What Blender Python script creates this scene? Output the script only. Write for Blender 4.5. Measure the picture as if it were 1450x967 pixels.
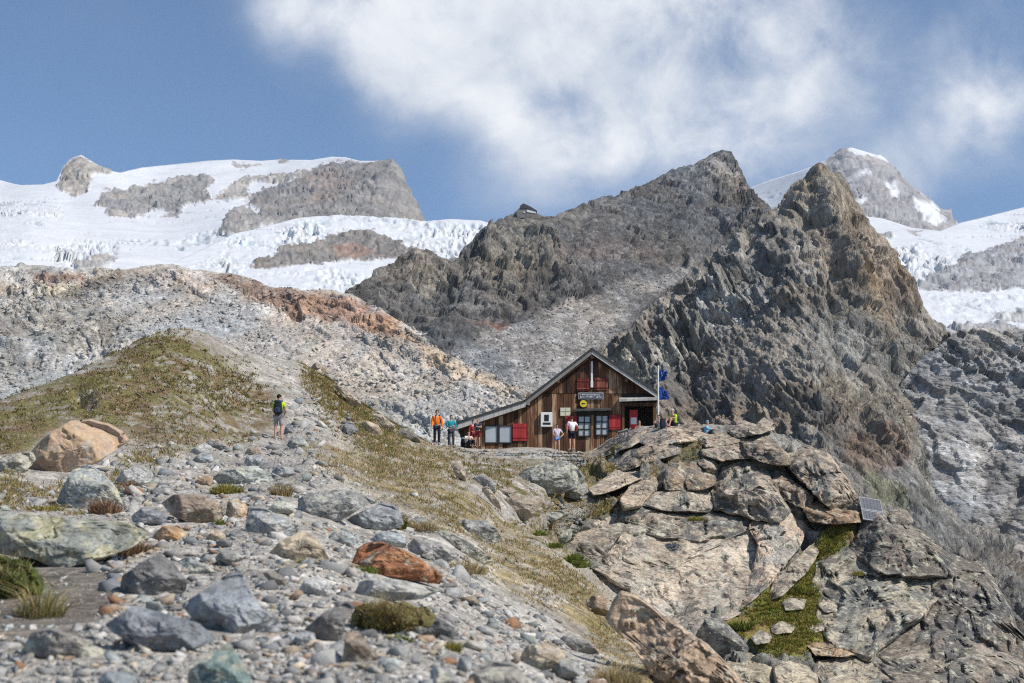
import bpy, math, random
import numpy as np
from mathutils import Vector

# ------------------------------------------------------------------ scene, camera, sky, sun
for _o in list(bpy.data.objects):
    bpy.data.objects.remove(_o, do_unlink=True)
SC = bpy.context.scene
COL = SC.collection
W0, H0 = 1450.0, 967.0            # size of the photograph, pixel positions below are in it
FPX = W0 * 50.0 / 36.0            # 50 mm lens
PITCH = math.radians(10.0)
CAMZ = 1.6
cam = bpy.data.cameras.new('camera')
cam.lens = 50.0
cam.sensor_width = 36.0
cam.clip_start = 0.2
cam.clip_end = 60000.0
cam.dof.use_dof = True
cam.dof.focus_distance = 78.0
cam.dof.aperture_fstop = 3.5
camo = bpy.data.objects.new('camera', cam)
COL.objects.link(camo)
camo.location = (0, 0, CAMZ)
camo.rotation_euler = (math.radians(90) + PITCH, 0, 0)
SC.camera = camo

SUN_EL, SUN_AZ = math.radians(46), math.radians(121)      # azimuth from +Y (view) towards +X (right)
sun = bpy.data.lights.new('sun', 'SUN')
sun.energy = 5.0
sun.angle = math.radians(0.53)
sun.color = (1.0, 0.935, 0.845)
suno = bpy.data.objects.new('sun', sun)
COL.objects.link(suno)
_ts = Vector((math.sin(SUN_AZ) * math.cos(SUN_EL), math.cos(SUN_AZ) * math.cos(SUN_EL), math.sin(SUN_EL)))
suno.rotation_euler = _ts.to_track_quat('Z', 'Y').to_euler()
suno.location = (60, -30, 90)

SC.view_settings.view_transform = 'Standard'
SC.view_settings.look = 'None'
SC.view_settings.gamma = 1.0
SC.view_settings.use_curve_mapping = False
SC.view_settings.exposure = 0.2
SC.cycles.max_bounces = 5
SC.cycles.diffuse_bounces = 2
SC.cycles.glossy_bounces = 2
SC.cycles.transmission_bounces = 3
SC.cycles.volume_bounces = 0
SC.cycles.caustics_reflective = False
SC.cycles.caustics_refractive = False
SC.cycles.use_denoising = False
SC.cycles.filter_width = 1.15
SC.render.filter_size = 1.15

SIN, COS = math.sin(PITCH), math.cos(PITCH)


def ray(px, py):
    """direction through a pixel of the photograph, scaled so that y = 1"""
    x = (np.asarray(px, float) - W0 / 2) / FPX
    u = (H0 / 2 - np.asarray(py, float)) / FPX
    dy = COS - u * SIN
    dz = SIN + u * COS
    return x / dy, dz / dy


def P(px, py, D):
    """point at distance D (metres along +Y) seen at a pixel"""
    a, b = ray(px, py)
    D = np.asarray(D, float)
    return np.stack([a * D, np.broadcast_to(D, np.shape(a * D)), CAMZ + b * D], -1)


def build_world():
    w = bpy.data.worlds.new('World')
    SC.world = w
    w.use_nodes = True
    nt = w.node_tree
    nt.nodes.clear()
    N = nt.nodes.new
    L = nt.links.new
    out = N('ShaderNodeOutputWorld')
    bg = N('ShaderNodeBackground')
    bg.inputs['Strength'].default_value = 0.115
    L(bg.outputs[0], out.inputs[0])
    sky = N('ShaderNodeTexSky')
    sky.sky_type = 'NISHITA'
    sky.sun_disc = False
    sky.sun_elevation = SUN_EL
    sky.sun_rotation = SUN_AZ
    sky.altitude = 3000
    sky.air_density = 1.0
    sky.dust_density = 1.3
    sky.ozone_density = 1.5
    tc = N('ShaderNodeTexCoord')

    def math_(op, a, b=None, clamp=False):
        m = N('ShaderNodeMath')
        m.operation = op
        m.use_clamp = clamp
        for i, v in enumerate((a, b)):
            if v is None:
                continue
            if isinstance(v, (int, float)):
                m.inputs[i].default_value = v
            else:
                L(v, m.inputs[i])
        return m.outputs[0]

    def noise(scale, detail, rough, dist, stretch=(1, 1, 1), rot=(0, 0, 0)):
        mp = N('ShaderNodeMapping')
        mp.inputs['Scale'].default_value = stretch
        mp.inputs['Rotation'].default_value = rot
        L(tc.outputs['Generated'], mp.inputs[0])
        n = N('ShaderNodeTexNoise')
        n.inputs['Scale'].default_value = scale
        n.inputs['Detail'].default_value = detail
        n.inputs['Roughness'].default_value = rough
        n.inputs['Distortion'].default_value = dist
        L(mp.outputs[0], n.inputs['Vector'])
        return n.outputs[0]

    def blob(px, py, r, h=1.0):
        a, b = ray(px, py)
        v = Vector((float(a), 1.0, float(b))).normalized()
        d = N('ShaderNodeVectorMath')
        d.operation = 'DISTANCE'
        L(tc.outputs['Generated'], d.inputs[0])
        d.inputs[1].default_value = v
        m = N('ShaderNodeMapRange')
        m.interpolation_type = 'SMOOTHSTEP'
        m.inputs['From Min'].default_value = 0.0
        m.inputs['From Max'].default_value = r / FPX
        m.inputs['To Min'].default_value = h
        m.inputs['To Max'].default_value = 0.0
        L(d.outputs['Value'], m.inputs['Value'])
        return m.outputs[0]

    acc = None
    for b in CLOUDS:
        o = blob(*b)
        acc = o if acc is None else math_('ADD', acc, o)
    # the same kind of broken cloud goes on all over the rest of the sky
    a, b = ray(725, 160)
    far = N('ShaderNodeVectorMath')
    far.operation = 'DISTANCE'
    L(tc.outputs['Generated'], far.inputs[0])
    far.inputs[1].default_value = Vector((float(a), 1.0, float(b))).normalized()
    fm = N('ShaderNodeMapRange')
    fm.interpolation_type = 'SMOOTHSTEP'
    fm.inputs['From Min'].default_value = 0.33
    fm.inputs['From Max'].default_value = 0.62
    L(far.outputs['Value'], fm.inputs['Value'])
    rest = math_('MULTIPLY', math_('MULTIPLY', math_('SUBTRACT', noise(2.6, 3, 0.5, 0.2), 0.54), 4.0, True), fm.outputs[0])
    acc = math_('ADD', acc, rest)
    acc = math_('MINIMUM', acc, 1.15)
    fine = noise(6.0, 10, 0.58, 0.15, (1, 1, 1.0), (0.3, 0.5, 0.2))
    wisp = noise(17.0, 8, 0.6, 0.35, (1, 1, 1.0), (0, 0.6, 0.3))
    t = math_('ADD', math_('MULTIPLY', math_('SUBTRACT', fine, 0.5), 3.6), math_('MULTIPLY', math_('SUBTRACT', wisp, 0.5), 2.3))
    dens = math_('ADD', math_('MULTIPLY', acc, 0.8), math_('MULTIPLY', t, math_('ADD', math_('MULTIPLY', acc, 0.6), 0.09)))
    mr = N('ShaderNodeMapRange')
    mr.interpolation_type = 'SMOOTHSTEP'
    mr.inputs['From Min'].default_value = -0.03
    mr.inputs['From Max'].default_value = 1.35
    mr.inputs['To Max'].default_value = 0.94
    L(dens, mr.inputs['Value'])
    cl = N('ShaderNodeMixRGB')
    cl.inputs[1].default_value = (5.6, 6.0, 6.6, 1)
    cl.inputs[2].default_value = (8.3, 8.35, 8.45, 1)
    bil = noise(9.0, 8, 0.6, 0.3, (1, 1, 1.3), (0.1, 0.9, 0.4))
    bm = N('ShaderNodeMapRange')
    bm.inputs['From Min'].default_value = 0.33
    bm.inputs['From Max'].default_value = 0.62
    L(bil, bm.inputs['Value'])
    L(math_('MULTIPLY', math_('ADD', math_('MULTIPLY', mr.outputs[0], 0.5), 0.5), bm.outputs[0]), cl.inputs[0])
    mix = N('ShaderNodeMixRGB')
    L(mr.outputs[0], mix.inputs[0])
    hs = N('ShaderNodeMixRGB')
    hs.blend_type = 'MULTIPLY'
    hs.inputs[0].default_value = 1.0
    hs.inputs[2].default_value = SKYTINT
    L(sky.outputs[0], hs.inputs[1])
    L(hs.outputs[0], mix.inputs[1])
    L(cl.outputs[0], mix.inputs[2])
    L(mix.outputs[0], bg.inputs['Color'])


SKYTINT = (0.90, 1.06, 1.13, 1)
CLOUDS = [(400, 0, 110, .5), (480, 30, 150, .7), (580, 70, 150, .75), (650, 20, 200, .95), (730, 110, 160, .85), (840, 30, 240, 1.0), (820, 160, 160, .8), (780, 235, 110, .45),
          (960, 60, 230, .95), (1080, 80, 190, .8), (940, 190, 150, .6), (1060, 195, 130, .55), (1020, 20, 220, .7), (1180, 50, 150, .5), (1380, 110, 120, .62), (1440, 170, 140, .62),
          (1330, 200, 110, .5), (1420, 20, 150, .55), (1210, 190, 120, .4), (1290, 260, 90, .4), (700, 265, 130, .28), (560, 150, 110, .32), (860, 270, 130, .3), (1120, 260, 100, .35), (1280, 90, 110, .3)]
build_world()


# ------------------------------------------------------------------ numpy noise
def _hash(ix, iy, iz, s):
    with np.errstate(over='ignore'):
        h = (ix.astype(np.uint32) * np.uint32(374761393) + iy.astype(np.uint32) * np.uint32(668265263)
             + iz.astype(np.uint32) * np.uint32(2246822519) + np.uint32((s * 3266489917) & 0xffffffff))
        h = (h ^ (h >> np.uint32(13))) * np.uint32(1274126177)
        h = (h ^ (h >> np.uint32(15))) * np.uint32(2246822519)
        return h ^ (h >> np.uint32(14))


def vnoise(p, seed=0):
    """smooth 3-D value noise in -1..1"""
    f = np.floor(p)
    i = f.astype(np.int32)
    t = (p - f).astype(np.float32)
    t = t * t * t * (t * (t * 6 - 15) + 10)
    ix, iy, iz = i[..., 0], i[..., 1], i[..., 2]
    tx, ty, tz = t[..., 0], t[..., 1], t[..., 2]

    def g(a, b, c):
        return _hash(ix + a, iy + b, iz + c, seed).astype(np.float32) * np.float32(2.0 / 4294967295.0) - 1
    x00 = g(0, 0, 0); x00 = x00 + (g(1, 0, 0) - x00) * tx
    x10 = g(0, 1, 0); x10 = x10 + (g(1, 1, 0) - x10) * tx
    x01 = g(0, 0, 1); x01 = x01 + (g(1, 0, 1) - x01) * tx
    x11 = g(0, 1, 1); x11 = x11 + (g(1, 1, 1) - x11) * tx
    y0 = x00 + (x10 - x00) * ty
    y1 = x01 + (x11 - x01) * ty
    return y0 + (y1 - y0) * tz


def fbm(p, octaves=5, seed=0, gain=0.5, lac=2.03, ridged=False):
    a, s, n = 1.0, 0.0, 0.0
    q = np.array(p, float)
    for k in range(octaves):
        v = vnoise(q, seed + k * 17)
        if ridged:
            v = 1 - 2 * np.abs(v)
        s = s + a * v
        n += a
        a *= gain
        q = q * lac + 13.7
    return s / n


def cells(p, seed=0):
    """worley cells: F1, F2, offset from the nearest centre, hash of it"""
    f = np.floor(p)
    i = f.astype(np.int32)
    t = (p - f).astype(np.float32)
    sh = t.shape[:-1]
    f1 = np.full(sh, 9.0, np.float32)
    f2 = np.full(sh, 9.0, np.float32)
    hid = np.zeros(sh, np.uint32)
    off = np.zeros(t.shape, np.float32)
    for a in (-1, 0, 1):
        for b in (-1, 0, 1):
            for c in (-1, 0, 1):
                h = _hash(i[..., 0] + a, i[..., 1] + b, i[..., 2] + c, seed)
                d = np.stack([a + (h & np.uint32(1023)).astype(np.float32) / 1023 - t[..., 0],
                              b + ((h >> np.uint32(10)) & np.uint32(1023)).astype(np.float32) / 1023 - t[..., 1],
                              c + ((h >> np.uint32(20)) & np.uint32(1023)).astype(np.float32) / 1023 - t[..., 2]], -1)
                r = np.einsum('...k,...k->...', d, d)
                m = r < f1
                f2 = np.where(m, f1, np.minimum(f2, r))
                f1 = np.where(m, r, f1)
                hid = np.where(m, h, hid)
                off = np.where(m[..., None], d, off)
    return np.sqrt(f1), np.sqrt(f2), off, hid


def hrand(h, k):
    with np.errstate(over='ignore'):
        x = (h ^ np.uint32(k * 2654435761 & 0xffffffff)) * np.uint32(2246822519)
        x = (x ^ (x >> np.uint32(15))) * np.uint32(3266489917)
        x = x ^ (x >> np.uint32(13))
    return x.astype(np.float32) / np.float32(4294967295.0)


def facets(p, seed=0, tilt=1.2, step=0.6):
    """broken-rock relief: blocks with flat sides of their own heading that meet in sharp creases; about -0.5..0.5"""
    f = np.floor(p)
    i = f.astype(np.int32)
    t = (p - f).astype(np.float32)
    sh = t.shape[:-1]
    f1 = np.full(sh, 9.0, np.float32)
    f2 = np.full(sh, 9.0, np.float32)
    hid = np.zeros(sh, np.uint32)
    for a in (-1, 0, 1):
        for b in (-1, 0, 1):
            for c in (-1, 0, 1):
                h = _hash(i[..., 0] + a, i[..., 1] + b, i[..., 2] + c, seed)
                x = a + (h & np.uint32(255)).astype(np.float32) / 255 - t[..., 0]
                y = b + ((h >> np.uint32(8)) & np.uint32(255)).astype(np.float32) / 255 - t[..., 1]
                z = c + ((h >> np.uint32(16)) & np.uint32(255)).astype(np.float32) / 255 - t[..., 2]
                g = ((h >> np.uint32(24)) & np.uint32(255)).astype(np.float32) * np.float32(math.pi / 255)
                cs, sn = np.cos(g), np.sin(g)
                u = np.abs(x * cs + z * sn)
                v = np.abs(z * cs - x * sn) * 1.15
                w = np.abs(y + 0.35 * (x * sn + z * cs)) * 0.95
                r = np.maximum(np.maximum(u, v), w) + 0.22 * (u + v + w) + (g - 1.57) * np.float32(0.12 * step)
                m = r < f1
                f2 = np.where(m, f1, np.minimum(f2, r))
                f1 = np.where(m, r, f1)
                hid = np.where(m, h, hid)
    return (0.62 - f1) * (0.9 * tilt), np.clip((f2 - f1) * 7, 0, 1), hrand(hid, 5)


AX0 = np.array([(0.86, 0.15, 0.48), (-0.38, 0.86, 0.33), (-0.36, -0.40, 0.84)])


def joints(p, lam, seed=0, axes=AX0, warp=0.7, ratio=(1.0, 1.0, 0.6), slope=0.7):
    """rock broken along three sets of joints: every block stands at its own height with its own slope, -0.5..0.5"""
    q = p @ axes.T / lam
    w = np.stack([vnoise(q * 0.45 + k * 7.3, seed + k) + 0.4 * vnoise(q * 1.3 + k * 3.1, seed + 9 + k) for k in range(3)], -1)
    q = (q + w * warp) / np.array(ratio)
    f = np.floor(q)
    i = f.astype(np.int32)
    u = (q - f).astype(np.float32) - 0.5
    # every other course is shifted, so that joints do not run on for ever
    sh = hrand(_hash(i[..., 2], i[..., 2] * 0, i[..., 1], seed + 5), 2)
    x = q[..., 0] + sh
    i0 = np.floor(x).astype(np.int32)
    u0 = (x - i0).astype(np.float32) - 0.5
    h = _hash(i0, i[..., 1], i[..., 2], seed)
    v = (hrand(h, 4) - 0.5) + slope * ((hrand(h, 1) - .5) * u0 + (hrand(h, 2) - .5) * u[..., 1] + (hrand(h, 3) - .5) * u[..., 2])
    e = 0.5 - np.maximum(np.maximum(np.abs(u0), np.abs(u[..., 1])), np.abs(u[..., 2]))
    return v, np.clip(e * 8, 0, 1), hrand(h, 5)


def sstep(a, b, x):
    t = np.clip((x - a) / (b - a), 0, 1)
    return t * t * (3 - 2 * t)


# ------------------------------------------------------------------ thin-plate depth field
class Depth:
    def __init__(self, pts):
        a = np.array(pts, float)
        self.c = a[:, :2] / 400.0
        n = len(a)
        r = np.linalg.norm(self.c[:, None] - self.c[None], axis=-1)
        K = self.phi(r) + np.eye(n) * 1e-3
        Q = np.hstack([np.ones((n, 1)), self.c])
        M = np.zeros((n + 3, n + 3))
        M[:n, :n] = K
        M[:n, n:] = Q
        M[n:, :n] = Q.T
        self.w = np.linalg.solve(M, np.concatenate([np.log(a[:, 2]), np.zeros(3)]))

    @staticmethod
    def phi(r):
        return r * r * np.log(np.maximum(r, 1e-9))

    def __call__(self, px, py):
        px, py = np.broadcast_arrays(np.asarray(px, float), np.asarray(py, float))
        s = px / 400.0
        t = py / 400.0
        v = self.w[-3] + self.w[-2] * s + self.w[-1] * t
        for (cx, cy), w in zip(self.c, self.w):
            r2 = (s - cx) ** 2 + (t - cy) ** 2
            v = v + w * 0.5 * r2 * np.log(np.maximum(r2, 1e-18))
        return np.exp(v)


def poly_sd(px, py, poly):
    """signed pixel distance to a polygon, positive inside"""
    d = np.full(px.shape, 1e12)
    ins = np.zeros(px.shape, bool)
    n = len(poly)
    for k in range(n):
        (x0, y0), (x1, y1) = poly[k], poly[(k + 1) % n]
        ex, ey = x1 - x0, y1 - y0
        t = np.clip(((px - x0) * ex + (py - y0) * ey) / (ex * ex + ey * ey + 1e-9), 0, 1)
        d = np.minimum(d, (px - x0 - t * ex) ** 2 + (py - y0 - t * ey) ** 2)
        if y0 != y1:
            c = (y0 > py) != (y1 > py)
            ins ^= c & (px < (x1 - x0) * (py - y0) / (y1 - y0) + x0)
    d = np.sqrt(d)
    return np.where(ins, d, -d)


def line_d(px, py, line):
    d = np.full(px.shape, 1e12)
    for (x0, y0), (x1, y1) in zip(line[:-1], line[1:]):
        ex, ey = x1 - x0, y1 - y0
        t = np.clip(((px - x0) * ex + (py - y0) * ey) / (ex * ex + ey * ey + 1e-9), 0, 1)
        d = np.minimum(d, (px - x0 - t * ex) ** 2 + (py - y0 - t * ey) ** 2)
    return np.sqrt(d)


# ------------------------------------------------------------------ mesh helpers
def raw_mesh(name, verts, faces, col=None, smooth=False):
    """verts (n,3); faces (m,3) or (m,4) arrays"""
    me = bpy.data.meshes.new(name)
    verts = np.asarray(verts, np.float32)
    faces = np.asarray(faces, np.int32)
    m, k = faces.shape
    me.vertices.add(len(verts))
    me.vertices.foreach_set('co', verts.ravel())
    me.loops.add(m * k)
    me.loops.foreach_set('vertex_index', faces.ravel())
    me.polygons.add(m)
    me.polygons.foreach_set('loop_start', np.arange(0, m * k, k, dtype=np.int32))
    if smooth:
        me.polygons.foreach_set('use_smooth', np.ones(m, bool))
    if col is not None:
        c = np.ones((len(verts), 4), np.float32)
        c[:, :3] = np.clip(col, 0, 1)
        at = me.color_attributes.new('Col', 'FLOAT_COLOR', 'POINT')
        at.data.foreach_set('color', c.ravel())
    me.update(calc_edges=True)
    if not smooth:
        pass
    return me


def add(name, me, mat=None, parent=None, loc=None, label=None, cat=None, group=None, kind=None):
    o = bpy.data.objects.new(name, me)
    COL.objects.link(o)
    if mat is not None and me is not None and not me.materials:
        me.materials.append(mat)
    if parent is not None:
        o.parent = parent
    if loc is not None:
        o.location = loc
    for k, v in (('label', label), ('category', cat), ('group', group), ('kind', kind)):
        if v:
            o[k] = v
    return o


def grid_faces(nr, nc):
    i = np.arange(nr * nc).reshape(nr, nc)
    return np.stack([i[:-1, :-1].ravel(), i[1:, :-1].ravel(), i[1:, 1:].ravel(), i[:-1, 1:].ravel()], -1)


def interp(line, x):
    a = np.array(line, float)
    return np.interp(x, a[:, 0], a[:, 1])


# ------------------------------------------------------------------ materials
def new_mat(name):
    m = bpy.data.materials.new(name)
    m.use_nodes = True
    nt = m.node_tree
    b = nt.nodes['Principled BSDF']
    return m, nt, b


def rock_mat(name, scale=1.0, bump=0.5, rough=0.9, contrast=0.5, speck=0.25, lichen=None, dist=0.1, spec=0.25, dark=None, block=None):
    """vertex colour x several scales of grain, spots of lichen, bumpy. scale in features per metre"""
    m, nt, b = new_mat(name)
    N, L = nt.nodes.new, nt.links.new
    at = N('ShaderNodeAttribute')
    at.attribute_name = 'Col'
    tc = N('ShaderNodeTexCoord')
    oi = N('ShaderNodeObjectInfo')
    sh = N('ShaderNodeVectorMath')
    sh.operation = 'ADD'
    L(tc.outputs['Object'], sh.inputs[0])
    mulr = N('ShaderNodeVectorMath')
    mulr.operation = 'SCALE'
    mulr.inputs[0].default_value = (37.0, 91.0, 53.0)
    L(oi.outputs['Random'], mulr.inputs['Scale'])
    L(mulr.outputs[0], sh.inputs[1])
    vec = sh.outputs[0]

    def noise(s, d, r=0.6):
        n = N('ShaderNodeTexNoise')
        n.inputs['Scale'].default_value = s
        n.inputs['Detail'].default_value = d
        n.inputs['Roughness'].default_value = r
        L(vec, n.inputs['Vector'])
        return n.outputs[0]

    def rng(v, a, b_, c, d):
        r = N('ShaderNodeMapRange')
        for k, x in zip(('From Min', 'From Max', 'To Min', 'To Max'), (a, b_, c, d)):
            r.inputs[k].default_value = x
        L(v, r.inputs['Value'])
        return r.outputs[0]

    def mul(c, f):
        x = N('ShaderNodeVectorMath')
        x.operation = 'SCALE'
        L(c, x.inputs[0])
        L(f, x.inputs['Scale'])
        return x.outputs[0]
    n1 = noise(0.55 * scale, 7, 0.65)
    n2 = noise(5.0 * scale, 6, 0.7)
    c = mul(at.outputs['Color'], rng(n1, 0.28, 0.72, 1 - contrast, 1 + contrast * 0.8))
    c = mul(c, rng(n2, 0.3, 0.7, 1 - speck * 1.4, 1 + speck))
    blk = None
    if block:
        bs, bamt, bstretch = block
        mp = N('ShaderNodeMapping')
        mp.inputs['Scale'].default_value = bstretch
        mp.inputs['Rotation'].default_value = (0.2, 0.5, 0.3)
        wn = N('ShaderNodeTexNoise')
        wn.inputs['Scale'].default_value = bs * 0.8
        wn.inputs['Detail'].default_value = 3
        L(vec, wn.inputs['Vector'])
        wa = N('ShaderNodeVectorMath')
        wa.operation = 'MULTIPLY_ADD'
        L(wn.outputs['Color'], wa.inputs[0])
        wa.inputs[1].default_value = (0.55 / bs,) * 3
        L(vec, wa.inputs[2])
        L(wa.outputs[0], mp.inputs[0])
        hs_ = []
        for mult, wgt in ((1.0, 1.0), (3.1, 0.7)):
            vo = N('ShaderNodeTexVoronoi')
            vo.feature = 'F1'
            vo.distance = 'CHEBYCHEV'
            vo.inputs['Scale'].default_value = bs * mult
            L(mp.outputs[0], vo.inputs['Vector'])
            sp_ = N('ShaderNodeSeparateColor')
            L(vo.outputs['Color'], sp_.inputs[0])
            c = mul(c, rng(sp_.outputs[0], 0, 1, 1 - bamt * wgt, 1 + bamt * wgt * 0.85))
            hm = N('ShaderNodeMath')
            hm.operation = 'MULTIPLY_ADD'
            L(vo.outputs['Distance'], hm.inputs[0])
            hm.inputs[1].default_value = -0.6 / mult
            L(rng(sp_.outputs[1], 0, 1, 0, 0.6 / mult), hm.inputs[2])
            hs_.append(hm.outputs[0])
        bsum = N('ShaderNodeMath')
        bsum.operation = 'ADD'
        L(hs_[0], bsum.inputs[0])
        L(hs_[1], bsum.inputs[1])
        blk = bsum.outputs[0]
    if lichen:
        col, amt, ls = lichen
        n3 = noise(ls * scale, 8, 0.72)
        mx = N('ShaderNodeMixRGB')
        L(rng(n3, 0.56 - amt * 0.12, 0.62 - amt * 0.06, 0, 0.85), mx.inputs[0])
        L(c, mx.inputs[1])
        mx.inputs[2].default_value = (*col, 1)
        c = mx.outputs[0]
    if dark:
        col, amt, ls = dark
        n4 = noise(ls * scale, 6, 0.75)
        mx = N('ShaderNodeMixRGB')
        L(rng(n4, 0.55 - amt * 0.12, 0.60 - amt * 0.08, 0, 0.8), mx.inputs[0])
        L(c, mx.inputs[1])
        mx.inputs[2].default_value = (*col, 1)
        c = mx.outputs[0]
    L(c, b.inputs['Base Color'])
    b.inputs['Roughness'].default_value = rough
    b.inputs['Specular IOR Level'].default_value = spec
    h = N('ShaderNodeMath')
    h.operation = 'MULTIPLY_ADD'
    L(n2, h.inputs[0])
    h.inputs[1].default_value = 0.35
    L(n1, h.inputs[2])
    bp = N('ShaderNodeBump')
    bp.inputs['Strength'].default_value = bump
    bp.inputs['Distance'].default_value = dist / scale * 1.0
    L(h.outputs[0], bp.inputs['Height'])
    if blk is not None:
        b2 = N('ShaderNodeBump')
        b2.inputs['Strength'].default_value = 0.9
        b2.inputs['Distance'].default_value = 0.55 / block[0]
        L(blk, b2.inputs['Height'])
        L(b2.outputs[0], bp.inputs['Normal'])
    L(bp.outputs[0], b.inputs['Normal'])
    return m


def plain_mat(name, col, rough=0.7, metallic=0.0, var=0.15, nscale=6.0, bump=0.15, spec=0.3, sss=0.0):
    m, nt, b = new_mat(name)
    N, L = nt.nodes.new, nt.links.new
    tc = N('ShaderNodeTexCoord')
    n = N('ShaderNodeTexNoise')
    n.inputs['Scale'].default_value = nscale
    n.inputs['Detail'].default_value = 5
    L(tc.outputs['Object'], n.inputs['Vector'])
    r = N('ShaderNodeMapRange')
    r.inputs['From Min'].default_value = 0.3
    r.inputs['From Max'].default_value = 0.7
    r.inputs['To Min'].default_value = 1 - var
    r.inputs['To Max'].default_value = 1 + var
    L(n.outputs[0], r.inputs['Value'])
    s = N('ShaderNodeVectorMath')
    s.operation = 'SCALE'
    s.inputs[0].default_value = col[:3]
    L(r.outputs[0], s.inputs['Scale'])
    L(s.outputs[0], b.inputs['Base Color'])
    b.inputs['Roughness'].default_value = rough
    b.inputs['Metallic'].default_value = metallic
    b.inputs['Specular IOR Level'].default_value = spec
    if bump:
        bp = N('ShaderNodeBump')
        bp.inputs['Strength'].default_value = bump
        bp.inputs['Distance'].default_value = 0.01
        L(n.outputs[0], bp.inputs['Height'])
        L(bp.outputs[0], b.inputs['Normal'])
    return m


# ------------------------------------------------------------------ terrain sheets
class Sheet:
    pass


def sheet(name, top, bot, depth, x0, x1, step, rstep, disp, color, mat, back=(8, 0.02, 0.5), ext=(0, 0)):
    """a slope between its crest line and its foot; distances come from `depth`; it runs on behind the crest.
    back = (rows, metres-per-row as share of distance, fall)"""
    xs = np.concatenate([np.arange(x0 - ext[0], x0 - 1, 9.0), np.arange(x0, x1 + step, step), np.arange(x1 + step + 9, x1 + ext[1], 9.0)])
    pt = interp(top, xs)
    pb = interp(bot, xs)
    nr = int(max((pb - pt).max() / rstep, 4))
    v = np.linspace(0, 1, nr)[:, None]
    py = pt[None] + (pb - pt)[None] * v
    px = np.broadcast_to(xs[None], py.shape)
    D = depth(px, py)
    pos = P(px, py, D)
    nb, bs, fall = back
    du = np.gradient(pos, axis=1) / np.gradient(xs)[None, :, None]
    dv = np.gradient(pos, axis=0)
    n = np.cross(dv, du)
    n /= np.linalg.norm(n, axis=-1, keepdims=True) + 1e-12
    n = np.where((n[..., 2:3] < 0) & (n[..., 1:2] > 0), -n, n)
    d, extra = disp(pos, px, py)
    crest = sstep(-2, 26, py - pt[None])
    d = d * (0.4 + 0.6 * crest)
    pos2 = pos + n * d[..., None]
    br = []
    for k in range(nb, 0, -1):
        q = pos2[0].copy()
        s = D[0] * bs * k
        q[:, 1] += s
        q[:, 0] += s * pos[0][:, 0] / D[0]
        q[:, 2] += s * (pos[0][:, 2] - CAMZ) / D[0] - s * (fall + 0.25)
        br.append(q)
    allp = np.concatenate([np.array(br), pos2], 0)
    ppx = np.concatenate([np.repeat(px[:1], nb, 0), px], 0)
    ppy = np.concatenate([np.repeat(py[:1], nb, 0), py], 0)
    n = np.concatenate([np.repeat(n[:1], nb, 0), n], 0)
    extra = tuple(np.concatenate([np.repeat(e[:1], nb, 0), e], 0) for e in extra)
    c = color(allp, ppx, ppy, extra)
    me = raw_mesh(name, allp.reshape(-1, 3), grid_faces(*ppx.shape), c.reshape(-1, 3), smooth=False)
    o = add(name, me, mat, kind='structure')
    S = Sheet()
    S.o, S.pos, S.xs, S.pt, S.pb, S.nr, S.nb, S.n, S.col, S.depth = o, allp, xs, pt, pb, nr, nb, n, c, depth
    return S


def on_sheet(S, px, py):
    """world point and normal of the finished surface at photo pixels"""
    px = np.asarray(px, float)
    py = np.asarray(py, float)
    ci = np.clip(np.interp(px, S.xs, np.arange(len(S.xs))), 0, len(S.xs) - 1.001)
    i = ci.astype(int)
    t = ci - i
    pt = S.pt[i] * (1 - t) + S.pt[i + 1] * t
    pb = S.pb[i] * (1 - t) + S.pb[i + 1] * t
    r = np.clip((py - pt) / (pb - pt), 0, 0.9999) * (S.nr - 1)
    j = r.astype(int)
    s = (r - j)[..., None]
    t = t[..., None]
    j = j + S.nb
    A = S.pos
    pos = (A[j, i] * (1 - t) + A[j, i + 1] * t) * (1 - s) + (A[j + 1, i] * (1 - t) + A[j + 1, i + 1] * t) * s
    return pos, S.n[j, i], S.col[j, i]


def paint(px, py, p, base, zones, nscale, seed=5):
    """zones: (polygon or (cx,cy,rx,ry), colour, feather px, ragged px, opacity)"""
    c = np.empty(px.shape + (3,))
    c[:] = base
    w1 = fbm(p * nscale, 5, seed, 0.6)
    w2 = fbm(p * nscale * 1.3 + 31, 5, seed + 3, 0.6)
    for z in zones:
        poly, colr, fe, rag, op = z
        if not isinstance(poly[0], (tuple, list)):
            cx, cy, rx, ry = poly
            d = (1 - np.sqrt(((px - cx) / rx) ** 2 + ((py - cy) / ry) ** 2)) * min(rx, ry)
        else:
            d = poly_sd(px, py, poly)
        k = sstep(-fe, fe, d + w1 * rag * 1.6)
        k = k * op * np.clip(1 + w2 * 0.5, 0, 1)
        c = c + (np.array(colr) - c) * k[..., None]
    return c, w1, w2
# ------------------------------------------------------------------ the far mountains, back to front
def climb(foot, slope, cols, rows):
    """control points of a slope: it starts at (pixel row, distance) and rises at the given gradient"""
    out = []
    for c in cols:
        y0, d0, sl = foot(c) if callable(foot) else (foot[0], foot[1], slope)
        b0 = float(ray(c, y0)[1])
        for r in rows:
            b = float(ray(c, r)[1])
            out.append((c, r, d0 * (sl - b0) / (sl - b)))
    return out


SNOW = (0.60, 0.62, 0.65)
GREY = (0.24, 0.23, 0.22)


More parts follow.
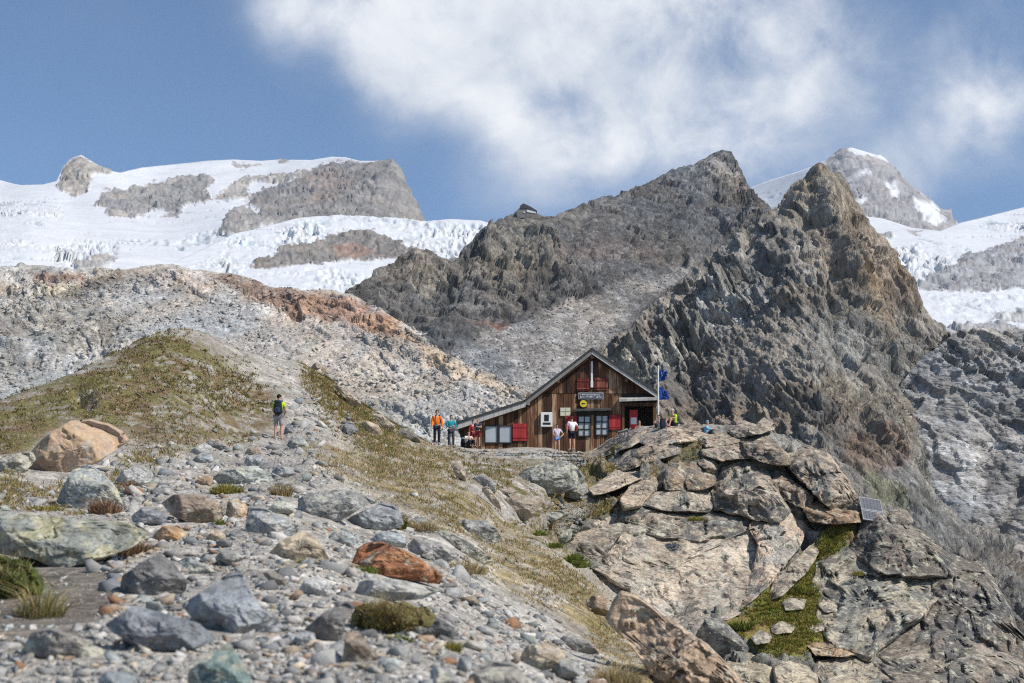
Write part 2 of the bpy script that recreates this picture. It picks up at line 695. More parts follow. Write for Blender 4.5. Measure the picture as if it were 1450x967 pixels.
def snow_rock(zones_rock, L, base, seed, bands=()):
    """relief and colour for a snowy peak: rock where the zones say so, snow elsewhere"""
    def disp(p, px, py):
        w = fbm(p / (L * 1.2), 5, seed, 0.6)
        d = np.full(px.shape, -1e9)
        for z in zones_rock:
            if not isinstance(z[0][0], (tuple, list)):
                cx, cy, rx, ry = z[0]
                s = (1 - np.sqrt(((px - cx) / rx) ** 2 + ((py - cy) / ry) ** 2)) * min(rx, ry)
            else:
                s = poly_sd(px, py, z[0])
            d = np.maximum(d, s)
        k = sstep(-0.9, 0.9, d + w * 10 + 6 * fbm(p / (L * .2), 4, seed + 19, .65))
        f1, c1, r1 = joints(p, L * 0.45, seed + 1)
        f2, c2, r2 = joints(p, L * 0.15, seed + 2)
        f3, c3, r3 = joints(p, L * 0.05, seed + 3)
        rg = fbm(p / (L * np.array([0.8, .8, 1.3])), 6, seed + 5, 0.58, ridged=True)
        dr = L * (0.10 * f1 + 0.04 * f2 + 0.012 * f3 + 0.10 * rg - 0.01)
        ds = L * 0.05 * fbm(p / (L * 1.6), 4, seed + 3)
        ser = np.zeros(px.shape)
        for poly, amp in bands:
            kk = sstep(-6, 8, poly_sd(px, py, poly))
            q = p / L
            qw = q + 0.25 * np.stack([vnoise(q * 2.3, seed + 31), vnoise(q * 2.3 + 9, seed + 32), vnoise(q * 2.3 + 5, seed + 33)], -1)
            g1 = 1 - np.abs(vnoise(qw * np.array([5.0, 3.5, 1.3]), seed + 7)) * 2
            g2 = 1 - np.abs(vnoise(qw * np.array([13.0, 9, 3.0]), seed + 8)) * 2
            fs, cs, rs = joints(p, L * 0.3, seed + 9, np.array([(1, .2, 0), (0, 1, .2), (.1, -.2, 1.0)]))
            big_ = np.clip(vnoise(q * 0.9, seed + 35) + .55, .1, 1.2)
            ser += kk * amp * L * big_ * (0.13 * (g1 - .5) + 0.04 * (g2 - .5) + 0.15 * fs)
        qc = p / L + 0.3 * np.stack([vnoise(p / L * 1.1, seed + 41), vnoise(p / L * 1.1 + 7, seed + 42), vnoise(p / L * 1.1 + 3, seed + 43)], -1)
        cv = np.abs(vnoise(qc * np.array([0.45, 1.2, 2.6]), seed + 44))
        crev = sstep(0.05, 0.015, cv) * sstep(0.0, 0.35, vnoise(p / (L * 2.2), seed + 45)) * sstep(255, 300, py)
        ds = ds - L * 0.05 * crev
        d_ = dr * k + (ds + ser) * (1 - k)
        return d_, (k, r1, r2, w, ser / L, r3, crev)

    def color(p, px, py, ex):
        k, r1, r2, w, ser, r3, crev = ex
        c = np.empty(px.shape + (3,))
        c[:] = SNOW
        c = c * (1 - 0.06 * np.clip(fbm(p / (L * np.array([1.2, 1.2, .3])), 4, seed + 12) + .1, 0, 1))[..., None]
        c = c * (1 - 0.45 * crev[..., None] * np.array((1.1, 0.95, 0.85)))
        if bands:
            blue = np.clip(-ser * 9, 0, .7)[..., None]  # bluish shadow of the serac grooves put into the ice colour
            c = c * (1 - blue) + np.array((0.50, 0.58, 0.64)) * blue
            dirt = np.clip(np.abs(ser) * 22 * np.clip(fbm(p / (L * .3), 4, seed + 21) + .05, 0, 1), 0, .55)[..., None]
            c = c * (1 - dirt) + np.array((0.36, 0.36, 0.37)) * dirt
        rc = np.empty(px.shape + (3,))
        rc[:] = base
        for z in zones_rock:
            if not isinstance(z[0][0], (tuple, list)):
                cx, cy, rx, ry = z[0]
                s = (1 - np.sqrt(((px - cx) / rx) ** 2 + ((py - cy) / ry) ** 2)) * min(rx, ry)
            else:
                s = poly_sd(px, py, z[0])
            kk = sstep(-4, 4, s)[..., None]
            rc = rc * (1 - kk) + np.array(z[1]) * kk
        rc = rc * (0.42 + 0.4 * r1 + 0.4 * r2 + 0.35 * r3)[..., None]
        warm = np.clip(fbm(p / (L * 0.7), 4, seed + 9) * 1.5, 0, 1)[..., None]
        rc = rc * (1 - warm * 0.5) + rc * np.array((1.2, 1.02, 0.86)) * warm * 0.5
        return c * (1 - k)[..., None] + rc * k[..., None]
    return disp, color


m_far = rock_mat('far_rock_and_snow', 0.03, 0.3, 0.85, 0.10, 0.12, None, 0.06)
m_ice = rock_mat('glacier_ice', 0.02, 0.4, 0.7, 0.06, 0.08, None, 0.06)

# left summit with its snow slopes
DG = Depth([(-150, 240, 3300), (0, 255, 3300), (115, 219, 3300), (300, 228, 3400), (470, 222, 3300), (560, 228, 3050), (598, 305, 2800),
            (0, 300, 2700), (0, 380, 1700), (-150, 330, 2100), (-150, 400, 1500), (150, 330, 2450), (220, 300, 2850), (300, 340, 2350),
            (200, 390, 1800), (350, 290, 2850), (450, 290, 2750), (540, 300, 2650), (400, 400, 2000), (600, 400, 2100), (340, 325, 2400),
            (460, 330, 2450), (100, 285, 2950), (40, 330, 2250), (700, 400, 2200)])
ROCK_G = [([(84, 262), (88, 236), (100, 223), (115, 219), (132, 229), (150, 240), (158, 244), (140, 243), (128, 255), (124, 270), (104, 278), (92, 268)], (0.34, 0.31, 0.27)),
          ([(136, 292), (150, 270), (185, 264), (240, 260), (262, 252), (285, 247), (303, 256), (285, 270), (300, 282), (268, 292), (250, 304), (215, 300), (190, 304), (160, 300)], (0.25, 0.245, 0.235)),
          ([(322, 238), (332, 228), (372, 234), (345, 244)], (0.36, 0.35, 0.33)), ([(394, 232), (402, 224), (416, 230), (405, 237)], (0.36, 0.35, 0.33)),
          ([(304, 284), (330, 262), (352, 250), (362, 258), (350, 276), (318, 284)], (0.34, 0.33, 0.31)),
          ([(345, 290), (372, 268), (400, 258), (425, 246), (460, 232), (505, 230), (540, 226), (572, 226), (590, 270), (620, 320), (470, 335), (385, 318), (368, 300)], (0.215, 0.205, 0.195)),
          ([(425, 250), (470, 235), (500, 260), (470, 290), (440, 280)], (0.235, 0.20, 0.18)),
          ([(308, 335), (322, 306), (343, 290), (360, 300), (384, 320), (350, 332)], (0.27, 0.26, 0.25)),
          ([(104, 376), (150, 362), (163, 368), (155, 380), (110, 385)], (0.36, 0.37, 0.36)),
          ([(360, 250), (395, 247), (430, 251), (400, 262), (372, 258)], (0.36, 0.34, 0.31))]
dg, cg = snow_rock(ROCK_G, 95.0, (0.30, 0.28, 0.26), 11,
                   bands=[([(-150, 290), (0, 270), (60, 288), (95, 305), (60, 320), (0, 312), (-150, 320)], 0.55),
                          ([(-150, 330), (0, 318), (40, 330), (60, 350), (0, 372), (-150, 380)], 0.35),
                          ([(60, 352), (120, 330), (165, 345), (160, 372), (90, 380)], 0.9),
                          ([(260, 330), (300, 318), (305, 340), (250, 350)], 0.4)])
sheet('mountain', [(-170, 238), (0, 255), (30, 262), (60, 261), (80, 256), (90, 234), (100, 224), (115, 219), (132, 229), (150, 240), (170, 244),
                   (200, 237), (240, 233), (290, 228), (330, 226), (370, 228), (400, 226), (440, 227), (470, 222), (490, 223), (510, 228), (535, 228),
                   (555, 226), (568, 238), (578, 262), (590, 288), (598, 305), (620, 335), (720, 400)],
      [(-170, 430), (720, 440)], DG, -170, 720, 1.7, 1.5, dg, cg, m_far, (8, 0.03, 0.5), ext=(320, 0))

# right summit
DI = Depth([(980, 310, 3900), (1060, 266, 3900), (1205, 208, 3700), (1345, 297, 3600), (1450, 380, 3400), (1100, 320, 3500), (1230, 300, 3250), (1330, 330, 3200), (1450, 450, 2800), (1000, 400, 3000), (1200, 380, 2900)])
ROCK_I = [([(1160, 240), (1185, 213), (1200, 212), (1222, 216), (1255, 224), (1270, 240), (1290, 262), (1310, 280), (1330, 300), (1360, 340), (1240, 340), (1215, 300), (1195, 260)], (0.26, 0.255, 0.26)),
          ([(1326, 306), (1335, 293), (1349, 297), (1356, 316), (1345, 322)], (0.24, 0.24, 0.25))]
di, ci_ = snow_rock(ROCK_I, 120.0, (0.27, 0.265, 0.265), 31)


def ci2(p, px, py, ex):
    c = ci_(p, px, py, ex)
    for poly in ([(1198, 205), (1215, 206), (1218, 214), (1204, 216)], [(1228, 216), (1252, 220), (1256, 227), (1236, 222)], [(1292, 282), (1318, 290), (1338, 318), (1318, 318), (1302, 300)],
                 [(1256, 260), (1266, 264), (1270, 280), (1262, 276)], [(1208, 288), (1226, 282), (1222, 290)], [(1208, 250), (1226, 240), (1232, 250), (1216, 254)]):
        k = sstep(-2.5, 2.5, poly_sd(px, py, poly) + ex[3] * 10)[..., None]
        c = c * (1 - k) + np.array(SNOW) * k
    return c


sheet('mountain', [(980, 315), (1060, 266), (1090, 255), (1130, 243), (1150, 236), (1172, 225), (1185, 214), (1205, 208), (1222, 213), (1252, 222), (1268, 238), (1290, 262), (1310, 276),
                   (1330, 294), (1338, 296), (1347, 296), (1353, 313), (1370, 335), (1470, 390)], [(980, 440), (1470, 470)], DI, 980, 1470, 2.0, 2.0, di, ci2, m_far, (8, 0.03, 0.5))

# right glacier
DJ = Depth(climb((470, 1500), 0.45, (1130, 1250, 1370, 1500, 1640), (262, 300, 340, 400, 470, 560)))
ROCK_J = [([(1300, 400), (1330, 385), (1352, 372), (1372, 360), (1395, 350), (1420, 344), (1450, 336), (1640, 320), (1640, 400), (1450, 408), (1400, 416), (1340, 414), (1306, 412)], (0.27, 0.275, 0.285)),
          ([(1600, 470), (1600, 520), (1300, 520), (1310, 466), (1400, 462)], (0.30, 0.30, 0.30)),
          ([(1400, 443), (1450, 440), (1450, 455), (1420, 452)], (0.42, 0.42, 0.42)), ([(1284, 325), (1305, 326), (1303, 330), (1288, 329)], (0.3, 0.3, 0.3)), ([(1250, 332), (1262, 331), (1262, 335)], (0.3, 0.3, 0.3))]
dj, cj = snow_rock(ROCK_J, 60.0, (0.28, 0.28, 0.28), 47,
                   bands=[([(1262, 352), (1300, 345), (1350, 348), (1372, 350), (1350, 370), (1330, 386), (1300, 400), (1270, 390)], 1.0),
                          ([(1395, 312), (1430, 305), (1470, 296), (1640, 270), (1640, 320), (1450, 332), (1420, 342), (1400, 336)], 0.8),
                          ([(1310, 415), (1450, 410), (1640, 405), (1640, 465), (1310, 465)], 0.22)])
sheet('glacier', [(1150, 330), (1190, 312), (1220, 305), (1250, 309), (1290, 322), (1330, 327), (1360, 315), (1400, 305), (1430, 298), (1450, 293), (1620, 262)],
      [(1150, 540), (1620, 540)], DJ, 1150, 1620, 1.9, 1.6, dj, cj, m_ice, (8, 0.03, 0.4), ext=(0, 280))

# left serac wall and the tongue under it
DH = Depth(climb((410, 1500), 0.62, (100, 280, 420, 560, 700, 800), (300, 340, 380, 410, 490)))
ROCK_H = [([(356, 378), (385, 362), (400, 350), (440, 345), (470, 332), (500, 325), (530, 326), (560, 338), (572, 348), (590, 352), (585, 364), (540, 368), (470, 372), (420, 378)], (0.20, 0.185, 0.17)),
          ([(470, 350), (500, 345), (530, 355), (510, 368), (480, 366)], (0.24, 0.17, 0.14)),
          ([(560, 368), (640, 366), (700, 372), (800, 420), (800, 480), (560, 480)], (0.2, 0.19, 0.18))]
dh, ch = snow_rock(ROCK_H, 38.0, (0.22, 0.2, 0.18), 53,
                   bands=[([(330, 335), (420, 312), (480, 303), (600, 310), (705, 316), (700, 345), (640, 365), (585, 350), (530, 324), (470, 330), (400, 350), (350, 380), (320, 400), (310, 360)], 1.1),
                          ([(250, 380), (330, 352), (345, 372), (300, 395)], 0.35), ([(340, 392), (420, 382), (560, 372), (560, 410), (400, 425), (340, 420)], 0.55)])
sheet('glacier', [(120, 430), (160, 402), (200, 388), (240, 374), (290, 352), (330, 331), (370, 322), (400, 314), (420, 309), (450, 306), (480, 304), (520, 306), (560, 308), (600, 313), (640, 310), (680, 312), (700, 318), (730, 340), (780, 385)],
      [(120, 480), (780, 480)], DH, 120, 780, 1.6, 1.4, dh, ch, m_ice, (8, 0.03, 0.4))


# ------------------------------------------------------------------ crags nearer by
def crag(L, seed, base, zones, amp=1.0, nscale=None, strata=None, big=1.0, flow=1.0, pale=0.5, lines=(), smoothz=(), fac=0.55):
    """broken rock: blocks at three sizes, ridges, ledges along strata; smoothz = zones of scree or slab with little relief"""
    def disp(p, px, py):
        ax = AX0 if strata is None else strata
        f1, c1, r1 = joints(p, L * 0.9, seed + 1, ax)
        f2, c2, r2 = joints(p, L * 0.34, seed + 2, ax)
        f3, c3, r3 = joints(p, L * 0.13, seed + 3, ax)
        f4, c4, r4 = joints(p, L * 0.05, seed + 4, ax)
        rg = fbm(p / (L * np.array([1.7, 1.7, 2.4])), 7, seed + 5, 0.56, ridged=True) - 0.35
        am = 0.45 + 1.1 * np.clip(vnoise(p / (L * 1.5), seed + 15) + .4, 0, 1)
        lo = fbm(p / (L * 3.5), 3, seed + 6)
        rough = np.ones(px.shape)
        for poly, r in smoothz:
            k = sstep(-8, 12, poly_sd(px, py, poly) + lo * 20)
            rough = rough * (1 - k) + r * k
        d = L * amp * (big * (0.26 * f1 * rough + 0.24 * rg * (0.15 + 0.85 * rough) + 0.34 * lo) * (0.4 + 0.6 * rough)
                       + am * rough * (0.22 * f2 + 0.09 * f3 - 0.03 * (1 - c2)) + (1 - rough) * 0.02 * f3 + 0.024 * am * f4)
        for line, a, w in lines:
            dl = line_d(px, py, line)
            d = d + L * 0.2 * a * np.exp(-(dl / w) ** 2) * (1 + 0.6 * lo)
        return d, (r1, r2, r3, rough, r4)

    def color(p, px, py, ex):
        r1, r2, r3, rough, r4 = ex
        c, w1, w2 = paint(px, py, p, base, zones, (nscale or 1.0 / L), seed + 40)
        var = 0.56 + rough * (0.34 * r1 + 0.34 * r2) + (1 - rough) * 0.26 + 0.20 * r3 + 0.22 * (r4 - 0.4)
        c = c * var[..., None]
        warm = np.clip(w2 * 2.2, -1, 1)[..., None]
        c = c * (1 + warm * np.array((0.09, 0.01, -0.08)))
        pl = (sstep(0.25, 0.6, w1 + (r2 - .5) * .5) * pale)[..., None]
        c = c * (1 - pl) + np.minimum(c * 1.7 + 0.03, 0.6) * pl
        return c
    return disp, color


m_crag = rock_mat('crag_rock', 0.16, 0.6, 0.92, 0.3, 0.35, None, 0.10, block=(0.28, 0.38, (1, 1, 0.7)))
m_crag2 = rock_mat('crag_rock_near', 0.5, 0.6, 0.92, 0.3, 0.35, None, 0.10, block=(0.7, 0.30, (1.5, 1, 0.5)))
m_slab = rock_mat('smooth_grey_slabs', 0.4, 0.5, 0.92, 0.22, 0.25, None, 0.08, block=(0.5, 0.2, (0.5, 1, 1.7)))
m_hill = rock_mat('hillside_rock', 1.0, 0.6, 0.92, 0.28, 0.3, None, 0.10, block=(1.7, 0.2, (0.7, 1, 1.5)))


def rot(ax, deg):
    from mathutils import Matrix
    return np.array(Matrix.Rotation(math.radians(deg), 3, ax))


AX_F = np.array([(0.6, 0.15, -0.5), (0.2, 0.9, 0.2), (0.55, 0.1, 0.75)])
AX_E = np.array([(0.18, 0.05, -0.36), (0.15, 0.85, 0.2), (1.15, -0.15, 0.55)])
AX_C = np.array([(0.5, 0.1, -0.15), (0.1, 0.55, 0.1), (0.45, -0.3, 1.2)])
AX_D = np.array([(0.55, 0.1, -0.35), (-0.2, 0.9, 0.3), (0.5, -0.2, 0.8)])
# dark mountain with the small hut on its shoulder
DD = Depth(climb(lambda c: (540, 560 + (c - 440) * 0.10, 0.72), 0, (420, 520, 640, 760, 880, 1000, 1120, 1220), (210, 300, 370, 440, 540, 640)) )
SCREE_D = [(620, 545), (640, 500), (690, 470), (740, 450), (800, 425), (860, 408), (930, 392), (990, 372), (960, 400), (900, 445), (860, 490), (820, 540), (760, 600), (640, 600)]
ZD = [(SCREE_D, (0.29, 0.28, 0.27), 10, 18, 0.95), ((700, 455, 40, 9), (0.22, 0.11, 0.07), 4, 14, 0.7), ((640, 440, 30, 14), (0.13, 0.12, 0.11), 5, 10, 0.6),
      ([(680, 325), (742, 290), (780, 306), (790, 360), (720, 400), (660, 380)], (0.20, 0.19, 0.165), 15, 20, 0.7), ((590, 375, 50, 25), (0.20, 0.18, 0.15), 12, 14, 0.7), ((838, 355, 70, 12), (0.16, 0.13, 0.12), 6, 14, 0.5),
      ([(960, 250), (1020, 214), (1048, 235), (1055, 262), (1000, 270)], (0.24, 0.23, 0.22), 10, 10, 0.6)]
dd, cd = crag(26.0, 71, (0.115, 0.113, 0.112), ZD, 0.85, 1 / 45.0, AX_D, 1.0, smoothz=[(SCREE_D, 0.03), ([(800, 300), (960, 245), (1050, 280), (1000, 350), (880, 390), (800, 380)], 0.55)], pale=0.35,
              lines=[([(650, 372), (640, 400), (600, 440), (560, 470)], -0.8, 22), ([(700, 330), (660, 400), (640, 450)], 0.7, 14), ([(590, 358), (575, 400), (600, 440)], 0.8, 14),
                     ([(742, 292), (770, 350), (800, 400)], 0.5, 14), ([(830, 300), (800, 350), (770, 420)], -0.5, 12), ([(1020, 217), (985, 280), (960, 340)], 0.5, 14)])
MTN = sheet('mountain', [(440, 440), (480, 420), (500, 405), (530, 385), (560, 368), (590, 358), (620, 362), (640, 372), (660, 350), (690, 322), (710, 307), (728, 299), (745, 297), (762, 301), (772, 305), (785, 306), (800, 299), (830, 285),
                   (860, 275), (900, 262), (940, 248), (965, 238), (985, 233), (1005, 221), (1020, 216), (1036, 218), (1046, 234), (1056, 256), (1070, 275), (1090, 292), (1120, 325), (1200, 390)],
      [(440, 620), (1200, 620)], DD, 440, 1200, 1.8, 1.7, dd, cd, m_crag, (8, 0.03, 0.7))

# the grey slabs on the far right
DF = Depth(climb((740, 278), 2.0, (1230, 1330, 1430, 1530, 1630), (440, 520, 620, 740, 860, 960)))
ZF = [([(1250, 480), (1640, 440), (1640, 900), (1250, 900)], (0.27, 0.268, 0.265), 10, 10, 0.5), ([(1400, 560), (1460, 540), (1460, 760), (1420, 720)], (0.19, 0.185, 0.18), 14, 24, 0.7), ((1350, 600, 50, 60), (0.33, 0.32, 0.31), 15, 30, 0.6),
      ((1420, 790, 60, 60), (0.34, 0.33, 0.32), 15, 30, 0.6)]
df, cf = crag(12.0, 83, (0.29, 0.285, 0.278), ZF, 0.6, 1 / 26.0, AX_F, 0.9, pale=0.4,
              lines=[([(1450, 690), (1420, 740), (1405, 800)], -0.7, 9), ([(1440, 560), (1400, 640), (1390, 700)], -0.5, 14)])
sheet('mountain', [(1240, 590), (1270, 550), (1300, 512), (1330, 490), (1352, 472), (1380, 468), (1400, 464), (1425, 470), (1440, 462), (1455, 468), (1620, 440)], [(1240, 960), (1620, 960)], DF, 1240, 1620, 1.8, 1.7, df, cf, m_slab, (8, 0.03, 0.6), ext=(0, 280))

# the brown crag behind the hut
DE0 = Depth(climb(lambda c: (640, 262 + abs(c - 1160) * 0.10, 0.95), 0, (740, 860, 960, 1060, 1160, 1260, 1360, 1470), (240, 320, 400, 480, 560, 640, 740, 860, 960)))
EDGE = [(1345, 468), (1318, 500), (1296, 530), (1284, 570), (1282, 620), (1294, 670), (1310, 710), (1345, 765), (1400, 820), (1450, 875), (1700, 1100), (1900, 200)]


def DE(px, py):
    s = np.maximum(poly_sd(np.asarray(px, float), np.asarray(py, float), EDGE), 0)
    return DE0(px, py) * (1 + 0.0016 * np.minimum(s, 90))


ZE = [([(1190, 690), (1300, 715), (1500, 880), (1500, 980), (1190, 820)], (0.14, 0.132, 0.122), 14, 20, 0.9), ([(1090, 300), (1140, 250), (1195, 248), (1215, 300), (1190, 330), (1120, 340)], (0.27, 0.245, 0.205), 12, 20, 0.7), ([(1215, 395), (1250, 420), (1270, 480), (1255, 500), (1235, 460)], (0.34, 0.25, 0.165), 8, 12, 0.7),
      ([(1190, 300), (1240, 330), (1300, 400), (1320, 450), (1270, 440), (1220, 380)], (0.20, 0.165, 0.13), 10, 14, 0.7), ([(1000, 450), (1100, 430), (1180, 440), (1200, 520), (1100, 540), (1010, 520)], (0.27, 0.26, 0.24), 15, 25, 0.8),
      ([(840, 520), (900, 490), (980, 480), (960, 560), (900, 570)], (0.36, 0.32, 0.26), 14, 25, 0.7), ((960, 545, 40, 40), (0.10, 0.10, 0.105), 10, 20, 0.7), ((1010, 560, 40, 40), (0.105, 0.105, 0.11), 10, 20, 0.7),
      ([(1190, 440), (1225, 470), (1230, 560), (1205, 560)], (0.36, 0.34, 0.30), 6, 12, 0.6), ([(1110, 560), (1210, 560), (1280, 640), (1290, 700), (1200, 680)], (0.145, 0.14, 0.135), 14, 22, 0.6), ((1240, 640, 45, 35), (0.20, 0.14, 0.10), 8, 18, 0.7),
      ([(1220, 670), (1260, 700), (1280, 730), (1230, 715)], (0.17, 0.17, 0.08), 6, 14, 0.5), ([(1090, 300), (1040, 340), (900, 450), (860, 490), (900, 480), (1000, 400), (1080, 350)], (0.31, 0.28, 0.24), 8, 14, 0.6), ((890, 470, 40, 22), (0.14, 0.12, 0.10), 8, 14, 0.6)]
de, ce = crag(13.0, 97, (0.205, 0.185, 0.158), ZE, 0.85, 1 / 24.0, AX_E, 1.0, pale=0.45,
              smoothz=[([(1000, 450), (1100, 430), (1180, 440), (1200, 520), (1100, 540), (1010, 520)], 0.5)],
              lines=[([(1165, 250), (1180, 340), (1230, 420), (1260, 500)], 1.5, 15), ([(1190, 300), (1230, 380), (1290, 470)], -1.2, 14), ([(1155, 250), (1100, 330), (1010, 420), (900, 490)], 1.0, 14),
                     ([(1170, 330), (1190, 430)], -0.9, 12), ([(980, 480), (970, 540), (990, 600)], -1.0, 14), ([(1050, 540), (1060, 600)], -0.7, 12), ([(900, 480), (940, 540), (930, 600)], 0.7, 12),
                     ([(1250, 560), (1258, 600)], 0.2, 14)])
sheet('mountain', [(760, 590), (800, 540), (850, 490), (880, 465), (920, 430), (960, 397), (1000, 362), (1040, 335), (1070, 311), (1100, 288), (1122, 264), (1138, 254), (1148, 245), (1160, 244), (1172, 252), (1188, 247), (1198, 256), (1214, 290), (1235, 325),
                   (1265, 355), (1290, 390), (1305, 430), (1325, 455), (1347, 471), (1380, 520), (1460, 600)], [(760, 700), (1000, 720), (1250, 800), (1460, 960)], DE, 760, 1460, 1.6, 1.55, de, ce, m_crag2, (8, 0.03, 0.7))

# the pale hillside on the left
DC = Depth(climb(lambda c: (600, 122 - max(c, 0) * 0.02, 0.56), 0, (-190, 0, 150, 300, 450, 600, 740, 880), (370, 430, 500, 560, 600, 700)))
ZC = [([(300, 392), (360, 396), (420, 412), (470, 412), (520, 430), (570, 455), (560, 480), (500, 470), (440, 455), (380, 435), (330, 415)], (0.30, 0.165, 0.105), 8, 16, 0.75), ([(480, 440), (560, 450), (620, 490), (600, 505), (530, 480)], (0.42, 0.26, 0.16), 8, 16, 0.7),
      ([(560, 450), (640, 505), (740, 545), (720, 560), (640, 530), (570, 490)], (0.56, 0.45, 0.33), 8, 16, 0.8), ([(40, 384), (115, 384), (125, 398), (50, 400)], (0.27, 0.16, 0.11), 5, 8, 0.8), ((14, 462, 22, 16), (0.30, 0.16, 0.10), 5, 8, 0.8),
      ([(36, 415), (80, 400), (120, 398), (90, 425), (50, 432)], (0.52, 0.46, 0.34), 6, 10, 0.8), ([(-20, 400), (40, 410), (50, 430), (-20, 450)], (0.40, 0.33, 0.25), 6, 12, 0.6), ([(60, 425), (170, 380), (175, 395), (100, 430)], (0.20, 0.165, 0.13), 5, 10, 0.7),
      ([(0, 440), (120, 420), (200, 440), (180, 500), (0, 520)], (0.33, 0.325, 0.30), 12, 20, 0.8), ([(0, 590), (0, 545), (110, 505), (160, 495), (100, 530)], (0.42, 0.41, 0.37), 6, 8, 0.8), ([(95, 500), (150, 488), (160, 495), (120, 512)], (0.48, 0.48, 0.48), 4, 6, 0.9),
      ([(130, 420), (240, 410), (240, 440), (160, 450)], (0.55, 0.525, 0.49), 10, 18, 0.8), ([(180, 375), (300, 385), (320, 420), (240, 412), (190, 395)], (0.46, 0.39, 0.33), 8, 14, 0.6), ([(500, 560), (620, 570), (700, 600), (600, 640), (500, 610)], (0.38, 0.37, 0.335), 12, 20, 0.7),
      ([(300, 460), (480, 480), (600, 530), (560, 560), (420, 520), (300, 490)], (0.54, 0.515, 0.48), 12, 24, 0.7)]
dc, cc = crag(5.0, 113, (0.49, 0.462, 0.425), ZC, 0.5, 1 / 9.0, AX_C, 0.8, pale=0.4, fac=0.9,
              smoothz=[([(0, 590), (0, 545), (110, 505), (160, 495), (100, 530)], 0.3), ([(130, 420), (240, 410), (330, 440), (500, 480), (600, 530), (560, 560), (400, 520), (200, 470)], 0.25), ([(420, 480), (600, 520), (720, 560), (640, 600), (480, 550)], 0.35)])
HILL = sheet('hillside', [(-170, 370), (0, 376), (30, 373), (60, 374), (100, 380), (130, 378), (165, 382), (190, 378), (215, 376), (240, 374), (275, 382), (330, 388), (360, 398), (380, 404), (420, 410), (470, 412), (495, 415), (520, 428), (560, 450), (600, 478), (640, 508), (700, 530), (740, 548), (790, 575), (860, 605)],
             [(-170, 700), (860, 700)], DC, -170, 860, 1.7, 1.6, dc, cc, m_hill, (8, 0.03, 0.6), ext=(320, 0))
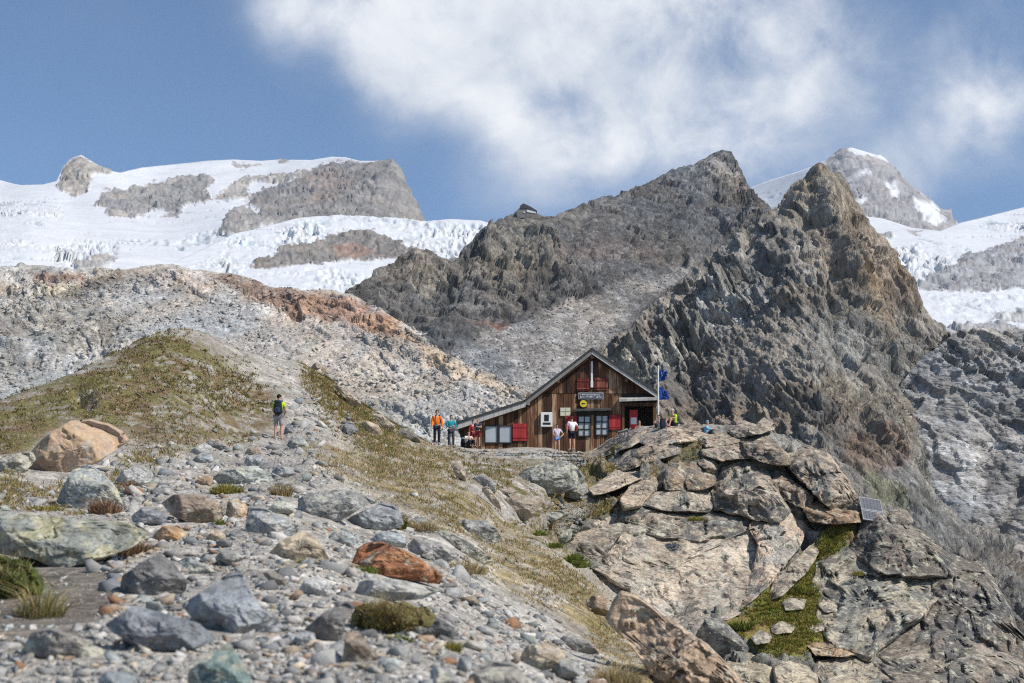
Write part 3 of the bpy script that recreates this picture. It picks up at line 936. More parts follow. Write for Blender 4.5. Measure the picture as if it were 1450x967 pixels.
# ------------------------------------------------------------------ outlines of the bedrock slabs of the outcrop
OCOL = (0.285, 0.275, 0.25)
T_SL = [(0.05, 0.85, 0.5, .60), (-0.25, 0.45, 0.85, .70), (0.7, 0.1, 0.6, .75)]
SLABS = [
    ([(812, 762), (835, 746), (870, 738), (905, 742), (940, 758), (990, 765), (1040, 765), (1068, 745), (1078, 770), (1068, 815), (1050, 850), (1010, 872), (985, 884), (950, 872), (915, 848), (880, 822), (850, 802), (825, 787)], (0.451, 0.408, 0.346), (0.42, 0.38, 0.33), .5, .35, [(-0.35, 0.6, 0.75, .62), (-.1, .2, 1, .7)], 1.0),
    ([(1062, 752), (1080, 716), (1120, 722), (1140, 745), (1130, 772), (1112, 800), (1086, 832), (1060, 852), (1042, 866), (1048, 840), (1066, 812), (1074, 775)], (0.500, 0.414, 0.340), (0.33, 0.31, 0.28), .4, .55, [(0.3, 0.35, 0.85, .68), (0.8, .2, .5, .7)], 1.0),
    ([(884, 736), (915, 722), (960, 718), (1000, 724), (1046, 726), (1078, 734), (1062, 752), (1036, 764), (990, 766), (940, 760), (905, 745)], (0.329, 0.301, 0.259), (0.15, 0.148, 0.14), .4, .5, T_SL, 1.0),
    ([(939, 683), (946, 665), (964, 656), (991, 661), (1007, 674), (1010, 687), (991, 693), (946, 693)], (0.293, 0.236, 0.178), (0.17, 0.16, 0.145), .4, 1.2, [(0, .8, .5, .6), (0, -.3, 1, .7)], 1.0),
    ([(986, 652), (1000, 644), (1012, 647), (1016, 663), (1009, 674), (996, 662)], (0.293, 0.265, 0.227), None, 0, 1.1, None, 1.0),
    ([(907, 714), (927, 699), (968, 694), (1005, 695), (1014, 717), (1000, 725), (946, 723)], (0.329, 0.305, 0.270), (0.16, 0.158, 0.15), .35, .8, T_SL, 1.0),
    ([(880, 706), (896, 684), (936, 666), (941, 681), (925, 697), (908, 716), (886, 720)], (0.378, 0.328, 0.265), None, 0, .7, [(-.3, .6, .8, .65), (.8, .2, .5, .7)], 1.0),
    ([(1021, 651), (1059, 645), (1073, 658), (1100, 697), (1116, 722), (1098, 738), (1046, 727), (1010, 718), (1007, 690), (1023, 676)], (0.348, 0.316, 0.270), (0.16, 0.156, 0.15), .4, .7, [(-.2, .5, .8, .65), (.5, .4, .7, .7), (-.8, .1, .5, .7)], 1.0),
    ([(992, 637), (1020, 629), (1048, 623), (1066, 646), (1023, 653), (996, 644)], (0.354, 0.322, 0.281), None, 0, .9, T_SL, 1.0),
    ([(1048, 624), (1070, 618), (1089, 620), (1114, 643), (1116, 658), (1082, 654), (1062, 646)], (0.256, 0.213, 0.167), (0.15, 0.14, 0.13), .4, 1.1, [(0, .85, .45, .55), (0, -.25, 1, .7)], 1.0),
    ([(1110, 650), (1139, 633), (1175, 648), (1191, 670), (1208, 695), (1216, 715), (1200, 723), (1182, 722), (1155, 699), (1123, 667)], (0.390, 0.339, 0.281), (0.2, 0.19, 0.18), .35, .8, [(.45, .7, .55, .58), (-.5, -.1, .8, .68), (.7, .2, .6, .7)], 1.0),
    ([(1090, 684), (1105, 673), (1130, 686), (1152, 703), (1140, 720), (1112, 708)], (0.244, 0.201, 0.162), None, 0, 1.0, [(.2, .8, .5, .6), (-.2, -.2, 1, .7)], 1.0),
    ([(1140, 722), (1160, 712), (1190, 722), (1213, 724), (1214, 738), (1180, 742), (1150, 738)], (0.305, 0.218, 0.151), None, 0, 1.3, [(0, .9, .4, .5), (0, -.5, .8, .7)], 1.0),
    ([(1034, 610), (1055, 596), (1073, 603), (1100, 606), (1076, 614), (1046, 619)], (0.317, 0.287, 0.248), None, 0, 1.0, None, 1.0),
    ([(1070, 602), (1082, 591), (1094, 599), (1090, 606)], (0.329, 0.299, 0.259), None, 0, 1.0, None, 1.0),
    ([(966, 606), (984, 596), (994, 604), (992, 612), (973, 611)], (0.329, 0.282, 0.227), None, 0, 1.0, None, 1.0),
    ([(905, 622), (920, 607), (950, 601), (985, 606), (1012, 612), (1002, 622), (960, 628), (925, 632)], (0.488, 0.408, 0.324), (0.33, 0.31, 0.28), .4, .8, T_SL, 1.0),
    ([(815, 652), (850, 632), (880, 616), (905, 612), (915, 618), (890, 634), (850, 648), (828, 656)], (0.427, 0.385, 0.324), (0.25, 0.24, 0.22), .4, .8, T_SL, 1.0),
    ([(858, 660), (890, 640), (930, 628), (975, 628), (960, 642), (915, 656), (880, 668)], (0.439, 0.374, 0.297), (0.28, 0.26, 0.23), .4, .7, T_SL, 1.0),
    ([(838, 690), (870, 668), (910, 655), (935, 655), (905, 678), (870, 694), (845, 700)], (0.451, 0.397, 0.324), None, 0, .7, T_SL, 1.0),
    ([(985, 620), (1030, 612), (1060, 618), (1040, 628), (1000, 634)], (0.366, 0.322, 0.270), None, 0, .8, T_SL, 1.0),
    ([(855, 790), (872, 770), (890, 742), (900, 760), (880, 790), (870, 812)], (0.403, 0.368, 0.313), None, 0, .5, None, 1.0),
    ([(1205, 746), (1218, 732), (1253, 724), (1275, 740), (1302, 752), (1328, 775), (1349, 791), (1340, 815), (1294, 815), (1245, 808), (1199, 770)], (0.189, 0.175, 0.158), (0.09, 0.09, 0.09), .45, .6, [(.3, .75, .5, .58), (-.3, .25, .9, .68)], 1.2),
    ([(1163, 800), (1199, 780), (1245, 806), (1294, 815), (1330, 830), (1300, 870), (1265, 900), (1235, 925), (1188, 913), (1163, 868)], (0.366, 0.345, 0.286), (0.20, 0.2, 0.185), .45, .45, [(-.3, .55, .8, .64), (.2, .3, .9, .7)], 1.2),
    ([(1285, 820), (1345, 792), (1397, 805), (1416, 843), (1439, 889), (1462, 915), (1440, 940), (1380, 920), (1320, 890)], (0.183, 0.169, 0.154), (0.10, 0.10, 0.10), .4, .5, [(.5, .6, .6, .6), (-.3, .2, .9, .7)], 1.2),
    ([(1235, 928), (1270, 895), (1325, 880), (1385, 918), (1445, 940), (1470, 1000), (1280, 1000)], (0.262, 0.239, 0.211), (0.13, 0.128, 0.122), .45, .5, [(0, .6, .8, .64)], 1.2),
    ([(1138, 907), (1177, 902), (1226, 924), (1199, 930), (1158, 927)], (0.451, 0.345, 0.243), None, 0, 1.1, [(0, .9, .4, .5), (0, -.4, .9, .7)], 1.0),
    ([(1163, 937), (1205, 930), (1245, 936), (1285, 978), (1290, 1000), (1170, 1000)], (0.415, 0.385, 0.308), (0.27, 0.27, 0.25), .4, .6, T_SL, 1.0),
    ([(1030, 940), (1060, 928), (1090, 940), (1098, 970), (1085, 1000), (1040, 1000)], (0.415, 0.385, 0.302), None, 0, .7, T_SL, 1.0),
    ([(1098, 945), (1120, 930), (1150, 935), (1158, 970), (1150, 1000), (1104, 1000)], (0.403, 0.374, 0.302), None, 0, .8, T_SL, 1.0),
    ([(1085, 850), (1102, 815), (1130, 790), (1150, 770), (1160, 780), (1140, 812), (1110, 840)], (0.378, 0.345, 0.292), None, 0, .7, T_SL, 1.0),
    ([(1158, 856), (1175, 846), (1192, 852), (1190, 866), (1168, 868)], (0.403, 0.380, 0.324), None, 0, 1.0, T_SL, 1.0),
    ([(1090, 890), (1105, 880), (1125, 886), (1120, 896), (1098, 898)], (0.390, 0.368, 0.302), None, 0, 1.0, T_SL, 1.0),
    ([(1108, 852), (1124, 842), (1142, 850), (1136, 862), (1114, 864)], (0.40, 0.38, 0.33), None, 0, .9, T_SL, 1.0),
    ([(1140, 884), (1156, 874), (1176, 880), (1172, 892), (1150, 896)], (0.39, 0.37, 0.32), None, 0, .9, T_SL, 1.0),
    ([(1064, 902), (1076, 893), (1092, 899), (1088, 910), (1070, 912)], (0.36, 0.34, 0.30), None, 0, .9, T_SL, 1.0),
    ([(1168, 800), (1180, 788), (1194, 796), (1188, 812), (1172, 814)], (0.34, 0.33, 0.29), None, 0, .9, T_SL, 1.0),
    ([(1258, 732), (1268, 718), (1282, 722), (1292, 736), (1280, 746), (1262, 742)], (0.207, 0.190, 0.171), None, 0, 1.0, None, 1.0),
]

# ------------------------------------------------------------------ the near ground: moraine, path, grassy crest, hut terrace, outcrop
_near = [(-900, 990, 5.6), (-900, 790, 10.5), (-900, 690, 19), (-900, 632, 34), (-500, 626, 40), (-170, 990, 6.2), (0, 967, 6.4), (400, 967, 6.5), (725, 967, 7.2), (850, 960, 11), (930, 950, 14), (0, 900, 7.4), (300, 900, 7.6), (600, 900, 8.6), (0, 850, 9.2), (200, 850, 9.0), (450, 850, 9.4),
         (0, 790, 12.2), (250, 790, 12.2), (450, 790, 12.6), (0, 740, 16.5), (250, 740, 16.5), (450, 740, 17.5), (150, 700, 22), (350, 700, 22.5), (0, 690, 22), (450, 680, 28), (250, 660, 31), (400, 650, 38),
         (-170, 690, 22), (-170, 620, 46), (0, 640, 32), (100, 640, 34), (0, 568, 52), (120, 520, 58), (240, 467, 64), (300, 480, 66), (400, 508, 72), (430, 515, 73), (470, 540, 74), (500, 565, 74), (540, 590, 73),
         (580, 612, 71), (610, 630, 70), (250, 540, 55), (300, 560, 55), (150, 570, 48), (380, 560, 61), (200, 610, 44), (300, 610, 49), (400, 580, 58), (430, 600, 56), (400, 628, 50), (330, 640, 44),
         (500, 620, 57), (560, 650, 53), (560, 700, 33), (500, 680, 35), (600, 740, 25), (660, 740, 31), (700, 790, 25), (640, 800, 17.5), (740, 850, 18), (800, 860, 21), (860, 885, 23), (760, 910, 12.5),
         (760, 765, 37), (830, 815, 31), (900, 885, 27), (980, 960, 21), (1040, 1000, 20)]
_mid = [(600, 640, 64), (640, 680, 47), (700, 715, 45), (650, 638, 73), (760, 640, 76), (860, 640, 77), (650, 630, 84), (800, 628, 86), (780, 655, 70), (720, 700, 54), (650, 662, 61), (690, 690, 50), (720, 735, 46)]
_rock = [(780, 730, 60), (850, 720, 65), (800, 690, 65), (850, 670, 70), (880, 616, 76), (905, 606, 75), (930, 602, 74.5), (960, 602, 73.5), (1060, 602, 72.5), (1000, 640, 71), (1000, 700, 69), (1000, 760, 67), (1000, 830, 64), (950, 868, 62), (1120, 625, 72),
         (1180, 665, 70), (1212, 712, 68.5), (1280, 747, 67), (1300, 800, 65), (1300, 880, 61), (1300, 967, 56), (1180, 967, 55), (1450, 880, 63), (1450, 967, 58), (1600, 990, 57), (1200, 830, 64), (1100, 870, 60), (1150, 820, 64), (1060, 920, 57),
         (812, 762, 64), (850, 800, 63), (905, 872, 60), (960, 920, 57), (1040, 985, 53), (900, 960, 54), (760, 800, 58)]
DN = Depth(_near + _mid + [(850, 690, 66), (960, 603, 73.5), (1100, 604, 72), (1000, 800, 40), (1250, 750, 60), (1600, 990, 50)])
DO = Depth(_mid + _rock)
EDGE_R = [(640, 560), (672, 668), (700, 706), (735, 745), (780, 780), (830, 817), (880, 862), (930, 905), (990, 957), (1045, 1010), (1800, 1010), (1800, 400), (640, 400)]


def DA(px, py):
    """the near slope, and beyond its edge the outcrop across the gully"""
    k = sstep(-1, 11, poly_sd(np.asarray(px, float), np.asarray(py, float), EDGE_R))
    return np.exp(np.log(DN(px, py)) * (1 - k) + np.log(DO(px, py)) * k)


P_HILL = [(-900, 650), (-180, 630), (0, 566), (120, 520), (240, 463), (290, 470), (315, 500), (345, 520), (395, 560), (385, 600), (350, 622), (240, 640), (190, 628), (100, 600), (30, 655), (-180, 700), (-900, 720)]
P_FLANK = [(430, 508), (480, 545), (560, 600), (640, 640), (640, 665), (690, 710), (740, 750), (830, 815), (930, 900), (1040, 1000), (930, 1000), (850, 930), (780, 870), (700, 830), (650, 770), (590, 720), (520, 690), (450, 660), (430, 640), (520, 640), (480, 590), (425, 545)]
P_OUT = [(795, 650), (860, 632), (940, 604), (1000, 600), (1110, 598), (1225, 705), (1290, 735), (1640, 1000), (1000, 1000), (930, 880), (850, 815), (800, 775), (770, 720)]
P_GRASS = [(1200, 735), (1218, 728), (1205, 755), (1180, 790), (1155, 815), (1150, 838), (1178, 852), (1190, 885), (1150, 915), (1105, 935), (1060, 915), (1030, 885), (1070, 855), (1115, 825), (1140, 790), (1168, 755)]
P_TERR = [(620, 645), (700, 650), (760, 655), (830, 650), (900, 628), (1000, 620), (1010, 640), (930, 660), (900, 700), (850, 720), (800, 745), (840, 790), (800, 790), (740, 745), (690, 690), (640, 665)]


AX_O = np.array([(0.9, 0.2, -0.25), (-0.1, 0.8, 0.4), (0.3, -0.35, 0.9)])


def a_disp(p, px, py):
    lo = fbm(p / 2.2, 4, 201, 0.55)
    f1, c1, r1 = facets(p / 0.55, 205, 1.2, 0.6)
    f2, c2, r2 = joints(p, 2.4, 206, AX_O)
    f3, c3, r3 = joints(p, 0.8, 207, AX_O)
    hk = fbm(p / np.array([0.5, 0.5, 0.5]), 4, 208, 0.6)
    near = np.clip(p[..., 1] / 30.0, 0.12, 1.0)
    ko = sstep(-6, 10, poly_sd(px, py, P_OUT) + lo * 10)
    kh = sstep(-16, 18, poly_sd(px, py, P_HILL) + lo * 34)
    kg = sstep(-5, 6, poly_sd(px, py, P_GRASS) + lo * 34 - 3)
    base = near * (0.16 * lo + 0.07 * f1) + 0.02 * hk
    hill = 0.22 * lo + 0.14 * hk
    outc = 0.7 * f2 + 0.3 * f3 + 0.5 * lo + 0.5 * fbm(p / 2.4, 6, 217, .58, ridged=True) - 0.35
    sl = np.full(px.shape, -1e9)
    for q in SLABS:
        sl = np.maximum(sl, poly_sd(px, py, q[0]))
    outc = outc - 0.7 * sstep(0, 9, sl)
    grass = 0.2 * lo + 0.1 * hk - 0.05
    d = base * (1 - kh) + hill * kh
    d = d * (1 - ko) + outc * ko
    d = d * (1 - kg) + grass * kg
    for line, a, w in (([(470, 800), (300, 830), (100, 930)], 0.0, 40), ([(110, 560), (125, 568)], -0.5, 10), ([(300, 535), (312, 540)], -0.5, 8)):
        d = d + a * np.exp(-(line_d(px, py, line) / w) ** 2)
    return d, (lo, hk, r1, r2, r3, ko, kh, kg)


def a_color(p, px, py, ex):
    lo, hk, r1, r2, r3, ko, kh, kg = ex
    c = np.empty(px.shape + (3,))
    c[:] = (0.41, 0.385, 0.345)
    dirt = sstep(0.0, 0.5, fbm(p / 0.9, 4, 231, .6))[..., None]
    c = c * (1 - dirt * .5) + np.array((0.24, 0.21, 0.18)) * dirt * .5
    c = c * (0.75 + 0.5 * r1)[..., None]
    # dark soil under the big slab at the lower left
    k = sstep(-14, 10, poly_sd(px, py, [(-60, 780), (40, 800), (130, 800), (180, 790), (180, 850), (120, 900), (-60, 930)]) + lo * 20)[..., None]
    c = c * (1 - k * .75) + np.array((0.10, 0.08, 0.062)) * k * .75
    n4 = fbm(p / np.array([1.6, 1.6, 1.6]), 5, 233, .65)
    n5 = fbm(p / 0.45, 4, 237, .65)
    green, brown, dry = np.array((0.165, 0.15, 0.055)), np.array((0.195, 0.14, 0.08)), np.array((0.30, 0.235, 0.12))
    mixg = sstep(-0.2, 0.2, n4 + hk * .7)[..., None]
    hillc = green * mixg + brown * (1 - mixg)
    ston = (sstep(0.16, 0.36, n5 - lo * .5 + .25 * sstep(480, 640, py + (px - 200) * 0.5) * (n4 + .3)))[..., None]
    hillc = hillc * (1 - ston) + np.array((0.33, 0.31, 0.27)) * ston
    scar = sstep(-14, 14, poly_sd(px, py, [(130, 612), (230, 572), (330, 520), (395, 556), (330, 600), (240, 645), (170, 632)]) + lo * 30) * sstep(-.15, .25, n5 * .8 + n4 * .4)
    scar = np.maximum(scar, sstep(-8, 8, poly_sd(px, py, [(240, 462), (300, 475), (340, 500), (395, 555), (360, 545), (310, 500), (270, 480)]) + lo * 16))
    hillc = hillc * (1 - .75 * scar[..., None]) + np.array((0.34, 0.32, 0.285)) * .75 * scar[..., None]
    c = c * (1 - kh[..., None]) + hillc * kh[..., None]
    kf = sstep(-14, 14, poly_sd(px, py, P_FLANK) + lo * 26)
    kf = kf * sstep(-0.32, 0.2, n5 * .7 + n4 * .6 + .06)
    fl = dry * (0.7 + .5 * r1)[..., None]
    gg = sstep(0.0, 0.4, n4)[..., None]
    fl = fl * (1 - gg * .6) + np.array((0.125, 0.115, 0.035)) * gg * .6
    c = c * (1 - kf[..., None]) + fl * kf[..., None]
    oc = np.empty(px.shape + (3,))
    oc[:] = (0.27, 0.262, 0.235)
    oc *= (0.6 + .45 * r2 + .3 * r3)[..., None]
    dk = sstep(0.05, 0.4, n4 + (n5 * .5))[..., None]
    oc = oc * (1 - dk * .6) + np.array((0.10, 0.098, 0.095)) * dk * .6
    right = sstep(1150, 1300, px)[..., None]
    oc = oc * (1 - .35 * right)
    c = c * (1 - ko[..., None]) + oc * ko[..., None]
    kt = sstep(-12, 12, poly_sd(px, py, P_TERR) + lo * 24) * sstep(-.3, .1, n4 + n5 * .6)
    tg = np.array((0.19, 0.135, 0.05)) * (1 - gg) + np.array((0.11, 0.115, 0.025)) * gg
    c = c * (1 - kt[..., None] * .9) + tg * kt[..., None] * .9
    gr = np.array((0.25, 0.18, 0.07)) * (1 - mixg) + np.array((0.17, 0.18, 0.035)) * mixg
    c = c * (1 - kg[..., None]) + gr * kg[..., None]
    return c


m_ground = rock_mat('moraine_ground', 2.2, 0.7, 0.95, 0.25, 0.35, None, 0.12, block=(5.0, 0.2, (1, 1, 1)))
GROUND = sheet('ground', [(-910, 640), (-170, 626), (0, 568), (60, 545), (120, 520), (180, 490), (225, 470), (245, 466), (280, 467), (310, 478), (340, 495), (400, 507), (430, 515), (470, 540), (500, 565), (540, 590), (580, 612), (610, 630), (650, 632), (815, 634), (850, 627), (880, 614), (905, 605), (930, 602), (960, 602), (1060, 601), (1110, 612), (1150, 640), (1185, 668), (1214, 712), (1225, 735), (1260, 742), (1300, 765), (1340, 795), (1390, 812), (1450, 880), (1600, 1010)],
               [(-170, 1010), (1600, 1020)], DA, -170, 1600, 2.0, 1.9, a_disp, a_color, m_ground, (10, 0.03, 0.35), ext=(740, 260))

# the valley floor that everything stands on, out to the horizon
_x = np.linspace(-9000, 9000, 60)
_y = np.linspace(-4000, 9000, 60)
_X, _Y = np.meshgrid(_x, _y)
_Z = -160 + 30 * fbm(np.stack([_X / 1500, _Y / 1500, _X * 0], -1), 3, 5)
_v = np.stack([_X, _Y, _Z], -1).reshape(-1, 3)
_f = grid_faces(60, 60)[:, ::-1]
add('terrain', raw_mesh('terrain', _v, _f, np.tile((0.24, 0.235, 0.22), (len(_v), 1)), True), m_crag, kind='structure')
# ground round and behind the photographer
_th = np.linspace(0, 2 * math.pi, 49)
_r = np.array([0.0, 1.2, 2.4, 3.6, 5.0, 6.4])
_pts, _fc = [], []
_xs = np.linspace(-9, 9, 46)
_ys = np.linspace(-14, 6.9, 50)
_X, _Y = np.meshgrid(_xs, _ys)
_q = np.stack([_X, _Y, _X * 0], -1)
_zn = np.interp(_Y, [-14, 0, 4, 7], [-2.2, -0.05, 0.55, 1.05]) - 0.12 * np.maximum(_X - 3, 0)
_Z = _zn + 0.10 * fbm(_q / 1.3, 4, 77)
_v = np.stack([_X, _Y, _Z], -1).reshape(-1, 3)
add('path', raw_mesh('path', _v, grid_faces(50, 46)[:, ::-1], np.array((0.33, 0.32, 0.30)) * (0.85 + .3 * fbm(_q.reshape(-1, 3) / .4, 3, 9))[:, None]), m_ground, kind='structure')
# ------------------------------------------------------------------ boulders and slabs
RNG = np.random.default_rng(7)
m_boulder = rock_mat('boulder_stone', 3.0, 0.8, 0.88, 0.28, 0.3, ((0.45, 0.44, 0.36), 0.15, 1.6), 0.12, dark=((0.11, 0.10, 0.09), -0.3, 2.4), block=(4.5, 0.16, (0.8, 1, 1.6)))
m_dark = rock_mat('slate_stone', 3.0, 0.7, 0.8, 0.25, 0.25, ((0.36, 0.36, 0.35), 0.1, 1.6), 0.10, block=(5.0, 0.16, (0.8, 1, 1.6)))
m_lichen = rock_mat('lichen_gneiss', 1.6, 0.7, 0.9, 0.35, 0.4, ((0.46, 0.45, 0.36), 0.3, 1.5), 0.12, dark=((0.085, 0.08, 0.074), 0.3, 1.1), block=(1.2, 0.16, (0.7, 1, 1.5)))


def outline_rock(poly, depth, seed, col, thick=0.75, planes=None, tilt=0.25, nang=None, rough=1.0, col2=None, c2amt=0.0, jag=0.8, pushback=0.4, sharp=4.0):
    """a closed faceted boulder: its outline, its distance, its thickness; cut by flat planes like broken stone"""
    r = np.random.default_rng(seed)
    a = np.array(poly, float)
    nxt = np.roll(a, -1, 0)
    cr = a[:, 0] * nxt[:, 1] - nxt[:, 0] * a[:, 1]
    A = cr.sum() / 2
    cx = ((a[:, 0] + nxt[:, 0]) * cr).sum() / (6 * A)
    cy = ((a[:, 1] + nxt[:, 1]) * cr).sum() / (6 * A)
    w = (a[:, 0].max() - a[:, 0].min()) / 2
    h = (a[:, 1].max() - a[:, 1].min()) / 2
    big = max(w, h)
    na = nang or int(np.clip(big * 1.9, 30, 120))
    nr = int(np.clip(big * 0.45, 8, 36))
    # radius to the outline in every direction
    th = np.linspace(0, 2 * math.pi, na, endpoint=False)
    dx, dy = np.cos(th), np.sin(th)
    R = np.zeros(na)
    for k in range(len(a)):
        p0, p1 = a[k] - (cx, cy), nxt[k] - (cx, cy)
        e = p1 - p0
        den = dx * e[1] - dy * e[0]
        with np.errstate(divide='ignore', invalid='ignore'):
            t = (p0[0] * e[1] - p0[1] * e[0]) / den
            u = (p0[0] * dy - p0[1] * dx) / den
        ok = (np.abs(den) > 1e-9) & (t > 0) & (u >= -1e-6) & (u <= 1 + 1e-6)
        R = np.where(ok, np.maximum(R, t), R)
    R = np.where(R <= 0, R[R > 0].mean(), R)
    jn = vnoise(np.stack([dx * 3 + seed, dy * 3, dx * 0], -1), seed) * 0.6 + vnoise(np.stack([dx * 9 + seed, dy * 9, dx * 0], -1), seed + 1) * 0.4
    R = R * (1 + 0.035 * jn * jag)
    rr = np.sin(np.linspace(0, 1, nr + 1) * math.pi / 2)[1:]
    px = cx + rr[:, None] * R[None] * dx[None]
    py = cy + rr[:, None] * R[None] * dy[None]
    px = np.concatenate([[cx], px.ravel()])
    py = np.concatenate([[cy], py.ravel()])
    rad = np.concatenate([[0], np.repeat(rr, na)])
    if callable(depth):
        D0 = depth(px, py)
        Dc = float(depth(np.array([cx]), np.array([cy]))[0])
    else:
        D0 = np.full(px.shape, float(depth))
        Dc = float(depth)
    m = Dc / FPX
    ea, eb = w * m, h * m
    T = thick * math.sqrt(ea * eb)
    X, Y = (px - cx) * m, -(py - cy) * m
    hh = 1.35 * T * np.clip(1 - rad ** sharp, 0, 1) ** 0.5
    base = planes or [(0.10, 0.80, 0.55, .62), (-0.10, 0.12, 1, .72), (-0.75, 0.10, 0.62, .70), (0.75, 0.22, 0.60, .70), (0.05, -0.65, 0.75, .75)]
    pl = []
    for q in base:
        n = np.array(q[:3]) + r.normal(0, tilt, 3) * (1, 1, 0.5)
        n[2] = max(n[2], 0.22)
        pl.append((n, q[3] * r.uniform(.92, 1.08)))
    for k in range(3):
        n = np.array([r.normal(0, .7), r.normal(0.1, .6), r.uniform(.4, 1)])
        pl.append((n, r.uniform(.78, .9)))
    pid = np.zeros(px.shape)
    for k, (n, f) in enumerate(pl):
        s = f * math.sqrt((ea * n[0]) ** 2 + (eb * n[1]) ** 2 + (T * n[2]) ** 2)
        v = (s - n[0] * X - n[1] * Y) / n[2]
        pid = np.where(v < hh, k + 1, pid)
        hh = np.minimum(hh, v)
    hh = np.maximum(hh, -0.5 * T)
    S = math.sqrt(ea * eb)
    q3 = np.stack([X, Y, hh], -1) / S
    rm = rot('Y', r.uniform(-60, 60)) @ rot('X', r.uniform(-40, 40))
    f1, c1, r1 = joints(q3 + seed, 0.62, seed, AX0 @ rm)
    f2, c2, r2 = joints(q3 + seed, 0.2, seed + 1, AX0 @ rm)
    n1 = fbm(q3 * 1.6 + seed * 3.1, 5, seed + 2, .55)
    edge = np.clip((1 - rad) * 9, 0.15, 1)
    rg = fbm(q3 * np.array([1.3, 2.0, 1.3]) + seed, 6, seed + 4, .55, ridged=True)
    hh = hh + S * rough * edge * (0.09 * f1 + 0.04 * f2 + 0.03 * n1 + 0.045 * rg)
    front = P(px, py, D0 + T * pushback - hh)
    # back half
    nb = 4
    rb = np.cos(np.linspace(0, 1, nb + 1) * math.pi / 2)[1:-1]
    bpx = cx + rb[:, None] * R[None] * dx[None]
    bpy = cy + rb[:, None] * R[None] * dy[None]
    bpx = np.concatenate([bpx.ravel(), [cx]])
    bpy = np.concatenate([bpy.ravel(), [cy]])
    brd = np.concatenate([np.repeat(rb, na), [0]])
    Db = depth(bpx, bpy) if callable(depth) else Dc
    bk = P(bpx, bpy, Db + T * pushback + 0.8 * T * np.sqrt(np.clip(1 - brd ** 2, 0, 1)))
    verts = np.concatenate([front, bk])
    i = np.arange(na)
    j = (i + 1) % na
    F = [np.stack([np.zeros(na, int), 1 + i, 1 + j], -1)]
    def ring(s0, s1):
        return [np.stack([s0 + i, s1 + i, s1 + j], -1), np.stack([s0 + i, s1 + j, s0 + j], -1)]
    for k in range(nr - 1):
        F += ring(1 + k * na, 1 + (k + 1) * na)
    s0 = 1 + (nr - 1) * na
    nf = len(front)
    for k in range(nb - 1):
        F += ring(s0, nf + k * na)
        s0 = nf + k * na
    last = len(verts) - 1
    F.append(np.stack([s0 + i, np.full(na, last), s0 + j], -1))
    faces = np.concatenate(F)[:, ::-1]
    # flip so that normals point out: y up in the picture is flipped twice, keep as is
    c = np.empty((len(verts), 3))
    c[:] = col
    fc = np.clip(0.80 + 0.28 * r1 + 0.12 * r2 + 0.10 * n1 + 0.10 * (hrand(pid.astype(np.uint32) + np.uint32(seed * 7), 3) - .5), .4, 1.4)
    c[:nf] *= fc[:, None]
    if col2 is not None:
        q4 = q3 * np.array([1.2, 2.2, 1.2])
        k = sstep(-0.15, 0.25, fbm(q4 * 1.5 + seed, 5, seed + 9, .6) + (c2amt - .5) * .9)[:, None]
        c[:nf] = c[:nf] * (1 - k) + np.array(col2) * fc[:, None] * k
    return verts, faces, c, (cx, cy, Dc, a)


def place_rock(name, poly, depth, seed, col, mat, label=None, cat=None, group=None, kind=None, parent=None, **kw):
    v, f, c, info = outline_rock(poly, depth, seed, col, **kw)
    cx, cy, Dc, a = info
    o0 = P(cx, a[:, 1].max(), Dc)
    me = raw_mesh(name, v - o0, f, c)
    o = add(name, me, mat, parent, tuple(o0), label, cat, group, kind)
    return o


GREYG, BLUEG, SLATE, TAN, RUST, PALE, BROWN, LGREY = (0.27, 0.285, 0.26), (0.23, 0.25, 0.27), (0.155, 0.16, 0.165), (0.40, 0.31, 0.22), (0.29, 0.125, 0.065), (0.42, 0.41, 0.385), (0.26, 0.19, 0.14), (0.33, 0.325, 0.315)
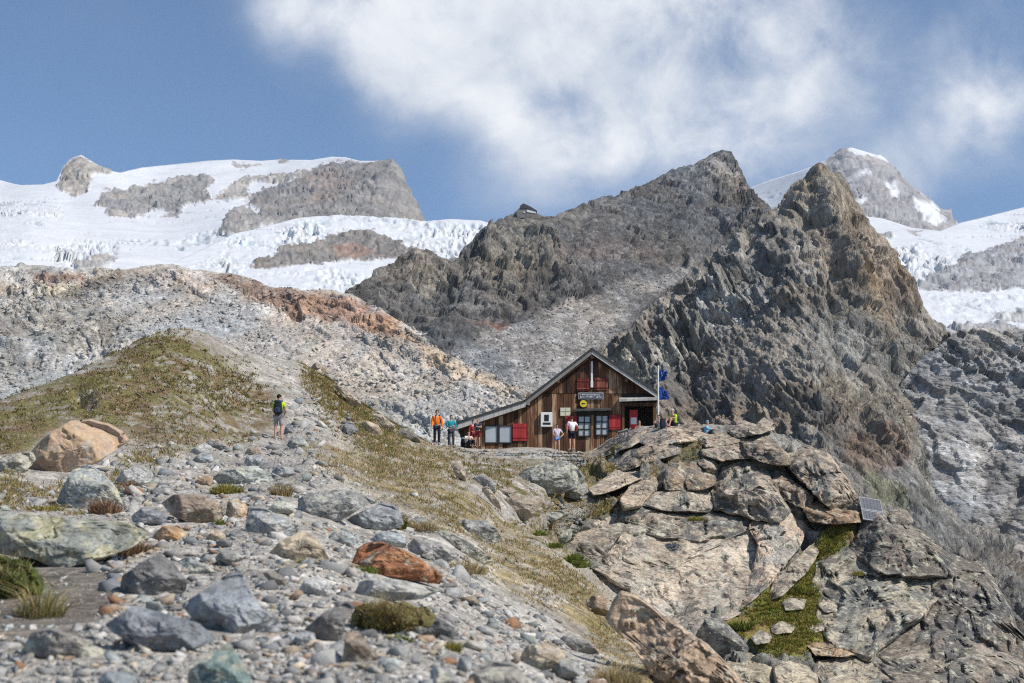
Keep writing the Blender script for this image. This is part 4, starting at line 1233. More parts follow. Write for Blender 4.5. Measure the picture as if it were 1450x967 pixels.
# outline in photo pixels, colour, second colour, its share, material, thickness, label
BOULDERS = [
    ([(-50, 727), (20, 726), (66, 730), (140, 735), (185, 740), (212, 752), (185, 776), (146, 792), (86, 812), (46, 792), (0, 784), (-50, 778)], GREYG, (0.36, 0.34, 0.22), .42, 'b', 1.2, 'huge flat grey-green slab with yellow lichen above the grass tuft, bottom left'),
    ([(169, 842), (172, 815), (212, 789), (225, 784), (245, 796), (265, 822), (262, 839), (232, 843), (185, 849)], (0.19, 0.185, 0.18), None, 0, 'd', .9, 'angular dark grey rock to the right of the huge lichen slab'),
    ([(146, 885), (189, 857), (232, 868), (281, 882), (308, 905), (265, 925), (228, 935), (202, 921), (159, 895)], BLUEG, (0.18, 0.19, 0.21), .5, 'd', .8, 'low blue-grey slab in front of the pointed blue-grey rock'),
    ([(255, 858), (324, 812), (344, 809), (354, 835), (371, 862), (410, 888), (397, 898), (318, 905), (291, 895)], (0.27, 0.285, 0.30), BLUEG, .5, 'd', .8, 'pointed blue-grey rock leaning behind a low slab near the bottom'),
    ([(258, 985), (268, 948), (300, 925), (324, 910), (336, 925), (356, 961), (358, 990)], (0.20, 0.27, 0.26), (0.33, 0.34, 0.28), .45, 'b', .9, 'sharp green pyramid rock cut by the bottom edge of the picture'),
    ([(30, 921), (46, 895), (73, 888), (109, 902), (159, 925), (175, 935), (129, 938), (66, 935)], (0.26, 0.245, 0.225), None, 0, 'b', .8, 'long low grey-brown rock in the lower left corner'),
    ([(377, 786), (397, 766), (430, 751), (454, 766), (467, 792), (444, 799), (414, 796)], (0.44, 0.37, 0.27), (0.30, 0.25, 0.19), .35, 'b', .8, 'beige pyramid boulder on the path with a dark left face'),
    ([(79, 712), (92, 683), (103, 665), (126, 657), (146, 669), (166, 692), (179, 725), (166, 731), (132, 728), (93, 718)], (0.34, 0.36, 0.35), (0.50, 0.47, 0.34), .4, 'b', .7, 'upright pale grey-green boulder with cream streak below the pink boulder'),
    ([(26, 678), (36, 655), (46, 635), (66, 615), (99, 596), (126, 592), (156, 599), (175, 612), (184, 624), (166, 635), (139, 655), (99, 672), (50, 688)], (0.42, 0.30, 0.215), (0.46, 0.33, 0.21), .5, 's', .8, 'biggest boulder on the left, pinkish orange, at the foot of the grassy hill'),
    ([(-20, 648), (0, 644), (20, 642), (46, 639), (52, 650), (34, 670), (0, 676), (-20, 676)], (0.38, 0.36, 0.30), None, 0, 'b', .8, 'pale boulder at the left edge behind the pinkish boulder'),
    ([(228, 712), (245, 700), (281, 700), (305, 708), (318, 718), (318, 731), (298, 745), (275, 745), (245, 731)], (0.33, 0.26, 0.20), (0.24, 0.19, 0.15), .5, 'b', .85, 'brown block boulder with a lit top beside a dark grey block'),
    ([(185, 731), (202, 718), (232, 725), (238, 741), (215, 747), (189, 740)], (0.19, 0.20, 0.215), None, 0, 'd', .8, 'dark grey block to the left of the brown block boulder'),
    ([(298, 678), (318, 665), (358, 659), (401, 675), (383, 686), (348, 690), (305, 689)], (0.38, 0.40, 0.37), (0.30, 0.32, 0.30), .4, 'b', .8, 'flat pale green slab lying over a dark hollow with flowers'),
    ([(344, 761), (349, 735), (351, 718), (374, 718), (424, 745), (414, 765), (348, 767)], (0.31, 0.32, 0.32), (0.42, 0.40, 0.36), .3, 'b', .7, 'grey striated slab leaning left of the beige pyramid boulder'),
    ([(419, 732), (422, 707), (437, 698), (460, 693), (497, 694), (539, 711), (517, 716), (497, 729), (482, 738), (437, 742), (420, 738)], (0.27, 0.275, 0.26), (0.42, 0.41, 0.38), .45, 'b', .8, 'large grey-green veined boulder at the edge of the path'),
    ([(477, 747), (499, 730), (539, 712), (559, 715), (569, 727), (571, 745), (549, 752), (499, 752)], (0.26, 0.275, 0.285), (0.20, 0.21, 0.215), .4, 'd', .8, 'oval blue-grey boulder with moss on its right end'),
    ([(499, 794), (504, 777), (519, 768), (541, 767), (574, 779), (613, 802), (628, 817), (623, 828), (589, 823), (539, 816), (507, 809)], RUST, (0.38, 0.20, 0.10), .45, 'b', .8, 'rusty red boulder, the reddest rock on the path'),
    ([(576, 772), (586, 762), (613, 765), (646, 777), (648, 789), (631, 799), (603, 792), (579, 780)], (0.40, 0.385, 0.365), (0.30, 0.28, 0.265), .35, 'b', .8, 'pale grey slab just right of the rusty red boulder'),
    ([(522, 765), (539, 753), (561, 751), (574, 762), (576, 777), (559, 774), (524, 770)], (0.33, 0.36, 0.37), None, 0, 'b', .8, 'bluish stone tucked behind the rusty red boulder'),
    ([(462, 762), (472, 753), (494, 753), (510, 767), (494, 775), (467, 777)], (0.32, 0.34, 0.34), None, 0, 'b', .8, 'rounded grey stone right of the beige pyramid boulder'),
    ([(502, 841), (509, 824), (534, 817), (574, 822), (623, 836), (599, 848), (539, 853)], (0.40, 0.395, 0.36), (0.30, 0.30, 0.29), .35, 'b', .9, 'flat pale slab resting on a mossy cushion'),
    ([(564, 866), (579, 863), (623, 876), (648, 891), (653, 906), (618, 905), (589, 905), (574, 893)], (0.17, 0.175, 0.175), None, 0, 'd', .8, 'smooth dark slate stone at the right of the mossy cushion'),
    ([(430, 891), (462, 864), (494, 849), (504, 859), (489, 879), (484, 911), (455, 912), (440, 898)], (0.16, 0.15, 0.145), None, 0, 'd', .9, 'dark triangular rock at the left of the mossy cushion'),
    ([(484, 935), (489, 899), (499, 891), (509, 896), (524, 916), (540, 940), (499, 943)], (0.33, 0.28, 0.23), (0.22, 0.17, 0.13), .4, 'b', .8, 'small pointed brown rock below the mossy cushion'),
    ([(413, 908), (427, 891), (445, 896), (449, 911), (430, 916)], (0.36, 0.37, 0.38), None, 0, 'b', .8, 'rounded pale grey stone at the foot of the dark triangular rock'),
    ([(643, 742), (658, 735), (690, 737), (702, 747), (712, 765), (693, 771), (663, 759)], (0.31, 0.31, 0.295), None, 0, 'b', .7, 'lone grey slab sunk in the dry grass slope'),
    ([(613, 750), (638, 753), (673, 770), (700, 794), (685, 800), (648, 778)], (0.48, 0.46, 0.39), None, 0, 'b', .6, 'long cream slab in the dry grass above the pale grey slab'),
    ([(858, 874), (868, 848), (884, 837), (900, 842), (930, 864), (965, 886), (1004, 914), (1038, 946), (1060, 976), (1070, 1005), (940, 1005), (918, 950), (890, 908), (868, 890)], (0.45, 0.335, 0.24), (0.40, 0.33, 0.26), .4, 'o', .45, 'huge orange diagonal boulder at the bottom, below the grey outcrop'),
    ([(828, 851), (841, 842), (859, 844), (870, 862), (862, 874), (836, 868)], (0.31, 0.22, 0.155), None, 0, 'b', .9, 'small brown boulder at the top left of the huge orange boulder'),
    ([(984, 900), (999, 875), (1020, 875), (1035, 888), (1061, 916), (1058, 932), (1025, 930), (999, 915)], (0.25, 0.24, 0.22), (0.14, 0.14, 0.135), .4, 'l', .9, 'dark grey block beside the green grass ledge, right of the orange boulder'),
    ([(734, 934), (745, 914), (784, 910), (802, 925), (793, 945), (755, 952)], (0.42, 0.35, 0.26), (0.36, 0.33, 0.29), .4, 'b', .9, 'squat tan boulder in the stone heap at the bottom centre'),
    ([(777, 952), (798, 932), (820, 935), (825, 955), (800, 966)], (0.38, 0.375, 0.36), None, 0, 'b', .9, 'pale stone at the right foot of the squat tan boulder'),
    ([(791, 905), (805, 896), (834, 907), (850, 927), (820, 927)], (0.30, 0.29, 0.27), None, 0, 'b', .8, 'grey-brown stone above right of the squat tan boulder'),
    ([(664, 957), (698, 935), (727, 939), (762, 975), (762, 990), (664, 990)], (0.39, 0.37, 0.33), None, 0, 'b', .7, 'pale sloping slab cut by the bottom edge, left of the tan boulder'),
    ([(646, 945), (652, 927), (667, 930), (670, 948), (655, 955)], (0.23, 0.245, 0.25), None, 0, 'd', .9, 'small dark block left of the pale slab at the bottom edge'),
    ([(725, 685), (739, 666), (775, 652), (803, 652), (819, 663), (830, 676), (819, 693), (770, 701), (748, 704), (728, 696)], (0.33, 0.33, 0.295), (0.25, 0.25, 0.23), .35, 'l', .8, 'big smooth grey-green boulder below the hut terrace'),
    ([(763, 690), (778, 669), (808, 666), (822, 674), (821, 690), (797, 699), (772, 704)], (0.24, 0.20, 0.155), (0.30, 0.29, 0.25), .3, 'l', 1.0, 'oval brown boulder propped against the smooth grey-green boulder'),
    ([(794, 701), (808, 691), (832, 681), (833, 697), (814, 708)], (0.31, 0.30, 0.26), None, 0, 'l', .9, 'thin slab wedged under the oval brown boulder'),
    ([(703, 710), (731, 701), (764, 702), (769, 713), (753, 732), (742, 739), (714, 726)], (0.35, 0.29, 0.225), None, 0, 'b', .8, 'broad tan boulder at the top of the gully'),
    ([(701, 694), (726, 689), (732, 697), (706, 703)], (0.34, 0.28, 0.23), None, 0, 'b', 1.2, 'small tan block on the upper side of the broad tan boulder'),
    ([(668, 677), (684, 670), (703, 683), (702, 701), (690, 693)], (0.31, 0.30, 0.29), None, 0, 'b', .9, 'grey leaning boulder on the slope left of the small tan block'),
    ([(680, 692), (690, 687), (706, 708), (711, 723), (698, 715)], (0.46, 0.39, 0.30), None, 0, 'b', .9, 'pale orange wedge stone at the gully edge'),
    ([(636, 654), (651, 651), (659, 666), (660, 684), (647, 676)], (0.39, 0.33, 0.26), None, 0, 'b', .9, 'upright tan stone below the group of hikers'),
    ([(753, 743), (764, 730), (797, 721), (801, 728), (778, 744)], (0.35, 0.35, 0.31), None, 0, 'l', .8, 'pale slab lying in the gully below the broad tan boulder'),
    ([(773, 768), (794, 749), (811, 749), (809, 764), (792, 776)], (0.33, 0.33, 0.28), None, 0, 'l', .9, 'lichened stone above the ferns in the gully'),
    ([(440, 520), (447, 512), (460, 519), (470, 528), (455, 532)], (0.42, 0.35, 0.27), None, 0, 'b', .8, 'small tan slab on the crest above the trail'),
    ([(470, 545), (482, 545), (510, 568), (513, 577), (495, 572)], (0.46, 0.38, 0.29), None, 0, 'b', .7, 'long pale orange slab on the crest edge above the trail'),
    ([(525, 583), (535, 582), (556, 600), (562, 610), (540, 604)], (0.44, 0.37, 0.29), None, 0, 'b', .8, 'pale tan slab where the crest drops towards the hikers'),
    ([(509, 600), (520, 595), (536, 602), (543, 616), (528, 618)], (0.47, 0.38, 0.28), None, 0, 'b', .8, 'orange-tan boulder beside the stone cairn'),
    ([(563, 612), (572, 603), (582, 606), (594, 622), (596, 628), (575, 624)], (0.22, 0.20, 0.175), None, 0, 'b', .9, 'brown boulder just left of the hiker in orange'),
    ([(483, 607), (489, 599), (500, 601), (504, 612), (494, 617)], (0.22, 0.225, 0.23), None, 0, 'd', 1.0, 'dark boulder at the foot of the stone cairn'),
    ([(401, 616), (405, 601), (410, 600), (416, 608), (417, 618)], (0.20, 0.205, 0.215), None, 0, 'd', 1.0, 'dark stone beside the lone hiker with the backpack'),
    ([(405, 632), (414, 617), (425, 617), (438, 630), (436, 640), (420, 638)], (0.33, 0.34, 0.32), None, 0, 'b', .9, 'grey boulder to the lower right of the lone hiker'),
    ([(262, 645), (275, 634), (290, 626), (300, 632), (298, 641), (275, 649)], (0.40, 0.40, 0.385), None, 0, 'b', .8, 'pale humped boulder at the top of the boulder field'),
    ([(288, 628), (298, 622), (325, 634), (330, 640), (312, 639)], (0.21, 0.20, 0.195), None, 0, 'd', .8, 'dark flat boulder beside the pale humped boulder'),
    ([(271, 652), (285, 640), (300, 641), (303, 653), (288, 658)], (0.32, 0.34, 0.35), None, 0, 'b', .9, 'bluish boulder in front of the pale humped boulder'),
    ([(345, 655), (350, 645), (368, 643), (378, 655), (375, 663), (352, 662)], (0.33, 0.34, 0.35), None, 0, 'b', .9, 'rounded grey boulder behind the flat pale green slab'),
    ([(345, 644), (352, 633), (368, 632), (372, 641), (360, 645)], (0.42, 0.35, 0.28), None, 0, 'b', .9, 'tan boulder at the top edge of the boulder field'),
    ([(382, 672), (390, 660), (412, 661), (420, 672), (405, 676)], (0.30, 0.31, 0.31), None, 0, 'b', .8, 'grey slab to the right of the flat pale green slab'),
    ([(318, 735), (322, 710), (335, 705), (350, 716), (349, 733), (330, 737)], (0.46, 0.35, 0.24), (0.46, 0.28, 0.15), .4, 'b', .8, 'pale orange stone right of the brown block boulder'),
    ([(215, 760), (230, 745), (255, 744), (268, 762), (262, 770), (232, 770)], (0.40, 0.28, 0.17), (0.44, 0.25, 0.11), .4, 'b', .7, 'orange patched stone in front of the dark grey block'),
    ([(290, 765), (302, 748), (318, 755), (322, 766), (300, 772)], (0.45, 0.37, 0.27), None, 0, 'b', .8, 'small cream and orange stone left of the striated slab'),
    ([(316, 765), (330, 750), (346, 752), (346, 766)], (0.22, 0.22, 0.22), None, 0, 'd', .9, 'dark wedge stone tucked against the striated slab'),
    ([(380, 720), (392, 707), (412, 710), (420, 724), (408, 732), (386, 730)], (0.44, 0.44, 0.38), None, 0, 'b', .8, 'cream stone to the left of the large veined boulder'),
    ([(163, 681), (172, 667), (196, 660), (216, 668), (217, 682), (190, 690)], (0.45, 0.45, 0.43), None, 0, 'b', .7, 'white slab to the right of the upright grey-green boulder'),
    ([(272, 684), (290, 673), (302, 674), (300, 688), (285, 690)], (0.33, 0.24, 0.16), None, 0, 'b', .9, 'brown wedge stone under the left end of the pale green slab'),
    ([(303, 790), (315, 779), (338, 782), (345, 793), (325, 800)], (0.27, 0.265, 0.25), None, 0, 'b', .9, 'round grey stone on the gravel above the pointed blue-grey rock'),
    ([(372, 812), (385, 806), (405, 820), (408, 832), (385, 828)], (0.33, 0.30, 0.265), None, 0, 'b', .8, 'flat tan stone on the gravel below the beige pyramid boulder'),
    ([(422, 836), (432, 818), (450, 816), (468, 826), (470, 843), (448, 846)], (0.46, 0.455, 0.44), None, 0, 'b', .8, 'whitish stone on the gravel left of the mossy cushion'),
    ([(250, 795), (265, 788), (300, 803), (310, 815), (280, 815)], (0.26, 0.28, 0.27), None, 0, 'b', .7, 'thin green-grey slab right of the angular dark rock'),
    ([(400, 902), (412, 893), (424, 903), (418, 914), (403, 913)], (0.38, 0.39, 0.40), None, 0, 'b', .9, 'small pale stone left of the rounded one by the dark triangular rock'),
    ([(608, 950), (622, 935), (648, 958), (650, 975), (612, 975)], (0.33, 0.33, 0.33), None, 0, 'b', .8, 'grey stone on the bottom edge left of the pale sloping slab'),
    ([(138, 962), (150, 950), (190, 952), (202, 966), (200, 985), (140, 985)], (0.24, 0.265, 0.275), None, 0, 'd', .8, 'blue-grey stone on the bottom edge left of the green pyramid'),
]
m_smooth = rock_mat('orange_gneiss', 3.0, 0.6, 0.88, 0.18, 0.22, ((0.40, 0.36, 0.30), 0.1, 1.4), 0.10)
MATS = {'o': m_boulder, 's': m_smooth, 'b': m_boulder, 'd': m_dark, 'l': m_lichen}
LAND = []
for _k, (poly, col, col2, amt, mt, th, lab) in enumerate(BOULDERS):
    a = np.array(poly, float)
    h = a[:, 1].max() - a[:, 1].min()
    cx = a[:, 0].mean()
    yb = min(a[:, 1].max() - 0.14 * h, 985)
    D = float(on_sheet(GROUND, np.array([cx]), np.array([yb]))[0][0, 1])
    place_rock('boulder', poly, D, 300 + _k, col, MATS[mt], lab, 'boulder', 'boulders on the slope', col2=col2, c2amt=amt, thick=th, **(dict(planes=[(-0.30, 0.62, 0.72, .52), (0.62, 0.5, 0.6, .62), (-.7, -.2, .7, .62)], sharp=7.0, rough=2.2, tilt=.08, jag=2.0) if mt == 'o' else {}))
    LAND.append((cx, a[:, 1].mean(), a, lab))

# ------------------------------------------------------------------ the outcrop: bedrock slabs stacked on each other
OUT = add('outcrop', None, loc=tuple(P(1020, 900, 55.0)), kind='structure')
_inv = OUT.location
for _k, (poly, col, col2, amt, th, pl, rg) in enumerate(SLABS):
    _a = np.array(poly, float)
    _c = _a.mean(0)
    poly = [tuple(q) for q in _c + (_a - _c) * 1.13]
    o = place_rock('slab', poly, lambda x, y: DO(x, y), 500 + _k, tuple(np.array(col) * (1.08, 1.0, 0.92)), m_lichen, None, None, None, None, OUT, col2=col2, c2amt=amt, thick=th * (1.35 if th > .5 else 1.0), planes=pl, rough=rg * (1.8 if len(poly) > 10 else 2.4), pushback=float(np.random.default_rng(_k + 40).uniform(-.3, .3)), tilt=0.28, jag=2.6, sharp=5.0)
    o.location = Vector(o.location) - Vector(_inv)
# ------------------------------------------------------------------ loose stones, rubble, grass
def ico(sub):
    import bmesh
    bm = bmesh.new()
    bmesh.ops.create_icosphere(bm, subdivisions=sub, radius=1.0)
    bm.verts.ensure_lookup_table()
    v = np.array([x.co[:] for x in bm.verts])
    f = np.array([[q.index for q in x.verts] for x in bm.faces])
    bm.free()
    return v, f


ICO1, ICO2, ICO3 = ico(1), ico(2), ico(3)


def stone_shape(seed, base, nplanes=9):
    """angular stone: a ball cut by random planes, then roughened"""
    r = np.random.default_rng(seed)
    v, f = base
    n = r.normal(size=(nplanes, 3))
    n /= np.linalg.norm(n, axis=1, keepdims=True)
    d = r.uniform(.55, .9, nplanes)
    den = v @ n.T
    rad = np.where(den > 1e-3, d / np.maximum(den, 1e-3), 9).min(1)
    rad = np.minimum(rad, 1.0)
    q = v * rad[:, None]
    q = q * (1 + 0.06 * fbm(v * 2.5 + seed, 3, seed)[:, None])
    return q * np.array([1.0, r.uniform(.65, .95), r.uniform(.45, .75)]), f


def shard(seed, npts=13, flat=(1.0, .78, .5)):
    """angular broken stone: the hull of a few random points"""
    import bmesh
    r = np.random.default_rng(seed)
    p = r.normal(size=(npts, 3))
    p /= np.maximum(np.linalg.norm(p, axis=1, keepdims=True), 1e-6)
    p *= r.uniform(.75, 1.05, (npts, 1))
    p = np.sign(p) * np.abs(p) ** .8
    p *= np.array(flat) * r.uniform(.8, 1.2, 3)
    bm = bmesh.new()
    for c in p:
        bm.verts.new(tuple(c))
    res = bmesh.ops.convex_hull(bm, input=bm.verts)
    bmesh.ops.delete(bm, geom=[e for e in res['geom_interior'] if isinstance(e, bmesh.types.BMVert)], context='VERTS')
    bmesh.ops.triangulate(bm, faces=bm.faces)
    bm.verts.index_update()
    v = np.array([x.co[:] for x in bm.verts])
    f = np.array([[k.index for k in x.verts] for x in bm.faces])
    bm.free()
    return v, f


def tiles(templates, pos, size, nrm, col, seed):
    """many stones joined into one mesh"""
    r = np.random.default_rng(seed)
    which = r.integers(0, len(templates), len(pos))
    V, F, C = [], [], []
    base = 0
    for t, (tv, tf) in enumerate(templates):
        k = np.where(which == t)[0]
        n = len(k)
        if not n:
            continue
        a = r.uniform(0, 2 * math.pi, n)
        tl = r.normal(0, .35, (n, 2))
        ca, sa = np.cos(a), np.sin(a)
        x = tv[None, :, 0] * ca[:, None] - tv[None, :, 1] * sa[:, None]
        y = tv[None, :, 0] * sa[:, None] + tv[None, :, 1] * ca[:, None]
        z = tv[None, :, 2] + x * tl[:, :1] + y * tl[:, 1:]
        p = np.stack([x, y, z], -1) * size[k][:, None, None] + pos[k][:, None]
        V.append(p.reshape(-1, 3))
        F.append((tf[None] + (np.arange(n) * len(tv))[:, None, None] + base).reshape(-1, 3))
        C.append(np.repeat(col[k], len(tv), 0))
        base += n * len(tv)
    return np.concatenate(V), np.concatenate(F), np.concatenate(C)


PAL = np.array([(0.40, 0.385, 0.36), (0.47, 0.45, 0.42), (0.28, 0.28, 0.275), (0.21, 0.21, 0.21), (0.37, 0.345, 0.31), (0.42, 0.36, 0.28), (0.31, 0.335, 0.325), (0.30, 0.22, 0.16), (0.46, 0.455, 0.44)])
PALW = np.array([.2, .15, .14, .12, .12, .10, .07, .06, .04])
PALW = PALW / PALW.sum()
TPL = [shard(900 + k, 8 + k % 3) for k in range(14)]
TPL = [(v, f) for v, f in TPL]
m_stone = rock_mat('loose_stone', 6.0, 0.6, 0.9, 0.22, 0.3, None, 0.08)
m_rubble = rock_mat('rubble_stone', 0.6, 0.4, 0.92, 0.15, 0.2, None, 0.08)

BPOLY = [b[2] for b in LAND]


def outside(px, py, grow=0.0):
    ok = np.ones(px.shape, bool)
    for a in BPOLY:
        x0, y0 = a.min(0) - 6
        x1, y1 = a.max(0) + 6
        k = (px > x0) & (px < x1) & (py > y0) & (py < y1)
        if k.any():
            ok[k] &= poly_sd(px[k], py[k], [tuple(q) for q in a]) < -grow
    return ok


P_GRAVEL = [(-60, 690), (40, 692), (110, 672), (190, 640), (240, 638), (330, 632), (400, 622), (420, 560), (400, 520), (425, 525), (470, 590), (450, 640), (500, 690), (590, 735), (650, 790), (700, 850), (790, 890), (860, 940), (920, 990), (-60, 990)]
r5 = np.random.default_rng(55)
# fine gravel and pebbles over the path: too many to count
n = 90000
gx = r5.uniform(-60, 940, n)
gy = 990 - (990 - 520) * r5.uniform(0, 1, n) ** 1.25
sd = poly_sd(gx, gy, P_GRAVEL)
keep = (sd + r5.normal(0, 14, n) > 0) & outside(gx, gy, -2)
soil = poly_sd(gx, gy, [(-60, 790), (130, 800), (170, 850), (130, 890), (-60, 915)]) > 0
keep &= ~(soil & (r5.uniform(0, 1, n) < .75))
gx, gy = gx[keep][:16000], gy[keep][:16000]
pos, nn, cc_ = on_sheet(GROUND, gx, gy)
mpx = pos[:, 1] / FPX
size = np.clip(r5.pareto(1.9, len(gx)) + .9, .9, 9.0) * mpx * 1.2
size = np.clip(size, 0.006, 0.3)
col = PAL[r5.choice(len(PAL), len(gx), p=PALW)] * r5.uniform(.75, 1.2, (len(gx), 1))
V, F, C = tiles(TPL, pos + np.array([0, 0, 1]) * (size * .12)[:, None], size, nn, col, 1)
add('gravel', raw_mesh('gravel', V, F, C), m_stone, label='loose grey gravel and pebbles strewn over the path', cat='gravel', kind='stuff')

n = 12000
sx_ = r5.uniform(-60, 930, n)
sy_ = 985 - (985 - 560) * r5.uniform(0, 1, n) ** 1.1
dn_ = vnoise(np.stack([sx_ / 60, sy_ / 30, sx_ * 0], -1), 5) + .5 * vnoise(np.stack([sx_ / 22, sy_ / 11, sx_ * 0], -1), 6)
kp_ = (poly_sd(sx_, sy_, P_GRAVEL) + r5.normal(0, 8, n) > 4) & outside(sx_, sy_, 1) & (r5.uniform(-.7, .8, n) < dn_ + .15) & ~(poly_sd(sx_, sy_, [(-60, 790), (130, 800), (170, 850), (130, 890), (-60, 915)]) > 0)
sx_, sy_ = sx_[kp_][:3600], sy_[kp_][:3600]
pos, nn, cc_ = on_sheet(GROUND, sx_, sy_)
size = np.clip(4.0 * (1 + r5.pareto(2.0, len(sx_))), 4, 17) * np.where(sy_ < 690, .7, 1.0) * pos[:, 1] / FPX
col = PAL[r5.choice(len(PAL), len(sx_), p=PALW)] * r5.uniform(.75, 1.2, (len(sx_), 1))
TPL2 = [shard(950 + k, 10 + k % 4) for k in range(14)]
V, F, C = tiles(TPL2, pos + np.array([0, 0, 1]) * (size * .1)[:, None], size, nn, col, 4)
add('rubble', raw_mesh('rubble', V, F, C), m_stone, label='fist-sized broken stones lying among the gravel', cat='rubble', kind='stuff')

# rubble on the hillside, on the scree of the dark mountain and round the hut
def rubble(S, poly, n, smin, smax, seed, pal, palw, mat, label, powr=2.2, gain=None):
    r = np.random.default_rng(seed)
    a = np.array(poly)
    x = r.uniform(a[:, 0].min(), a[:, 0].max(), n * 4)
    y = r.uniform(a[:, 1].min(), a[:, 1].max(), n * 4)
    k = poly_sd(x, y, poly) + r.normal(0, 8, n * 4) > 0
    x, y = x[k], y[k]
    dn = vnoise(np.stack([x / 40, y / 25, x * 0], -1), seed) * .6 + vnoise(np.stack([x / 13, y / 9, x * 0], -1), seed + 1) * .4
    k = r.uniform(-.6, .6, len(x)) < dn + .1
    x, y = x[k][:n], y[k][:n]
    p, nn, c0 = on_sheet(S, x, y)
    s = np.clip(smin * (1 + r.pareto(powr, len(x))), smin, smax) * p[:, 1] / FPX
    c = np.array(pal)[r.choice(len(pal), len(x), p=palw)] * r.uniform(.7, 1.25, (len(x), 1))
    c = c * .45 + c0 * .45 * r.uniform(.7, 1.3, (len(x), 1))
    V, F, C = tiles(TPL, p + nn * (s * .15)[:, None], s, nn, c, seed + 2)
    return add('rubble', raw_mesh('rubble', V, F, C), mat, label=label, cat='rubble', kind='stuff')


rubble(HILL, [(-60, 385), (240, 380), (470, 420), (560, 460), (740, 555), (800, 600), (560, 610), (420, 540), (300, 480), (240, 465), (100, 530), (-60, 590)], 10500, .9, 6.0, 61, PAL, PALW, m_rubble, 'grey stone rubble scattered over the pale hillside', 2.0)
rubble(GROUND, [(600, 640), (700, 640), (830, 650), (870, 700), (800, 760), (740, 740), (680, 700), (640, 670)], 700, 1.0, 6.0, 62, PAL, PALW, m_stone, 'small stones strewn on the slope below the hut', 2.0)
rubble(GROUND, [(240, 466), (330, 480), (430, 515), (520, 575), (600, 628), (560, 640), (470, 580), (390, 560), (330, 520)], 900, .8, 5.0, 63, PAL, PALW, m_stone, 'small grey stones along the crest of the grassy hill', 2.2)
rubble(GROUND, [(430, 640), (560, 650), (660, 700), (760, 770), (880, 870), (960, 950), (860, 930), (740, 850), (640, 770), (540, 700)], 3200, .9, 8.0, 64, PAL, PALW, m_stone, 'pale stones lying in the dry grass of the slope', 2.0)
rubble(GROUND, [(-20, 575), (240, 475), (330, 520), (390, 570), (330, 625), (200, 630), (60, 600), (-20, 650)], 1800, .8, 5.0, 65, PAL, PALW, m_stone, 'pale stones dotted over the grassy hill', 2.4)

rubble(MTN, SCREE_D, 3500, .8, 3.0, 67, [(0.2, 0.195, 0.19), (0.28, 0.27, 0.26), (0.14, 0.138, 0.135)], [.4, .3, .3], m_rubble, 'grey scree on the flank of the dark mountain', 2.4)

# single stones on the path, each a thing of its own
KINDS_ST = [('pale grey', (0.40, 0.395, 0.385)), ('grey', (0.32, 0.318, 0.31)), ('blue-grey', (0.255, 0.27, 0.285)), ('dark grey', (0.19, 0.19, 0.195)), ('tan', (0.41, 0.34, 0.26)), ('grey-green', (0.29, 0.31, 0.29)), ('rusty', (0.36, 0.20, 0.12)), ('whitish', (0.48, 0.475, 0.46))]
KW = np.array([.18, .21, .15, .11, .16, .07, .08, .04])
KW /= KW.sum()
STM = {}
for kn, kc in KINDS_ST:
    for v_ in range(3):
        v, f = shard(1200 + len(STM) * 7, 11 + v_ * 2, (1.0, .8, .6))
        c = np.array(kc) * (0.85 + .3 * (fbm(v * 2 + len(STM) * 9.0, 3, 3)))[:, None]
        STM[(kn, v_)] = raw_mesh('stone', v, f, c)
        STM[(kn, v_)].materials.append(m_stone)
r6 = np.random.default_rng(66)
placed = []
labs = {}
tries = 0
